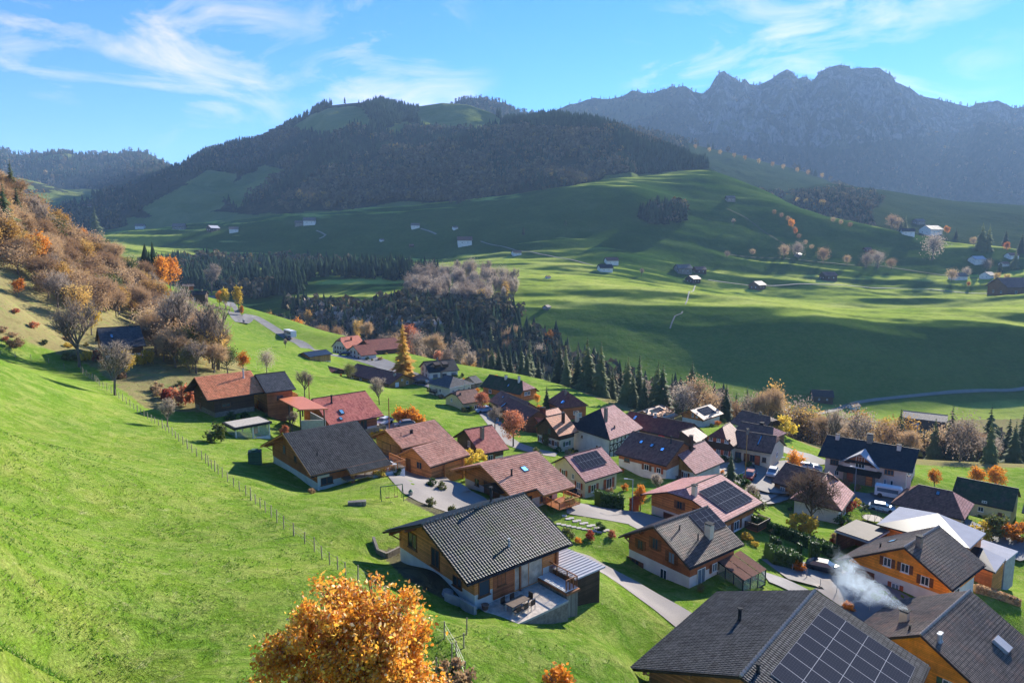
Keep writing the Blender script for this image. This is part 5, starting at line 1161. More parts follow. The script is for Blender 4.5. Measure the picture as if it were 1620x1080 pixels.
# ------------------------------------------------------------------ vehicles
def car_mesh():
    pr=[(-2.1,.35),(-2.15,.75),(-1.75,.92),(-1.15,1.0),(-.55,1.42),(.9,1.45),(1.65,1.02),(2.1,.92),(2.15,.4)]
    return pr
CARM={}
def car(loc,rz,label,colr,name='parked_car',group=None):
    e=empty(name,loc,rz);tag(e,label,'car',group)
    if colr not in CARM:
        t=NT('car_paint');t.col(colr);CARM[colr]=t.set(Roughness=.4,Metallic=0,Specular_IOR_Level=.25)
    pr=[(-2.1,.32),(-2.15,.78),(-1.2,.95),(1.95,.98),(2.15,.85),(2.15,.35)]
    mb=MB().prism(pr,-.85,.85,'y');mb.build('body',CARM[colr],e)
    mb=MB();b=[(-1.25,-.8,.95),(-1.25,.8,.95),(1.95,.8,.97),(1.95,-.8,.97),(-.45,-.65,1.42),(-.45,.65,1.42),(1.25,.65,1.45),(1.25,-.65,1.45)]
    mb.add(b,[(0,1,5,4),(1,2,6,5),(2,3,7,6),(3,0,4,7)]);mb.build('windows',G_,e)
    MB().box(-.47,1.27,-.66,.66,1.41,1.47).build('car_roof',CARM[colr],e)
    for x in(-1.35,1.35):
        for y in(-.82,.82):
            MB().tube((x,y-.1,.32),(x,y+.1,.32),.33,n=14).build('wheel',M['metal_dk'],e)
    for y in (-.6,.6): MB().box(2.13,2.18,y-.18,y+.18,.65,.82).build('tail_light',M['sh_rd'],e)
    return e
def carpx(px_,py_,rz,label,c,**k):
    q=hit(px_,py_);return car((q.x,q.y,drop(q.x,q.y)+.12),rz,label,c,**k)
carpx(1303,905,R(150),'dark grey car parked in the sunny courtyard by the tall clipped hedge',(.03,.035,.045))
carpx(1270,742,R(-25),'silver car glinting beside the orange tree, nearest to it',(.55,.56,.6))
carpx(1283,745,R(-25),'white car glinting between the silver car and the guest house',(.6,.6,.62))
carpx(1155,725,R(20),'blue car in the shade in front of the inn',(.05,.12,.30))
carpx(1395,808,R(150),'pale blue car at the end of the shaded street, by the round trampoline net',(.45,.55,.65))
carpx(895,778,R(-40),'black car under the shutters of the cream house with solar panels',(.015,.015,.02))
carpx(607,672,R(60),'white car half hidden by the carved grey balcony',(.6,.62,.65))
carpx(765,652,R(30),'light blue car on the village lane behind the salmon-leaved trees',(.3,.4,.5))
carpx(545,562,R(10),'dark car in the yard of the far farmhouse',(.03,.03,.04))
carpx(380,494,R(-50),'grey car beside the road near the yellow larches',(.3,.3,.32))
carpx(455,537,R(-50),'dark car driving just below the bus on the hill road',(.04,.045,.05),name='driving_car')
carpx(1222,752,R(60),'white car parked at the right end of the inn car park',(.6,.6,.6))
carpx(1186,757,R(60),'dark red car on the near side of the inn car park',(.22,.02,.02))
carpx(640,676,R(20),'grey car on the lawn parking between the pole and the orange bushes',(.2,.2,.22))
carpx(668,608,R(-20),'small black car on the lane beside the long low hall',(.02,.02,.025))
carpx(1450,812,R(-35),'black car on the shaded street before the hipped cream house',(.02,.02,.022))
def lamp(px_,py_,label):
    q=hit(px_,py_);e=empty('street_lamp',q);tag(e,label,'street lamp')
    MB().tube((0,0,-.3),(0,0,5.2),.07,.05,8).build('post',M['metal'],e);MB().bar((0,0,5.15),(-.9,0,5.3),.06).box(-1.3,-.75,-.12,.12,5.24,5.34).build('lamp_head',M['metal'],e)
lamp(1245,765,'grey street lamp at the edge of the inn car park');lamp(1352,778,'grey street lamp before the porch of the guest house');lamp(735,628,'grey street lamp at the bend of the lane by the upper houses');lamp(1000,812,'grey street lamp beside the clipped beech block')
def bigbox(px_,py_,rz,L,Wd,Hh,name,label,cat,c,nose=0):
    q=hit(px_,py_);e=empty(name,(q.x,q.y,q.z+.1),rz);tag(e,label,cat)
    pr=[(-L/2,.35),(-L/2,Hh),(L/2-nose,Hh),(L/2,Hh*.45 if nose else Hh-.1),(L/2,.35)]
    mb=MB().prism(pr,-Wd/2,Wd/2,'y');mb.build('body',plain('vehicle_paint',c,.35,var=.03),e)
    MB().box(-L/2+.4,L/2-nose-.3,-Wd/2-.02,Wd/2+.02,Hh*.52,Hh*.85).build('windows',G_,e)
    for x in(-L*.32,L*.3):
        for y in(-Wd/2,Wd/2): MB().tube((x,y-.12,.42),(x,y+.12,.42),.42,n=14).build('wheel',M['metal_dk'],e)
bigbox(459,533,R(-52),9,2.5,3.1,'bus','white bus coming down the hill road above the far farm','bus',(.7,.7,.7))
bigbox(1408,787,R(-35),5.2,2.0,2.2,'van','white van parked against the wall of the pale pink guest house','van',(.7,.71,.72),nose=.9)
# ------------------------------------------------------------------ fences, poles, flag
M['post']=plain('fence_post',(.30,.25,.19),.9,var=.4,scale=1);M['wire']=plain('fence_wire',(.25,.25,.25),.5,.5)
def fence(name,label,pts,gap,hh=1.25,r=.055,cat='fence',wires=3,px=True,lean=.04,seed=1,mat='post',maxn=100):
    rnd=random.Random(seed);P=[hit(*p) for p in pts];D=[0]
    for a,b in zip(P,P[1:]): D.append(D[-1]+math.hypot(b.x-a.x,b.y-a.y))
    n=min(maxn,int(D[-1]/gap));q0=P[0];e=empty(name,q0);tag(e,label,cat);tops=[]
    for i in range(n+1):
        t=D[-1]*i/n;k=max(j for j in range(len(D)) if D[j]<=t+1e-6);k=min(k,len(P)-2);f=(t-D[k])/(D[k+1]-D[k])
        p=P[k].lerp(P[k+1],f);z=drop(p.x,p.y);b=Vector((p.x,p.y,z))-q0
        h2=hh*rnd.uniform(.85,1.15)*(1.15 if i%7==0 else 1);tp=b+Vector((rnd.uniform(-lean,lean),rnd.uniform(-lean,lean),1))*h2
        MB().tube(b-Vector((0,0,.4)),tp,r*(1.5 if i%7==0 else 1),r*.9,6).build('post',M[mat],e);tops.append((b,tp))
    if wires:
        mb=MB()
        for (b0,t0),(b1,t1) in zip(tops,tops[1:]):
            for w in range(wires):
                f=.35+.55*w/max(1,wires-1);mb.tube(b0.lerp(t0,f),b1.lerp(t1,f),.009,n=3,cap=False)
        mb.build('wire',M['wire'],e)
    return e
fence('pasture_fence','long wire fence on weathered posts dividing the big pasture from the houses',[(735,1075),(713,1016),(681.7,998),(637,978),(602,947),(582,931),(550,912),(529,897),(494,868),(447,835),(411,803),(393,787),(349,753),(323,730),(287,701),(257,677),(212,647),(182,625),(160,612),(128,588)],2.0)
fence('pasture_fence','wire fence continuing along the upper edge of the pasture to the left',[(128,588),(100,583),(75,573),(50,568),(28,566),(0,562)],3.0,seed=3)
fence('pasture_fence','short fence corner with doubled posts beside the orange tree',[(690,1075),(733,1030),(738,1003)],1.6,seed=5,wires=0)
def pole(px_,py_,hh,label,name='utility_pole',cat='pole',r=.12,mat='beam'):
    q=hit(px_,py_);o=MB().tube((0,0,-.5),(0,0,hh),r,r*.7,8).build(name,M[mat]);o.location=q;tag(o,label,cat)
pole(616,680,6.5,'wooden pole at the edge of the parking beside the orange bushes')
pole(490,645,6,'thin dark pole behind the orange carport')
pole(1178,772,10,'tall tan mast standing before the car park of the inn','mast','mast',.10,'wood_ochre')
pole(952,712,6,'grey pole beside the salmon-leaved tree')
pole(490,1,1,'x') if False else None
q=HF['N'];hN=Vector((27.8,157.6,0))
yw=5.533;c_,s_=math.cos(yw),math.sin(yw)
px_f=Vector((27.8+c_*11.2+s_*4.25,157.6+s_*11.2-c_*4.25,-42.3))
fl=empty('flag',px_f,yw);tag(fl,'red square flag with a white cross hanging from the long wine-red barn','flag')
MB().box(-.75,.75,-.03,0,-.75,.75).build('cloth',plain('red_cloth',(.65,.02,.02),.7,var=.05),fl);o=MB().box(-.42,.42,-.05,-.03,-.13,.13).box(-.13,.13,-.052,-.031,-.42,.42).build('cross',M['frame_w'],fl)
# railing, steps and plank path beside the courtyard of the orange chalet
fence('railing','pale metal railing along the ramp beside the courtyard, behind the smoke',[(1228,893),(1262,905),(1300,927),(1340,945),(1375,968)],1.9,1.0,.04,'railing',2,lean=0,mat='concrete')
drape('paved_ramp',[(1210,912,2.6),(1245,925,2.8),(1290,950,2.8),(1330,972,2.6)],2.6,'pave',dz=.12)
drape('terrace_paving',[(1168,915,3),(1180,918,3)],3,'pave',dz=.10) if False else None
# stacked firewood against walls
for hh_,x_,lab in ((Ih,1.2,'stack of split firewood under the eave of the wide orange chalet'),(Sh_,8.6,'stack of split firewood along the wall of the conservatory chalet')):
    p=W(hh_,x_,hh_.ya-.35,0);e=empty('woodpile',(p.x,p.y,drop(p.x,p.y)),hh_.root.rotation_euler.z);tag(e,lab,'woodpile');mb=MB();rn=random.Random(3)
    for i in range(9):
        for j in range(5): mb.tube((-1+i*.24,-.25,.12+j*.22),(-1+i*.24+rn.uniform(-.02,.02),.25,.12+j*.22),rn.uniform(.08,.115),n=7)
    mb.build('logs',M['wood_ochre'],e)
# stepping stones between the two right chalets
mb=MB();random.seed(4)
for i in range(13):
    q=hit(893+i*5.6,817+i*1.9+ (2 if i%2 else -1));mb.box(q.x-.32,q.x+.32,q.y-.28,q.y+.28,q.z-.05,q.z+.10)
for i in range(9):
    q=hit(884+i*8,829+i*1.6);mb.box(q.x-.3,q.x+.3,q.y-.25,q.y+.25,q.z-.05,q.z+.10)
tag(mb.build('stepping_stones',M['gravel']),'rows of pale stepping stones in the garden below the corner balcony','paving')
# swing frame and trough
q=hit(620,792);e=empty('swing',(q.x,q.y,q.z),R(20));tag(e,'green metal swing frame on the lawn below the grey-roofed chalet','swing')
mb=MB().bar((-1.3,0,1.9),(1.3,0,1.9),.08)
for x in(-1.3,1.3):
    for y in(-.6,.6): mb.bar((x,y,0),(x,0,1.9),.07)
mb.build('frame',M['sh_gn'],e)
for x in(-.5,.5):
    MB().bar((x-.18,0,1.9),(x-.18,0,.5),.02).bar((x+.18,0,1.9),(x+.18,0,.5),.02).box(x-.22,x+.22,-.1,.1,.45,.5).build('seat',M['frame_br'],e)
q=hit(565,799);o=MB().box(-1,1,-.35,.35,0,.5).box(-.9,.9,-.25,.25,.5,.52).build('water_trough',M['wood_gr']);o.location=q;o.rotation_euler=(0,0,.2);tag(o,'long dark wooden water trough on the lawn','trough')
q=hit(650,783);e=empty('flower_pot',q);tag(e,'pale round flower pot alone on the concrete drive','pot');MB().tube((0,0,0),(0,0,.5),.22,.34,12).build('pot',M['gravel'],e);MB().tube((0,0,.5),(0,0,.75),.3,.1,8).build('plant',M['sh_gn'],e)
q=hit(404,733);e=empty('water_tank',q,.3);tag(e,'dark green bulky tank beside the gable of the grey-roofed chalet','tank');MB().box(-.9,.9,-.8,.8,-.5,1.9).tube((0,0,1.9),(0,0,2.15),.7,.5,12).build('tank_body',M['sh_gn'],e)
# trampoline net by the street
q=hit(1380,825);e=empty('trampoline',(q.x,q.y,q.z));tag(e,'round trampoline with dark safety net by the shaded street','trampoline');mb=MB()
for i in range(10):
    a=i*math.pi/5;mb.tube((1.7*math.cos(a),1.7*math.sin(a),0),(1.7*math.cos(a),1.7*math.sin(a),2.3),.03,n=5)
    b=a+math.pi/5
    for z in(.7,2.3): mb.tube((1.7*math.cos(a),1.7*math.sin(a),z),(1.7*math.cos(b),1.7*math.sin(b),z),.03,n=5)
mb.build('frame',M['metal_dk'],e);MB().tube((0,0,.68),(0,0,.7),1.6,n=16).build('mat',M['beam_dk'],e)
# far buildings across the valley
def far(px_,py_,wpx,label,cat='farmhouse',roofm='brown',wallm='white',yaw=None,k=1.0,pitch=.6,name=None):
    q=hit(px_,py_)
    if q is None: return
    sc_=q.length*wpx/FP;yw=R(40) if yaw is None else R(yaw);L=sc_*.85;Wd=sc_*.36;Hh=(Wd*pitch+sc_*.20)*k
    ax,ay=math.cos(yw),math.sin(yw)
    fr=(q.x-ax*L/2,q.y-ay*L/2,q.z+Hh,yw,L,Wd,Wd,pitch,0,0,q.z)
    h=House(None,name or cat.replace(' ','_'),label,cat,'farms scattered over the far slopes',fr=fr)
    h.body(wallm,wallm,og=L*.05,oe=Wd*.15,down=Hh).roof(roofm,fascia='beam_dk',thick=.3)
    s_=max(.9,L*.06)
    if wpx>9:
        for u in(.3,.7): h.win('a',u,Hh*.12,s_,s_*1.1,None);h.win('1',u,Hh*.12,s_,s_*1.1,None)
    return h
for a in [(490,354,22,'long pale farm building high on the left meadow, upper of two','farmhouse','grey','white',10),(474,356,16,'low shed just left of the long pale farm on the left meadow','barn','grey','wood_gr',10),
 (370,366,16,'white farmhouse at the foot of the wooded hill, left part of the meadow','farmhouse','grey','white',20),(337,365,18,'barn with a sunlit white roof at the foot of the wooded hill','barn','whitemetal','wood_dk',60),(284,363,20,'pale barn under the wooded hill, second from the left','barn','grey','wood_gr',10),(222,361,14,'small house in the shade at the far left of the valley floor','farmhouse','grey','white',10),
 (657,360,16,'white farmhouse where a short winding track ends','farmhouse','grey','white',15),(720,362,10,'tiny white house alone on the middle of the shaded meadow','cottage','grey','white',30),(604,381,8,'tiny white hut left of the middle of the shaded meadow','hut','grey','white',30),
 (735,386,28,'dark-roofed farm with a round silo on the shaded meadow','farmhouse','brown','white',8),(817,403,17,'small barn with a white gable above the grove','barn','black','white',20),(651,390,9,'dark little shed above the forest belt','shed','brown','wood_dk',10),
 (957,429,26,'white farmhouse with a hipped black roof on the lit edge of the terrace','farmhouse','black','white',10),(967,417,24,'brown-roofed farmhouse just behind the white hipped one','farmhouse','brown','white',10),
 (1096,446,24,'low dark barn with one sunlit roof side at the rim of the terrace','barn','brown','wood_dk',40),(1080,430,28,'long farm with a bright roof end on the sunny terrace','farmhouse','grey','wood_gr',12),(1106,431,22,'dark barn attached to the right of the long terrace farm','barn','brown','wood_dk',12),
 (1198,456,26,'big barn with a blue-grey hipped roof on the sunny terrace','barn','grey','wood_br',40),(1310,441,24,'dark barn at the back edge of the sunny terrace','barn','brown','wood_dk',8),(1262,405,12,'pale-gabled hut among bare trees above the terrace','hut','pale','wood_gr',40),
 (865,488,14,'lone grey field barn on the shaded slope','barn','grey','wood_gr',55),(867,440,9,'tiny hut on the dark slope above the grove','hut','brown','white',30),
 (1435,371,20,'dark-roofed farmhouse on the bright crest, left of two','farmhouse','black','white',-15),(1472,370,28,'broad farmhouse on the bright crest, right of two','farmhouse','black','white',20),(1453,354,16,'blurred barn in the haze above the crest farms','barn','grey','wood_gr',10),
 (1155,317,16,'lone grey barn on the crest beside the bright ridge line','barn','grey','wood_gr',0),(1372,397,12,'small brown hut in the meadow right of the terrace','hut','brown','wood_br',0),
 (1545,415,20,'white-roofed house half way up the hamlet','house','whitemetal','white',10),(1588,420,12,'small house above the bare orchard in the hamlet','house','brown','white',10),(1562,440,20,'white house in the hamlet with a grey roof','house','grey','white',30),(1515,442,22,'white bungalow below the lone brown tree','house','grey','white',5),(1576,452,18,'pale garage-like house in the hamlet','house','whitemetal','white',10),(1600,466,52,'large low farm with a brown roof at the right edge of the terrace','farmhouse','brown','wood_br',5),(1600,408,16,'brown-roofed house in the hamlet near the dark firs','house','brown','white',10),
 (140,330,14,'little white farm on the sunny far-left shelf','farmhouse','brown','white',5)]:
    far(a[0],a[1],a[2],a[3],a[4],a[5],a[6],a[7])
fr=(196,334,drop(204,328)+7.2,R(-32),19,7,9,.30,0,0,drop(204,328));h=House(None,'barn','large dark shed with a pale grey roof by the river meadow, beyond the bare trees','barn',fr=fr);h.body('wood_dk','wood_dk',og=.3,oe=.3).roof('grey',fascia='frame_w').doorp('a',.3,3,3,'whitemetal','barn_door')
far(1350,645,18,'dark-roofed mill house hidden among the river trees','mill','brown','white',20)
far(1300,632,34,'long black roof behind the river trees','barn','black','wood_dk',-15)
# small houses by the hill road at the left
def small(px_,py_,wpx,label,roofm,wallm,yaw,upper=None,k=1.0,cat='house'):
    q=hit(px_,py_);s_=q.length*wpx/FP;L=s_*.8;Wd=s_*.34;Hh=3.0+Wd*.5;yw=R(yaw);ax,ay=math.cos(yw),math.sin(yw)
    h=House(None,cat,label,cat,fr=(q.x-ax*L/2,q.y-ay*L/2,q.z+Hh*k,yw,L,Wd,Wd,.5,0,0,q.z));h.body(wallm,upper or wallm,1.2 if upper else None,og=.5,oe=.6).roof(roofm,fascia='beam_dk');h.win('a',.3,.6,1,1.1,None).win('1',.5,.6,1,1.1,None);return h
small(298,463,20,'small house with a grey roof behind a clipped cypress at the hill road','grey','white',30,'wood_red')
small(315,476,30,'dark-roofed house with a chimney among bare shrubs by the hill road','black','wood_dk',10).chimney('a',.7,.1,.5,.9,'stone')
small(238,447,16,'dark little house with a white front beside the tall orange birches','black','white',60)
# ------------------------------------------------------------------ trees
ML={}
ML['spruce']=mat_leaf('spruce_needles',(.055,.08,.034),(.20,.23,.08),.45,.8)
ML['darkfir']=mat_leaf('dark_needles',(.03,.05,.025),(.10,.13,.045),.3,.8)
ML['larch']=mat_leaf('yellow_larch_needles',(.65,.38,.05),(.88,.58,.12),.55)
ML['twig']=mat_leaf('bare_twigs',(.26,.20,.155),(.50,.41,.32),.45,.9)
ML['twigbr']=mat_leaf('russet_twigs',(.33,.205,.11),(.55,.38,.215),.4,.9)
ML['twiggold']=mat_leaf('last_golden_leaves',(.42,.24,.06),(.68,.45,.14),.4,.9)
ML['orange']=mat_leaf('orange_leaves',(.52,.17,.02),(.80,.34,.04),.45)
ML['salmon']=mat_leaf('salmon_leaves',(.50,.17,.08),(.72,.32,.16),.4)
ML['yellow']=mat_leaf('yellow_leaves',(.50,.34,.04),(.75,.55,.08),.45)
ML['olive']=mat_leaf('olive_leaves',(.09,.11,.03),(.20,.20,.06),.35)
ML['green']=mat_leaf('green_leaves',(.03,.07,.015),(.07,.13,.03),.3)
ML['redbush']=mat_leaf('red_leaves',(.30,.05,.03),(.50,.12,.05),.35)
M_bark=plain('grey_bark',(.13,.105,.085),.95,var=.35,scale=6);M_barkd=plain('dark_bark',(.055,.042,.034),.95,var=.35,scale=6)
def nrm(v): return v/np.linalg.norm(v,axis=-1,keepdims=True)
def conifer(h,Rr,seed,nw=24,nb=9,droop=.35,thin=1.0):
    r=np.random.RandomState(seed);v=[];f=[]
    for i in range(nw):
        t=i/(nw-1);z=h*(.06+.93*t);rad=Rr*(1-t)**.85*(1-.15*(i%2))*r.uniform(.85,1.1)+.12
        n=max(5,int(nb*(1-t*.5)));a0=r.rand()*6.28
        for k in range(n):
            if r.rand()<.14: continue
            a=a0+k*6.283/n+r.uniform(-.2,.2);R2=rad*r.uniform(.5,1.3);dz=-R2*droop*r.uniform(.6,1.3)
            c,s=math.cos(a),math.sin(a);w=R2*.36*thin
            b=len(v);px,py=-s,c
            v+=[(0,0,z+h*.02),(c*R2*.55+px*w,s*R2*.55+py*w,z+dz*.35-w*.3),(c*R2,s*R2,z+dz),(c*R2*.55-px*w,s*R2*.55-py*w,z+dz*.35-w*.3),(c*R2*.55,s*R2*.55,z+dz*.3+w*.25),
                (c*R2*.85+px*w*.8,s*R2*.85+py*w*.8,z+dz-w*.5),(c*R2*.85-px*w*.8,s*R2*.85-py*w*.8,z+dz-w*.5)]
            f+=[(b,b+1,b+4),(b+4,b+1,b+2),(b,b+4,b+3),(b+4,b+2,b+3),(b+1,b+5,b+4),(b+3,b+4,b+6)]
    return np.array(v),np.array(f)
def branches(h,Rr,seed,lv=3,trunk=.2,spread=.68,nb=6,tr=None):
    r=random.Random(seed);segs=[];tips=[]
    def grow(p,d,L,rad,k):
        n=3;q=p
        for i in range(n):
            d=(d+Vector((r.uniform(-1,1),r.uniform(-1,1),r.uniform(-.3,.5)))*.13).normalized();q2=q+d*L/n
            segs.append((q,q2,rad*(1-.25*i/n),rad*(1-.25*(i+1)/n)));q=q2
            if k<lv and i>0:
                for _ in range(2 if k else 3):
                    a=r.uniform(0,6.28);side=Vector((math.cos(a),math.sin(a),r.uniform(.1,.7))).normalized()
                    grow(q,(d*(1-spread)+side*spread).normalized(),L*(r.uniform(1.0,1.3) if k==0 else r.uniform(.5,.75)),rad*(.62 if k==0 else .5),k+1)
        tips.append((q,d,L))
        if k<lv:
            for _ in range(2):
                a=r.uniform(0,6.28);side=Vector((math.cos(a),math.sin(a),.5)).normalized();grow(q,(d*.6+side*.5).normalized(),L*(1.25 if k==0 else .62),rad*(.7 if k==0 else .55),k+1)
    tr=tr or h*.022
    segs.append((Vector((0,0,-.5)),Vector((0,0,h*trunk*.4)),tr*1.25,tr));grow(Vector((0,0,h*trunk*.4)),Vector((0,0,1)),h*.26,tr,0)
    # fit to the requested size
    zs=max(s[1].z for s in segs);xs=max(math.hypot(s[1].x,s[1].y) for s in segs);kz=h*.93/zs;kx=Rr*.85/xs
    g=lambda p:Vector((p.x*kx,p.y*kx,p.z*kz))
    return [(g(a),g(b),c,d) for a,b,c,d in segs],[(g(q),Vector((d.x*kx,d.y*kx,d.z*kz)).normalized(),L) for q,d,L in tips]
def seg_mesh(segs,minr=.012,n=4):
    mb=MB()
    for a,b,c,d in segs: mb.tube(a,b,max(c,minr),max(d,minr),n,cap=False)
    return np.array(mb.v),mb.f
def tri_leaves(P,size,r,up=.3,long=1.0):
    n=len(P);d=nrm(r.normal(size=(n,3))+np.array([0,0,up]));e=nrm(np.cross(d,r.normal(size=(n,3))));s=(size*r.uniform(.6,1.4,n))[:,None]
    v=np.stack([P-e*s*.5,P+d*s*long*.9,P+e*s*.5,P-d*s*long*.5],1).reshape(-1,3)
    return v,np.arange(4*n).reshape(n,4)
def leafy(h,Rr,seed,nl=1500,size=.35,zc=.60,hz=.42,fluff=.5,tips=None,clump=28,long=1.0,shape='round'):
    r=np.random.RandomState(seed)
    if tips: c=np.array([tuple(t[0]) for t in tips]);c=c[c[:,2]>h*.22]
    else: c=np.zeros((0,3))
    m=clump;u=nrm(r.normal(size=(m,3)));rad=r.uniform(.35,.95,(m,1))**.6;cc=u*rad*np.array([Rr*.85,Rr*.85,h*hz*.9])+np.array([0,0,h*zc])
    if shape=='col': cc[:,:2]*=(.35+.65*np.clip((h-cc[:,2:3])/h*1.3,0,1))
    c=np.concatenate([c,cc]) if len(c) else cc
    k=r.randint(0,len(c),nl);P=c[k]+r.normal(size=(nl,3))*Rr*.16*fluff*2
    return tri_leaves(P,size,r,long=long)
def twiggy(h,Rr,seed,tips,per=9,ln=.16):
    per=max(3,int(per*.75));ln*=1.35
    r=np.random.RandomState(seed);c=np.array([tuple(t[0]) for t in tips]);d=np.array([tuple(t[1]) for t in tips])
    P=np.repeat(c,per,0)+r.normal(size=(len(c)*per,3))*Rr*.05;D=nrm(np.repeat(d,per,0)*.7+r.normal(size=P.shape)*.65+np.array([0,0,.25]));L=(Rr*ln*r.uniform(.6,1.6,len(P)))[:,None]
    e=nrm(np.cross(D,r.normal(size=D.shape)))*Rr*.010
    E2=nrm(np.cross(D,r.normal(size=D.shape)));P2=P+D*L*.4
    v=np.stack([P-e,P+e,P+D*L,P2-e*.7,P2+e*.7,P2+(D*.7+E2*.7)*L*.7],1).reshape(-1,3);n=len(P)
    f=np.concatenate([np.arange(6*n).reshape(-1,3)]);return v,f
PRO={}
def proto(key,kind,h,Rr,seed,mat,bark=None,**k):
    # meshes at unit size, later scaled
    def me(name,v,f,m):
        o=mk(name,np.asarray(v),np.asarray(f),m) if isinstance(f,np.ndarray) else mk(name,v,f,m)
        d=o.data;bpy.data.objects.remove(o);return d
    bark=bark or M_bark
    if kind=='con':
        v,f=conifer(h,Rr,seed,**k);c=me('crown',v,f,mat);mb=MB().tube((0,0,-1),(0,0,h*.96),h*.016,.03,6);t=me('trunk',np.array(mb.v),mb.f,M_barkd)
    elif kind=='bare':
        lv=k.get('lv',3);segs,tips=branches(h,Rr,seed,lv);v,f=seg_mesh(segs,k.get('minr',.02));t=me('trunk',v,f,bark);v,f=twiggy(h,Rr,seed,tips,k.get('per',6),k.get('ln',.18));c=me('crown',v,f,mat)
    elif kind=='leaf':
        segs,tips=branches(h,Rr,seed,k.get('lv',2));v,f=seg_mesh(segs,.02);t=me('trunk',v,f,bark);v,f=leafy(h,Rr,seed,k.get('nl',1500),k.get('size',.35),tips=tips,fluff=k.get('fluff',.5),shape=k.get('shape','round'));c=me('crown',v,f,mat)
    elif kind=='bush':
        v,f=leafy(h,Rr,seed,k.get('nl',700),k.get('size',.2),zc=.5,hz=.5,fluff=k.get('fluff',.45),clump=14);c=me('foliage',v,f,mat);segs,tips=branches(h,Rr,seed,1,trunk=.1);v,f=seg_mesh(segs,.02);t=me('stem',v,f,bark)
    PRO[key]=(c,t,h)
for i in range(4): proto(f'spruce{i}','con',20,[4.6,5.2,4.0,4.8][i],i+1,ML['spruce'],nw=26,nb=10)
for i in range(2): proto(f'fir{i}','con',20,[5.2,4.2][i],i+11,ML['darkfir'],nw=26,nb=10)
proto('larchY','con',20,4.2,31,ML['larch'],nw=30,nb=11,thin=.75,droop=.2)
for i in range(3): proto(f'bare{i}','bare',14,5.0,i+41,ML['twig'],per=4,minr=.035)
for i in range(2): proto(f'brown{i}','bare',10,4.6,i+51,ML['twigbr'],per=8,ln=.22,minr=.03)
for i in range(2): proto(f'gold{i}','leaf',14,4.2,i+61,ML['twiggold'],nl=1500,size=.45,fluff=.75)
proto('fuzz0','leaf',11,4.8,64,ML['twigbr'],nl=2000,size=.34,fluff=.8);proto('fuzz1','leaf',12,4.6,65,ML['twig'],nl=2000,size=.32,fluff=.85)
for i in range(2): proto(f'orange{i}','leaf',9,3.2,i+71,ML['orange'],nl=1700,size=.32)
proto('salmon0','leaf',9,3.2,75,ML['salmon'],nl=2200,size=.28);proto('yellow0','leaf',9,2.8,76,ML['yellow'],nl=1600,size=.30)
proto('olive0','leaf',10,4.2,77,ML['olive'],nl=2000,size=.34,fluff=.7);proto('ycol','leaf',10,2.2,78,ML['yellow'],nl=1600,size=.3,shape='col');proto('ocol','leaf',10,2.4,79,ML['orange'],nl=1600,size=.3,shape='col')
for k_,m_,s_ in (('bOrange','orange',1),('bGreen','green',2),('bOlive','olive',3),('bRed','redbush',4),('bYellow','yellow',5),('bBrown','twigbr',6),('bSalmon','salmon',7)): proto(k_,'bush',2.4,1.6,80+s_,ML[m_],nl=900,size=.22)
random.seed(12)
KN={'spruce':'spruce_tree','fir':'fir_tree','larch':'larch_tree','bare':'bare_tree','brown':'bare_tree','gold':'golden_tree','fuzz':'autumn_tree','orange':'orange_tree','salmon':'salmon_tree','yellow':'yellow_tree','olive':'olive_tree','ycol':'yellow_tree','ocol':'orange_tree','b':'bush'}
def tree(key,loc,h,label,cat='tree',group=None,wd=1.0,name=None,parts=True):
    c,t,h0=PRO[key];s=h/h0
    nm=name or next(v for k,v in KN.items() if key.startswith(k) and (k!='b' or key[1].isupper()))
    e=bpy.data.objects.new(nm,None);col.objects.link(e);e.location=loc;e.rotation_euler=(0,0,random.uniform(0,6.28));e.scale=(s*wd,s*wd,s);e.empty_display_size=.3
    tag(e,label,cat,group)
    for d,n in ((c,'crown' if key[0]!='b' or not key[1].isupper() else 'foliage'),(t,'trunk' if key[0]!='b' or not key[1].isupper() else 'stem')):
        o=bpy.data.objects.new(n,d);col.objects.link(o);o.parent=e
    return e
def tpx(key,px_,py_,hpx,label,cat='tree',group=None,wd=1.0,h=None,name=None,Y=None):
    # stands where the pixel of its foot meets the ground; hpx is its height in photo pixels
    q=hit(px_,py_) if Y is None else at(px_,Y)
    if q is None: return
    return tree(key,(q.x,q.y,q.z-.1),h or max(.4,q.length*hpx/FP*1.02),label,cat,group,wd,name)
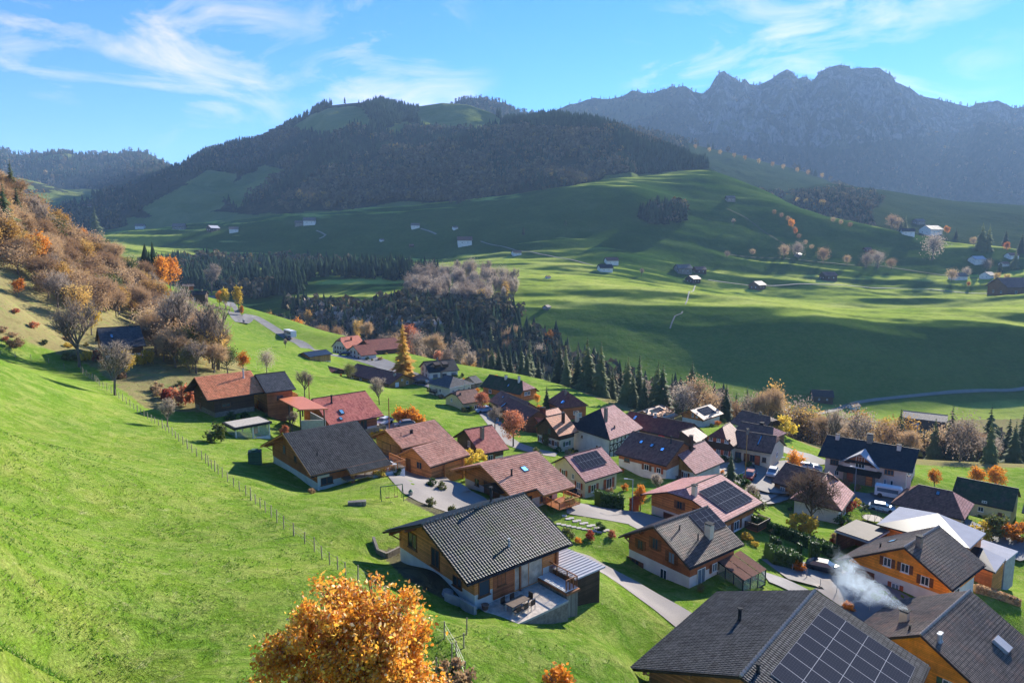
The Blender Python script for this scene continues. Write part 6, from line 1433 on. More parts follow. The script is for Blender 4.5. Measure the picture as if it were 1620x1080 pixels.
# --- woods in the gorge, between the village terrace and the far meadows
def edgeY(a): return np.interp(a,*EDG)
def meadY(a): return np.interp(a,*MEA)
rs_=np.random.RandomState(5);placed=[]
def ok(x,y,d):
    for (u,v) in placed:
        if (u-x)**2+(v-y)**2<d*d: return False
    placed.append((x,y));return True
ncon=nb_=ng=0;tries=0
while (ncon<290 or nb_<220 or ng<45) and tries<14000:
    tries+=1;a=rs_.uniform(-.36,.80) if rs_.rand()<.4 else rs_.uniform(-.16,.34);f=rs_.rand()
    y0,y1=edgeY(a)+8,meadY(a)-14
    y=y0+(y1-y0)*f;x=a*y
    if (x-204)**2+(y-325)**2<26**2 or (a>.28 and f>.72): continue
    pc_=np.interp(a,[-.36,-.1,.05,.3,.42,.6,.8],[.35,.55,.75,.6,.12,.25,.7])
    if a<-.05: pc_*=.4+.6*(f>.3)
    con=rs_.rand()<pc_
    if con and ncon<290:
        if not ok(x,y,4.3): continue
        ncon+=1;k=('spruce%d'%rs_.randint(4)) if rs_.rand()<.8 else 'fir%d'%rs_.randint(2)
        tree(k,(x,y,drop(x,y)-.3),rs_.uniform(10,20)*(1 if a<.4 else .85),'dark spruce or fir in the wooded ravine below the village','tree','conifers in the ravine',rs_.uniform(.8,1.1))
    elif not con:
        if rs_.rand()<.17 and ng<45:
            if not ok(x,y,5.5): continue
            ng+=1;k=['gold0','gold1','orange0','gold0','salmon0','ycol'][rs_.randint(6)];tree(k,(x,y,drop(x,y)-.3),rs_.uniform(9,16),'tree with a few golden leaves in the wooded ravine below the village','tree','golden trees in the ravine',rs_.uniform(.7,1))
        elif nb_<220:
            if not ok(x,y,5.0): continue
            nb_+=1;k=['bare0','bare1','bare2','fuzz1','fuzz1','brown1','fuzz0'][rs_.randint(7)];tree(k,(x,y,drop(x,y)-.3),rs_.uniform(8,13.5),'grey bare tree in the wooded ravine below the village','tree','bare trees in the ravine',rs_.uniform(.8,1.1))
# --- autumn wood on the left slope
WOOD=[(-30,300),(20,322),(60,355),(120,385),(175,415),(232,452),(262,490),(300,520),(330,560),(360,590),(300,600),(262,585),(235,545),(140,520),(120,505),(80,478),(40,448),(0,425),(-30,415)]
rs_=np.random.RandomState(8);n_=0;tries=0;kinds=['brown0','brown1','fuzz0','gold1','fuzz0','bare0','brown0','gold0','olive0','brown1','fuzz0']
while n_<215 and tries<6000:
    tries+=1;x_=rs_.uniform(-30,360);y_=rs_.uniform(300,600)
    if not inpoly(np.array([x_]),np.array([y_]),WOOD)[0]: continue
    if inpoly(np.array([x_]),np.array([y_]),[(140,505),(240,500),(245,590),(140,590)])[0]: continue
    q=hit(x_,y_)
    if q is None or q.length>480 or not ok(q.x,q.y,3.6): continue
    n_+=1;tree(kinds[rs_.randint(len(kinds))],(q.x,q.y,q.z-.3),rs_.uniform(6.5,11.5),'leafless or russet tree in the autumn wood on the left slope','tree','trees of the autumn wood on the slope',rs_.uniform(.9,1.25))
for a in [('fir0',12,385,75,'tall dark spruce at the far left edge, among grey trees'),('spruce1',32,372,60,'dark spruce second from the left edge, just above the bare trees'),('fir1',4,300,62,'spruce tip rising at the very left edge of the picture'),('spruce2',22,330,60,'spruce behind the left edge trees, highest on the slope'),('fir0',153,382,45,'broad dark fir standing out at the crest of the autumn wood'),('spruce0',120,383,28,'small pointed spruce beside the orange crown on the crest'),
 ('bare1',68,385,62,'tall bare tree with a forked trunk above the autumn wood')]:
    tpx(a[0],a[1],a[2],a[3],a[4])
for a in [('orange0',60,425,45,'bright orange tree high on the left slope'),('orange1',30,470,24,'deep orange bush in the lower left of the autumn wood'),('orange0',132,388,22,'orange crown left of the broad dark fir'),('orange1',157,392,16,'small orange crown right of the broad dark fir'),('yellow0',200,598,40,'golden tree right in front of the buried dark-roofed house'),('bYellow',228,577,20,'bright yellow bush at the right corner of the buried house'),('bRed',152,572,18,'dark red bush left of the buried dark-roofed house'),('yellow0',145,530,40,'yellow-brown tree behind the left end of the buried house'),
 ('bare0',126,580,95,'bare brown tree at the fence corner, left of the buried house'),('bare2',182,625,75,'thin bare tree beside the pasture fence, below the golden tree'),('bare1',265,675,42,'small bare tree inside the fence near the old farmhouse'),
 ('bare0',289,565,105,'tall bare twin-stemmed tree above the orange-roofed farmhouse'),('bare2',345,585,100,'wide rounded bare tree right above the orange-roofed farmhouse'),('orange0',385,588,30,'orange bush tree right of the wide bare tree'),('olive0',360,590,38,'olive-yellow shrub under the wide bare tree'),('olive0',300,590,34,'olive shrub under the twin-stemmed bare tree'),('bSalmon',290,640,28,'salmon-red bush left of the old farmhouse'),('bRed',268,632,18,'red bush nearest the fence beside the old farmhouse'),
 ('ocol',258,462,50,'left one of two tall orange birches by the hill road'),('orange1',270,462,48,'right one of two tall orange birches by the hill road'),('bare1',335,465,45,'grey bare tree behind the far dark-roofed house'),
 ('ycol',357,490,32,'slim yellow larch by the road, left of two'),('ocol',348,486,24,'slim orange tree beside the slim yellow larch'),('ycol',378,493,38,'yellow larch at the bend of the hill road'),('ocol',383,500,16,'small orange tree at the foot of the larch on the bend'),('bGreen',292,470,16,'clipped dark cypress before the grey-roofed small house'),
 ('fuzz1',422,590,34,'sparse leafless tree on the bright meadow above the annexe'),('bare0',482,628,44,'pale bare tree right of the blue-black annexe roof'),('bare2',600,640,44,'thin bare tree behind the speckled red roof'),('olive0',555,600,24,'olive and orange tree before the long low hall'),('fuzz1',450,538,0,'x')][:-1]:
    tpx(a[0],a[1],a[2],a[3],a[4])
tpx('larchY',638,598,92,'tall golden larch standing alone behind the long hall',h=None,wd=1.15)
for a in [('bare2',452,550,14,'small bare fruit tree beside the hill road'),('orange0',623,536,14,'orange bush by the blue-black roofed garage'),
 ('salmon0',812,706,58,'salmon-leaved tree in front of the red-brown barn'),('salmon0',763,652,34,'flat-topped pale orange tree beside the small yellow house'),('bare0',783,678,38,'grey bare tree left of the salmon-leaved tree'),('spruce3',865,652,44,'young light green conifer between the mossy farmhouse and the bell roof'),('orange1',850,640,18,'small orange tree at the gable of the mossy farmhouse'),('ocol',785,616,24,'slim orange tree at the left end of the mossy farmhouse'),
 ('bOrange',635,668,24,'orange bush at the lawn parking, left of the group'),('bOrange',650,670,26,'deep orange bush at the lawn parking, middle of the group'),('bOrange',661,672,20,'red-orange bush at the lawn parking, right of the group'),
 ('bYellow',742,735,24,'yellow bush at the right end of the garage wing'),('bYellow',757,730,20,'golden shrub behind the garage wing'),('bOlive',850,725,16,'olive shrub by the corner of the tall whitewashed farmhouse'),('bOlive',870,705,20,'yellow-green shrub below the green-shuttered house'),
 ('fir1',1155,765,52,'dense dark yew beside the car park mast'),('bGreen',1172,770,20,'slim dark shrub right of the dense yew'),('bare1',1040,780,34,'grey-blue small tree on the lawn of the pink-roofed white house'),
 ('ocol',1013,808,42,'orange and yellow shrub on the drive, right of the clipped beech'),('bOlive',1196,808,26,'brown shrub between the solar chalet and the street'),('bare1',1190,800,36,'small bare tree right of the largest solar array'),
 ('orange0',1257,752,36,'round orange tree on the car park'),('ocol',968,705,1,'x'),('bYellow',1238,688,28,'yellow shrub tree behind the end of the inn'),('bYellow',1215,690,14,'pale yellow shrub by the white-walled brown-roofed house'),
 ('bYellow',1272,845,32,'golden shrub under the big dark bare tree'),('bRed',1338,808,20,'red and orange shrub at the door of the old barn'),('bGreen',1332,832,18,'dark round bush at the corner of the old barn garden'),
 ('orange0',1478,772,26,'orange-brown tree behind the hipped cream house'),('orange1',1545,778,34,'broad orange tree behind the pale yellow barn'),('orange0',1575,780,36,'widest orange tree behind the pale yellow barn, right one'),('bYellow',1550,852,24,'yellow shrub before the pale yellow barn'),('bOlive',1583,850,28,'pale variegated shrub by the pale yellow barn'),('bOrange',1600,855,22,'orange shrub at the right edge beside the modern house'),('bOrange',1618,850,22,'rust shrub cut by the right edge of the picture'),
 ('bBrown',1327,862,20,'brown clipped ball shrub at the gravel-roofed carport'),('bRed',1313,862,12,'small dark red ball shrub in front of the carport'),('bOrange',1262,902,16,'small orange shrub at the courtyard gate'),('bOrange',1343,965,14,'rust coloured low shrub at the foot of the ramp'),
 ('bRed',938,853,16,'crimson shrub in the rock garden'),('bOrange',915,858,10,'orange shrub at the left of the rock garden'),('bGreen',949,838,14,'green round shrub above the stepping stones'),('bOlive',900,852,18,'dry feathery grass clump beside the nearest roof corner'),('bSalmon',968,850,12,'pinkish shrub at the right end of the rock garden'),
 ('bGreen',430,652,18,'dark green shrub by the open carport'),('bOrange',418,650,22,'orange shrub between the farmhouse and the open carport'),('bBrown',437,656,10,'rusty ball shrub at the foot of the open carport'),('bare1',462,682,32,'grey tangled bare shrub in the upper yard'),('bSalmon',450,686,14,'salmon shrub in the upper yard'),('bOlive',340,700,26,'dark olive bush alone on the bank above the fence'),
 ('bGreen',683,768,14,'grey-green clipped bush at the garage corner'),('bOlive',700,776,14,'pale clipped bush at the top of the planted bed'),('bOlive',682,800,14,'long mounded shrub along the drive'),('bOlive',715,812,14,'second mounded shrub further down the drive'),('bGreen',706,1075,26,'bright green bush at the bottom of the picture'),
 ('bBrown',722,1085,42,'dry brown weed thicket beside the doubled fence posts'),('bOrange',880,1100,44,'orange-leaved low bush at the bottom edge'),('bOlive',1232,1090,1,'x')]:
    if a[4]=='x': continue
    tpx(a[0],a[1],a[2],a[3],a[4],'bush' if a[0][0]=='b' and a[0][1].isupper() else 'tree')
# the big dark bare tree beside the old barn, own twiggy crown
ML['twigdark']=mat_leaf('dark_twigs',(.12,.08,.055),(.25,.17,.12),.3,.9);segs,tips=branches(9.5,5.2,99,3);v,f=seg_mesh(segs,.03)
q=at(1283,104);e=empty('bare_tree',(q.x,q.y,q.z));tag(e,'big dark bare tree spreading in front of the old barn','tree');mk('trunk',v,f,M_barkd,e)
v,f=twiggy(9.5,5.2,3,tips,5,.20);mk('crown',v,f,ML['twigdark'],e)
# --- hero tree: orange beech at the bottom of the picture
q=at(552,27.5);top=-14.2;hh=top-q.z
segs,tips=branches(hh,4.3,5,3,trunk=.3,tr=.13);v,f=seg_mesh(segs,.012,5)
e=empty('beech_tree',q);tag(e,'large orange-leaved beech in the foreground at the bottom of the picture','tree');mk('trunk',v,f,M_barkd,e)
r=np.random.RandomState(3);c=np.array([tuple(t[0]) for t in tips]);c=c[c[:,2]>hh*.25]
big=np.array([(-2.2,.3,.60,1.7),(-.6,-.4,.78,1.8),(.9,.2,.70,1.8),(2.2,-.2,.52,1.7),(-2.9,.2,.36,1.5),(3.0,.4,.34,1.4),(.2,-1.2,.50,1.9),(-1.0,1.2,.50,1.8),(1.4,1.3,.45,1.7),(-1.6,-1.2,.38,1.6),(1.8,-1.1,.32,1.5)])
m=230;kb=r.randint(0,len(big),m);u=nrm(r.normal(size=(m,3)));cc=u*(r.uniform(.25,1,(m,1))**.5)*big[kb,3:4]*np.array([1,1,.85])+np.c_[big[kb,0],big[kb,1],big[kb,2]*hh];c=np.concatenate([c[r.rand(len(c))<.5],cc])
wt=r.uniform(.2,1,len(c));nl=40000;k=r.choice(len(c),nl,p=wt/wt.sum());P=c[k]+r.normal(size=(nl,3))*.24
v,f=tri_leaves(P,.115,r,up=-.2,long=1.15)
t=NT('beech_leaves');at_=t.node('ShaderNodeAttribute',attribute_name='Col');t.col(at_.outputs['Color']);t.set(Roughness=.45,Specular_IOR_Level=.35)
tb=t.node('ShaderNodeBsdfTranslucent');t.con(at_.outputs['Color'],tb.inputs[0]);ms=t.node('ShaderNodeMixShader');ms.inputs[0].default_value=.45;t.con(t.b.outputs[0],ms.inputs[1]);t.con(tb.outputs[0],ms.inputs[2]);t.con(ms.outputs[0],t.out.inputs[0])
pal=np.array([(.85,.36,.04),(.90,.48,.06),(.68,.24,.04),(.92,.65,.12),(.45,.16,.04),(.90,.72,.38)]);cl=pal[r.choice(6,nl,p=[.28,.28,.16,.14,.08,.06])]*r.uniform(.8,1.15,(nl,1))
mk('crown',v,f,t.m,e,cols=np.repeat(cl,4,0))
# --- clipped hedges
def hedge(pts,w,hh,label,mat='green',name='hedge',top=None):
    P=[hit(*p) for p in pts];V=[];Fc=[];r=np.random.RandomState(len(label));n=0;PP_=[]
    for a,b in zip(P,P[1:]):
        L=(b-a).length;k=int(L*w*26)+int(L*hh*60)
        d=(b-a).normalized();nn=Vector((-d.y,d.x,0)).normalized()
        for i in range(k):
            t_=r.rand();z0=r.rand();sd=r.choice([-1,1])
            if r.rand()<w/(w+2*hh): o_=r.uniform(-.5,.5)*w;z_=hh
            else: o_=.5*w*sd;z_=z0*hh
            q=a+(b-a)*t_;PP_.append((q.x+nn.x*o_+r.normal()*.05,q.y+nn.y*o_+r.normal()*.05,drop(q.x,q.y)+z_+r.normal()*.05))
    base=P[0];PP_=np.array(PP_)-np.array(tuple(base));v,f=tri_leaves(PP_,.26,r)
    e=empty(name,base);tag(e,label,'hedge');mk('foliage',v,f,ML[mat],e)
    mb=MB()
    for a,b in zip(P,P[1:]):
        d=(b-a).normalized();nn=Vector((-d.y,d.x,0)).normalized()*w*.46
        za,zb=Vector((0,0,drop(a.x,a.y)-a.z)),Vector((0,0,drop(b.x,b.y)-b.z));u_=Vector((0,0,hh*.96))
        mb.add([p-base for p in (a-nn+za,a+nn+za,b+nn+zb,b-nn+zb,a-nn+za+u_,a+nn+za+u_,b+nn+zb+u_,b-nn+zb+u_)],[(4,5,6,7),(0,1,5,4),(1,2,6,5),(2,3,7,6),(3,0,4,7)])
    mb.build('twigs',ML[mat],e);return e
hedge([(1190,832),(1215,842),(1240,850),(1262,858)],1.0,1.6,'long clipped green hedge running along the garden, upper part')
hedge([(1266,860),(1290,868),(1308,876),(1322,882)],1.2,1.6,'clipped green hedge ending at the carport, lower part')
hedge([(1280,893),(1294,896)],1.1,3.4,'tall square clipped hedge with an orange-lit top by the courtyard')
hedge([(1262,885),(1266,886)],.8,2.4,'slim dark clipped column in the middle of the hedge garden')
hedge([(1215,886),(1240,892),(1262,897)],2.6,1.9,'broad rounded dark green hedge mass at the courtyard corner')
hedge([(1220,868),(1233,872)],1.2,1.8,'small square clipped bush at the left of the hedge garden')
hedge([(945,800),(965,804),(985,808)],1.6,2.3,'dark green hedge under the cream house with solar panels')
hedge([(1000,808),(1006,810)],1.5,2.2,'clipped copper-red beech block at the drive','redbush')
hedge([(1540,935),(1575,945),(1612,958)],.7,.9,'low rusty hedge edging the lawn at the right side','twigbr')

# low scrub on the dry bank and garden shrubs round the houses
rs_=np.random.RandomState(31)
for i in range(70):
    x_,y_=rs_.uniform(0,300),rs_.uniform(430,650)
    if not inpoly(np.array([x_]),np.array([y_]),[(0,470),(60,500),(120,520),(150,560),(200,590),(290,600),(300,660),(240,640),(150,600),(60,560),(0,550)])[0]: continue
    q=hit(x_,y_);tree(['bOlive','bBrown','bYellow','bSalmon','bBrown'][rs_.randint(5)],(q.x,q.y,q.z-.1),rs_.uniform(.9,2.6),'low dry scrub bush on the bank below the autumn wood','bush','scrub bushes on the dry bank',rs_.uniform(1,1.6))
nsh=0
for kk,hv in HF.items():
    if kk in('BB','AB','AA','A2','PP','LL'): continue
    X,Y,Z,yaw,L,wa,wb,p_,h1,h2,bz=hv;a_,b_=math.cos(yaw),math.sin(yaw)
    for i in range(4):
        u=rs_.uniform(-1.5,L+1.5);v=(-wa-rs_.uniform(.2,2.5)) if rs_.rand()<.7 else wb+rs_.uniform(.2,2)
        x,y=X+a_*u-b_*v,Y+b_*u+a_*v;z=drop(x,y)
        if abs(z-bz)>2.2: continue
        nsh+=1;tree(['bGreen','bOlive','bGreen','bOrange','bBrown','bYellow'][rs_.randint(6)],(x,y,z-.05),rs_.uniform(.7,1.7),'small garden shrub close to a village house wall','bush','garden shrubs along the house walls',rs_.uniform(.8,1.3))
# ------------------------------------------------------------------ far woods as masses
def lowcon(P,H,r,cols_):
    # merged small conifers: two stacked ragged cones of 6 sides
    n=len(P);k=6;ang=np.arange(k)*2*np.pi/k
    V=[];F=[];C=[];off=0
    for (z0,z1,rr0) in ((.08,.62,.21),(.38,1.0,.15)):
        a=ang[None]+r.rand(n,1)*6.28;rad=H[:,None]*rr0*r.uniform(.65,1.2,(n,k))
        ring=np.stack([P[:,None,0]+np.cos(a)*rad,P[:,None,1]+np.sin(a)*rad,P[:,None,2]+H[:,None]*(z0+r.uniform(-.05,.05,(n,k)))],-1)
        tip=np.stack([P[:,0],P[:,1],P[:,2]+H*z1],-1)[:,None]
        v=np.concatenate([ring,tip],1).reshape(-1,3);idx=np.arange(n)[:,None]*(k+1)+off
        f=np.stack([np.stack([idx[:,0]+i,idx[:,0]+(i+1)%k,idx[:,0]+k],-1) for i in range(k)],1).reshape(-1,3)
        V.append(v);F.append(f);C.append(np.repeat(cols_*(1 if z0<.2 else 1.15),k+1,0));off+=len(v)
    return np.concatenate(V),np.concatenate(F),np.concatenate(C)
def lowdec(P,H,r,cols_,m=16):
    n=len(P);u=nrm(r.normal(size=(n,m,3)));c=P[:,None]+u*(H[:,None,None]*np.array([.27,.27,.36]))+np.array([0,0,1.])*(H[:,None,None]*.55)
    s=H[:,None,None]*.20;d=nrm(r.normal(size=(n,m,3))+np.array([0,0,.8]));e=nrm(np.cross(d,u+1e-3))
    v=np.stack([c-e*s,c+d*s*1.2,c+e*s],2).reshape(-1,3);f=np.arange(len(v)).reshape(-1,3)
    return v,f,np.repeat(cols_*1.0,m*3,0)*np.repeat(r.uniform(.8,1.2,(n*m,1)),3,0)
MF=mat_attr('wood_mass_foliage',.95,.12)
def wood(name,P,H,dec,seed,label,cat='wood',pal=0):
    r=np.random.RandomState(seed);n=len(P);H=np.asarray(H)
    cc=np.where(r.rand(n,1)<.5,np.array([[.018,.034,.02]]),np.array([[.028,.045,.024]]))*r.uniform(.7,1.4,(n,1))
    dp=np.array([(.105,.088,.055),(.14,.115,.075),(.20,.14,.05),(.08,.08,.048)]) if pal==0 else np.array([(.34,.27,.22),(.42,.36,.31),(.60,.38,.14),(.28,.23,.19)])
    dc=dp[r.choice(4,n,p=[.4,.35,.08,.17])]*r.uniform(.75,1.25,(n,1))
    V1,F1,C1=lowcon(P[~dec],H[~dec],r,cc[~dec]) if (~dec).any() else (np.zeros((0,3)),np.zeros((0,3),int),np.zeros((0,3)))
    V2,F2,C2=lowdec(P[dec],H[dec]*.85,r,dc[dec]) if dec.any() else (np.zeros((0,3)),np.zeros((0,3),int),np.zeros((0,3)))
    V=np.concatenate([V1,V2]);F=np.concatenate([F1,F2+len(V1)]);o=mk(name,V,F,MF,cols=np.concatenate([C1,C2]));tag(o,label,cat,kind='stuff');return o
def sample_grid(X,Y,Z,mask,n,seed):
    r=np.random.RandomState(seed);A=np.abs((X[1:,1:]-X[:-1,:-1])*(Y[1:,:-1]-Y[:-1,1:]))+1e-6;A=A*mask[1:,1:]
    p=(A/A.sum()).ravel();k=r.choice(len(p),n,p=p);i,j=np.divmod(k,X.shape[1]-1);u,v=r.rand(n),r.rand(n)
    def b(M_): return (M_[i,j]*(1-u)*(1-v)+M_[i,j+1]*v*(1-u)+M_[i+1,j]*u*(1-v)+M_[i+1,j+1]*u*v)
    return np.c_[b(X),b(Y),b(Z)],r
X,Y,Zh,S,msk=hillC
P,r=sample_grid(X,Y,Zh,msk&(S<=1.03),26000,2)
pn=fbm(P[:,0]/130,P[:,1]/130,4);ppx,ppy=pxof(P[:,0],P[:,1],P[:,2])
gz=ground(P[:,0],P[:,1],False);P=P[P[:,2]>gz-3];pn=fbm(P[:,0]/130,P[:,1]/130,4);ppx,ppy=pxof(P[:,0],P[:,1],P[:,2])
dec=(pn+r.rand(len(P))*.35-.175+np.clip((ppy-240)/400,-.2,.2))>.0
dec&=~((ppx<400)&(r.rand(len(P))<.75))&(ppy>205)
clr=fbm(P[:,0]/95+7,P[:,1]/70,4)<.30
P,dec=P[clr],dec[clr];st=fbm(P[:,0]/70+2,P[:,1]/55,3)
wood('wooded_hill_trees',P,(14+st*11)*r.uniform(.75,1.3,len(P)),dec,3,'dark mixed forest covering the large hill in the middle distance')
# skyline trees of the far ridges
def ridge_trees(g,n,seed,h0,h1,name,label,s0=.55,msk=None,dprob=.35,pal=0):
    X,Y,Zh,S=g;m=(S<=1.0)&(S>=s0)&np.ones(X.shape,bool)
    if msk is not None:m&=msk.reshape(X.shape)
    P,r=sample_grid(X,Y,Zh,m,n,seed);wood(name,P,r.uniform(h0,h1,n),r.rand(n)<dprob,seed,label,pal=pal)
ridge_trees(g5,1500,4,12,22,'back_hill_trees','forest on the hill behind the summit')
ridge_trees(g3,2600,5,14,26,'far_ridge_trees','forest along the far left ridge',.35)
ridge_trees(g4,5200,6,10,22,'rocky_mountain_trees','scattered forest on the rocky range and its crest',.25)
px6,py6=S6[2],S6[3]
m6=S6[4];ridge_trees(g6,3600,7,12,22,'middle_ridge_trees','forest on the middle ridge at the right',.1,m6,.45)
m7=S7[4];ridge_trees(g7,1500,8,10,18,'lower_ridge_trees','dark trees in the hollow behind the bright crest',.05,m7,.5)
# shaded wood belt on the left side of the valley floor
def belt(poly,n,seed,h0,h1,dprob,name,label,pal=0,cat='wood'):
    r=np.random.RandomState(seed);xs=[p[0] for p in poly];ys=[p[1] for p in poly];P=[]
    k=0
    while len(P)<n and k<n*6:
        k+=1;x=r.uniform(min(xs),max(xs));y=r.uniform(min(ys),max(ys))
        if inpoly(np.array([x]),np.array([y]),poly)[0]:
            q=hit(x,y)
            if q is not None: P.append(tuple(q))
    P=np.array(P);dec=fbm(P[:,0]/60,P[:,1]/60,3)+r.rand(len(P))*.5-.25>(.5-dprob)*1.2
    wood(name,P,r.uniform(h0,h1,len(P)),dec,seed,label,cat,pal)
belt([(215,425),(300,412),(360,412),(440,412),(520,415),(600,422),(690,432),(700,440),(640,446),(560,440),(490,440),(475,465),(400,476),(330,462),(240,446)],1150,21,11,18,.2,'valley_wood','dark wood belt across the shaded valley floor on the left')
belt([(440,482),(520,492),(600,490),(660,480),(700,484),(800,490),(830,505),(800,520),(700,515),(640,525),(560,525),(480,510)],480,22,10,17,.55,'ravine_wood','grey wood in the ravine behind the far farm')
belt([(470,490),(560,512),(650,520),(700,530),(660,545),(600,538),(520,520)],230,23,8,14,.95,'ravine_edge_wood','bare greyish trees behind the far farm',1)
rg=np.random.RandomState(24);GP=[(640,478),(655,455),(690,442),(740,438),(790,444),(820,458),(815,480),(760,492),(700,494)];k_=0
while k_<130:
    x_,y_=rg.uniform(640,820),rg.uniform(435,495)
    if not inpoly(np.array([x_]),np.array([y_]),GP)[0]: continue
    k_+=1;q_=hit(x_,y_);tree(['fuzz1','bare0','bare1','bare2','fuzz1','gold0' if k_%3==0 else 'fuzz1'][rg.randint(6)],(q_.x,q_.y,q_.z-.3),rg.uniform(13,20),'pale sunlit leafless tree in the grove in the middle of the valley','tree','trees of the pale valley grove',rg.uniform(.6,.8))
belt([(1010,345),(1030,330),(1060,328),(1085,335),(1088,350),(1060,358),(1030,356)],150,25,14,22,.25,'hill_clump','round clump of dark trees alone on the hill flank')
r=np.random.RandomState(91);a=r.uniform(-.36,.8,1500);f=r.rand(1500);y=edgeY(a)+10+(meadY(a)-26-edgeY(a))*f;k=~((a>.26)&(f>.66))&(f>.25);a,y=a[k],y[k];P=np.array([(u*v,v,drop(u*v,v)) for u,v in zip(a,y)])
pc_=np.interp(a,[-.36,-.1,.05,.3,.42,.6,.8],[.3,.6,.7,.5,.1,.2,.5]);wood('ravine_understorey',P,r.uniform(7,15,len(P)),r.rand(len(P))>pc_,92,'lower trees and thicket filling the wooded ravine',pal=0)
a=r.uniform(-.2,.33,1000);f=r.uniform(.3,1,1000);y=edgeY(a)+10+(meadY(a)-16-edgeY(a))*f;P=np.array([(u*v,v,drop(u*v,v)) for u,v in zip(a,y)])
MFs=MF;wood('ravine_spruces',P,r.uniform(9,19,len(P)),r.rand(len(P))>np.interp(a,[-.2,0,.33],[.4,.7,.55]),93,'dense spruces on the far side of the wooded ravine')
# single trees scattered over the far slopes
FT=[('spruce0',895,356,10),('fir0',828,371,13),('bare1',1015,437,13),('fuzz1',1475,412,34),('spruce1',1552,396,36),('spruce2',1563,396,34),('fir0',1590,390,22),('fuzz0',1240,408,18),('fuzz1',1262,408,22),('fuzz0',1302,416,20),('fuzz1',1370,424,20),('fuzz1',1388,424,22),('fuzz0',1410,426,14),('orange0',1252,362,14),('orange1',1258,372,10),('bare0',1160,356,10),('fuzz0',1340,418,12),('gold0',1300,332,14),('gold1',1275,328,12),('gold0',1262,326,12),('orange0',1288,333,10),('fuzz0',1420,365,16),('spruce0',1425,366,18),('spruce2',1432,362,18),('fuzz0',1410,362,18),('orange1',1498,372,12),('fir1',1512,378,16),('fuzz0',1540,388,10),('gold0',1577,446,12),('gold0',1592,448,12),('orange1',1592,398,12),('fuzz1',1560,430,16),('spruce1',1605,424,24),('spruce3',1615,400,26),('fuzz0',1505,446,16),('fuzz1',1528,440,14),('fir1',1582,430,18),('orange0',1532,454,7),('fuzz1',1150,408,10),('fuzz0',1190,404,9),('fuzz0',1380,406,9),('fuzz1',1395,410,9)]
FL={'s':'dark spruce','f':'leafless tree','b':'bare tree','o':'orange tree','g':'golden tree'}
for i,(k,x,y,hp) in enumerate(FT):
    kk='dark fir' if k.startswith('fir') else FL[k[0]]
    tpx(k,x,y,hp,kk+' standing on the far sunny meadows','tree',kk+'s scattered over the far meadows')
# hedge row climbing the far slope
for i,(x,y) in enumerate([(1246,350),(1256,366),(1264,378),(1274,388),(1284,395),(1300,400),(1225,340),(1236,345),(1318,352),(1330,356),(1345,360)]):
    tpx('fuzz0',x,y,7,'low shrub in the hedge row climbing the far slope','bush','shrubs of the far hedge row')
# sunlit larches on the middle ridge
for i in range(12):
    x=1078+i*20+(i*7)%5;y=float(np.interp(x,[1078,1330],[232,290]));
    tpx('gold0',x,y,8,'tiny golden larch on the middle ridge','tree','golden larches on the middle ridge')
# pale trees on the far bank at the right, behind the village
for i,(x,y,hp,k) in enumerate([(1430,735,0,''),]): pass
for a in [('gold1',1218,0,52),('fuzz1',1270,0,50),('gold0',1315,0,50),('gold1',1352,0,50),('fuzz1',1425,0,50),('gold0',1455,0,50),('gold1',1480,0,50),('fuzz1',1250,0,1),('gold0',1240,668,52),('fuzz1',1262,660,58),('gold1',1300,672,55),('fuzz1',1330,675,50),('gold0',1365,700,58),('gold0',1385,705,60),('yellow0',1398,705,56),('gold1',1412,708,54),('gold0',1440,712,60),('fuzz1',1225,680,50),('fuzz0',1285,665,52),('gold1',1340,660,40),('fuzz1',1550,715,60),('fuzz0',1500,718,50)]:
    q=at(a[1],222+(a[1]%7)*5);tree(a[0],(q.x,q.y,q.z-.3),(15+(a[1]%5)*1.6),'pale golden tree on the near river bank behind the village','tree','pale golden trees on the river bank',wd=.75)
for a in [('spruce0',1420,80),('spruce2',1500,95),('fir0',1560,100),('spruce1',1590,85),('fir1',1610,95),('spruce3',1530,70),('spruce0',1475,72)]:
    q=at(a[1],212);tree(a[0],(q.x,q.y,q.z),a[2]*1.1*212/FP,'tall dark spruce on the near river bank at the right','tree','spruces on the river bank')
# ------------------------------------------------------------------ grass tufts on the near pasture
r=np.random.RandomState(77);n=40000
az=r.uniform(R(-40),R(10),n);rr2=np.exp(r.uniform(math.log(26),math.log(95),n));x=rr2*np.sin(az);y=rr2*np.cos(az)
dn=fbm(x/2.2,y/2.2,4)>r.uniform(-.35,.35,n)
x,y=x[dn],y[dn];z=ground(x,y);px_,py_=pxof(x,y,z)
fl_=[(735,1075),(713,1016),(637,978),(582,931),(529,897),(447,835),(393,787),(349,753),(287,701),(212,647),(128,588),(0,560),(-300,560),(-300,1400),(700,1400)]
k=inpoly(px_,py_,fl_)|(r.rand(len(x))<.25)&inpoly(px_,py_,[(735,1075),(529,897),(393,787),(287,701),(330,700),(420,760),(560,860),(640,940),(720,985),(810,1000),(990,1050),(990,1400),(700,1400)])
x,y,z=x[k],y[k],z[k];m=5;n=len(x);hgt=np.repeat(r.uniform(.07,.19,n)*(1+.5*fbm(x/5,y/5,3)),m)
bx_,by_=np.repeat(x,m)+r.normal(size=n*m)*.10,np.repeat(y,m)+r.normal(size=n*m)*.10;bz=np.repeat(z,m)-.04
d=r.normal(size=(n*m,2))*.6+np.array([.35,-.25]);w=r.uniform(.02,.045,n*m);a=r.rand(n*m)*6.28
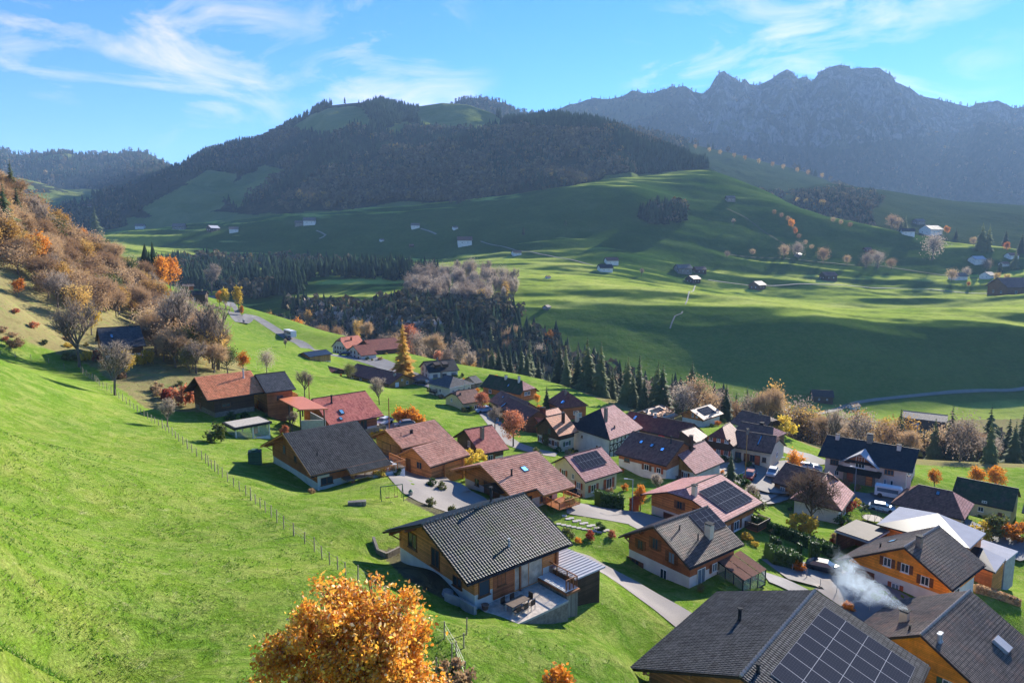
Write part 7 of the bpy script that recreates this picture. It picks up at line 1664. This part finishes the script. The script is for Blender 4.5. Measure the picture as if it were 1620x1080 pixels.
v=np.stack([np.c_[bx_-np.cos(a)*w,by_-np.sin(a)*w,bz],np.c_[bx_+np.cos(a)*w,by_+np.sin(a)*w,bz],np.c_[bx_+d[:,0]*hgt,by_+d[:,1]*hgt,bz+hgt]],1).reshape(-1,3)
cg=np.array([(.10,.22,.03),(.17,.29,.04),(.40,.39,.17),(.08,.17,.02)])[r.choice(4,n,p=[.36,.26,.22,.16])]*r.uniform(.8,1.2,(n,1))
o=mk('grass_tufts',v,np.arange(len(v)).reshape(-1,3),mat_attr('grass_blades',.7,.3),cols=np.repeat(np.repeat(cg,m,0),3,0));tag(o,'tussocky grass of the near pasture','grass',kind='stuff')
# ------------------------------------------------------------------ chimney smoke
q=AAh.root.matrix_basis@Vector(AAh.onroof('b',.36,.42)+Vector((0,0,1.6)))
bx=MB().box(-9,1.0,-5,5,-1.8,6.5);t=NT('smoke');t.n.remove(t.b);pv=t.node('ShaderNodeVolumePrincipled');pv.inputs['Color'].default_value=(.72,.86,1,1);pv.inputs['Anisotropy'].default_value=.3
co_=t.coord('Object');s_=t.node('ShaderNodeSeparateXYZ');t.con(co_,s_.inputs[0])
sx,sy,sz=s_.outputs
tt=t.math('MULTIPLY',sx,-.15)  # 0 at the chimney .. 1 downwind
rad=t.math('ADD',t.math('MULTIPLY',tt,2.6),.35)
cy=t.math('SUBTRACT',sz,t.math('MULTIPLY',tt,2.9))
d2=t.math('SQRT',t.math('ADD',t.math('MULTIPLY',sy,sy),t.math('MULTIPLY',cy,cy)))
fall=t.math('SUBTRACT',1,t.math('DIVIDE',d2,rad));nz=t.noise(co_,.75,5,.6,1.2)
den=t.math('MULTIPLY',t.math('MAXIMUM',t.math('ADD',fall,t.math('MULTIPLY',t.math('SUBTRACT',nz,.55),3.2)),0),t.math('MULTIPLY',t.math('MAXIMUM',t.math('SUBTRACT',1.05,tt),0),t.math('GREATER_THAN',tt,-.03)))
den=t.math('MULTIPLY',den,t.math('GREATER_THAN',fall,0));t.con(t.math('MULTIPLY',den,3.2),pv.inputs['Density']);t.con(pv.outputs[0],t.out.inputs['Volume'])
o=bx.build('smoke',t.m);o.location=q;o.rotation_euler=(0,0,R(-12));tag(o,'bluish white smoke drifting from the chimney of the corner chalet','smoke',kind='stuff')
EXPO=1.5
# ------------------------------------------------------------------ camera, sun, sky
cam=bpy.data.cameras.new('camera');co=bpy.data.objects.new('camera',cam);link(co)
co.location=(0,0,0);co.rotation_euler=(R(90)-TH,0,0);cam.sensor_width=36;cam.lens=FP/1620*36;cam.clip_end=30000;cam.clip_start=.5
sc.camera=co
SUN_AZ=R(36);SUN_EL=R(22)
sd=Vector((math.sin(SUN_AZ)*math.cos(SUN_EL),math.cos(SUN_AZ)*math.cos(SUN_EL),math.sin(SUN_EL)))
sl=bpy.data.lights.new('sun','SUN');sl.energy=5.0;sl.angle=R(.5);sl.color=(1,.93,.82)
so=bpy.data.objects.new('sun',sl);link(so);so.rotation_euler=(-sd).to_track_quat('-Z','Y').to_euler()
w=bpy.data.worlds.new('World');sc.world=w;w.use_nodes=True;nt=w.node_tree;bg=nt.nodes['Background']
sky=nt.nodes.new('ShaderNodeTexSky');sky.sky_type='NISHITA';sky.sun_disc=False;sky.sun_elevation=SUN_EL;sky.sun_rotation=SUN_AZ;sky.altitude=2500;sky.ozone_density=4.0;sky.dust_density=0.0;sky.air_density=1.0
tc=nt.nodes.new('ShaderNodeTexCoord');mp=nt.nodes.new('ShaderNodeMapping');mp.inputs['Scale'].default_value=(1.6,1.6,5.0);mp.inputs['Rotation'].default_value=(0,R(24),0);nt.links.new(tc.outputs['Generated'],mp.inputs[0])
def wn(scale,det,rough,dist,vec):
    n=nt.nodes.new('ShaderNodeTexNoise');n.inputs['Scale'].default_value=scale;n.inputs['Detail'].default_value=det;n.inputs['Roughness'].default_value=rough;n.inputs['Distortion'].default_value=dist;nt.links.new(vec,n.inputs['Vector']);return n.outputs['Fac']
def wr(f,st):
    r=nt.nodes.new('ShaderNodeValToRGB');e=r.color_ramp.elements
    while len(e)<len(st):e.new(.5)
    for i,(p,v) in enumerate(st):e[i].position=p;e[i].color=(v,v,v,1)
    nt.links.new(f,r.inputs[0]);return r.outputs[0]
def wm(op,a,b):
    m=nt.nodes.new('ShaderNodeMath');m.operation=op
    for i,x in enumerate((a,b)):
        if hasattr(x,'links'):nt.links.new(x,m.inputs[i])
        else:m.inputs[i].default_value=x
    return m.outputs[0]
wisps=wr(wn(3.2,8,.62,.9,mp.outputs[0]),[(.48,0),(.86,.75)]);areas=wr(wn(2.1,2,.5,0,mp.outputs[0]),[(.44,0),(.62,1)])
sp=nt.nodes.new('ShaderNodeSeparateXYZ');nt.links.new(tc.outputs['Generated'],sp.inputs[0]);up=wr(sp.outputs['Z'],[(.05,0),(.18,1)])
def patch(px,py,c0,c1):
    d=Vector(ray(px,py)).normalized();m=nt.nodes.new('ShaderNodeVectorMath');m.operation='DOT_PRODUCT';nt.links.new(tc.outputs['Generated'],m.inputs[0]);m.inputs[1].default_value=d
    r=nt.nodes.new('ShaderNodeMapRange');r.interpolation_type='SMOOTHSTEP';nt.links.new(m.outputs['Value'],r.inputs[0]);r.inputs[1].default_value=math.cos(R(c0));r.inputs[2].default_value=math.cos(R(c1));return r.outputs[0]
pm=wm('MAXIMUM',wm('MAXIMUM',patch(300,60,10,1),patch(620,110,9,2)),wm('MAXIMUM',patch(1330,60,12,2),wm('MAXIMUM',patch(1090,110,6,1),patch(50,70,5,1))))
cl=wm('MULTIPLY',wm('MULTIPLY',wisps,pm),up)
mx=nt.nodes.new('ShaderNodeMix');mx.data_type='RGBA';nt.links.new(cl,mx.inputs[0]);hs=nt.nodes.new('ShaderNodeHueSaturation');hs.inputs['Saturation'].default_value=1.24;hs.inputs['Hue'].default_value=.499;hs.inputs['Value'].default_value=1.15;nt.links.new(sky.outputs[0],hs.inputs['Color']);tn=nt.nodes.new('ShaderNodeMix');tn.data_type='RGBA';tn.blend_type='MULTIPLY';tn.inputs[0].default_value=1;nt.links.new(hs.outputs[0],tn.inputs[6]);tn.inputs[7].default_value=(1.0,.88,1.04,1);nt.links.new(tn.outputs[2],mx.inputs[6]);mx.inputs[7].default_value=(8.6,6.5,8.8,1)
nt.links.new(mx.outputs[2],bg.inputs[0]);bg.inputs[1].default_value=.084
# air
def haze():
    bx=MB().box(-6500,6500,-200,6800,-300,900);t=NT('air');t.n.remove(t.b)
    v=t.node('ShaderNodeVolumePrincipled');v.inputs['Color'].default_value=(.42,.66,1,1);v.inputs['Density'].default_value=HAZE_D;v.inputs['Anisotropy'].default_value=.1
    t.con(v.outputs[0],t.out.inputs['Volume']);o=bx.build('haze',t.m);tag(o,kind='stuff')
HAZE_D=.000085
haze()
sc.view_settings.view_transform='Standard';sc.view_settings.look='None';sc.view_settings.gamma=1;sc.view_settings.exposure=EXPO
sc.cycles.use_denoising=True;sc.cycles.max_bounces=5;sc.cycles.diffuse_bounces=2;sc.cycles.glossy_bounces=2;sc.cycles.transmission_bounces=2;sc.cycles.volume_bounces=0;sc.cycles.transparent_max_bounces=6;sc.cycles.use_adaptive_sampling=True;sc.cycles.adaptive_threshold=.02
sc.cycles.volume_step_rate=4
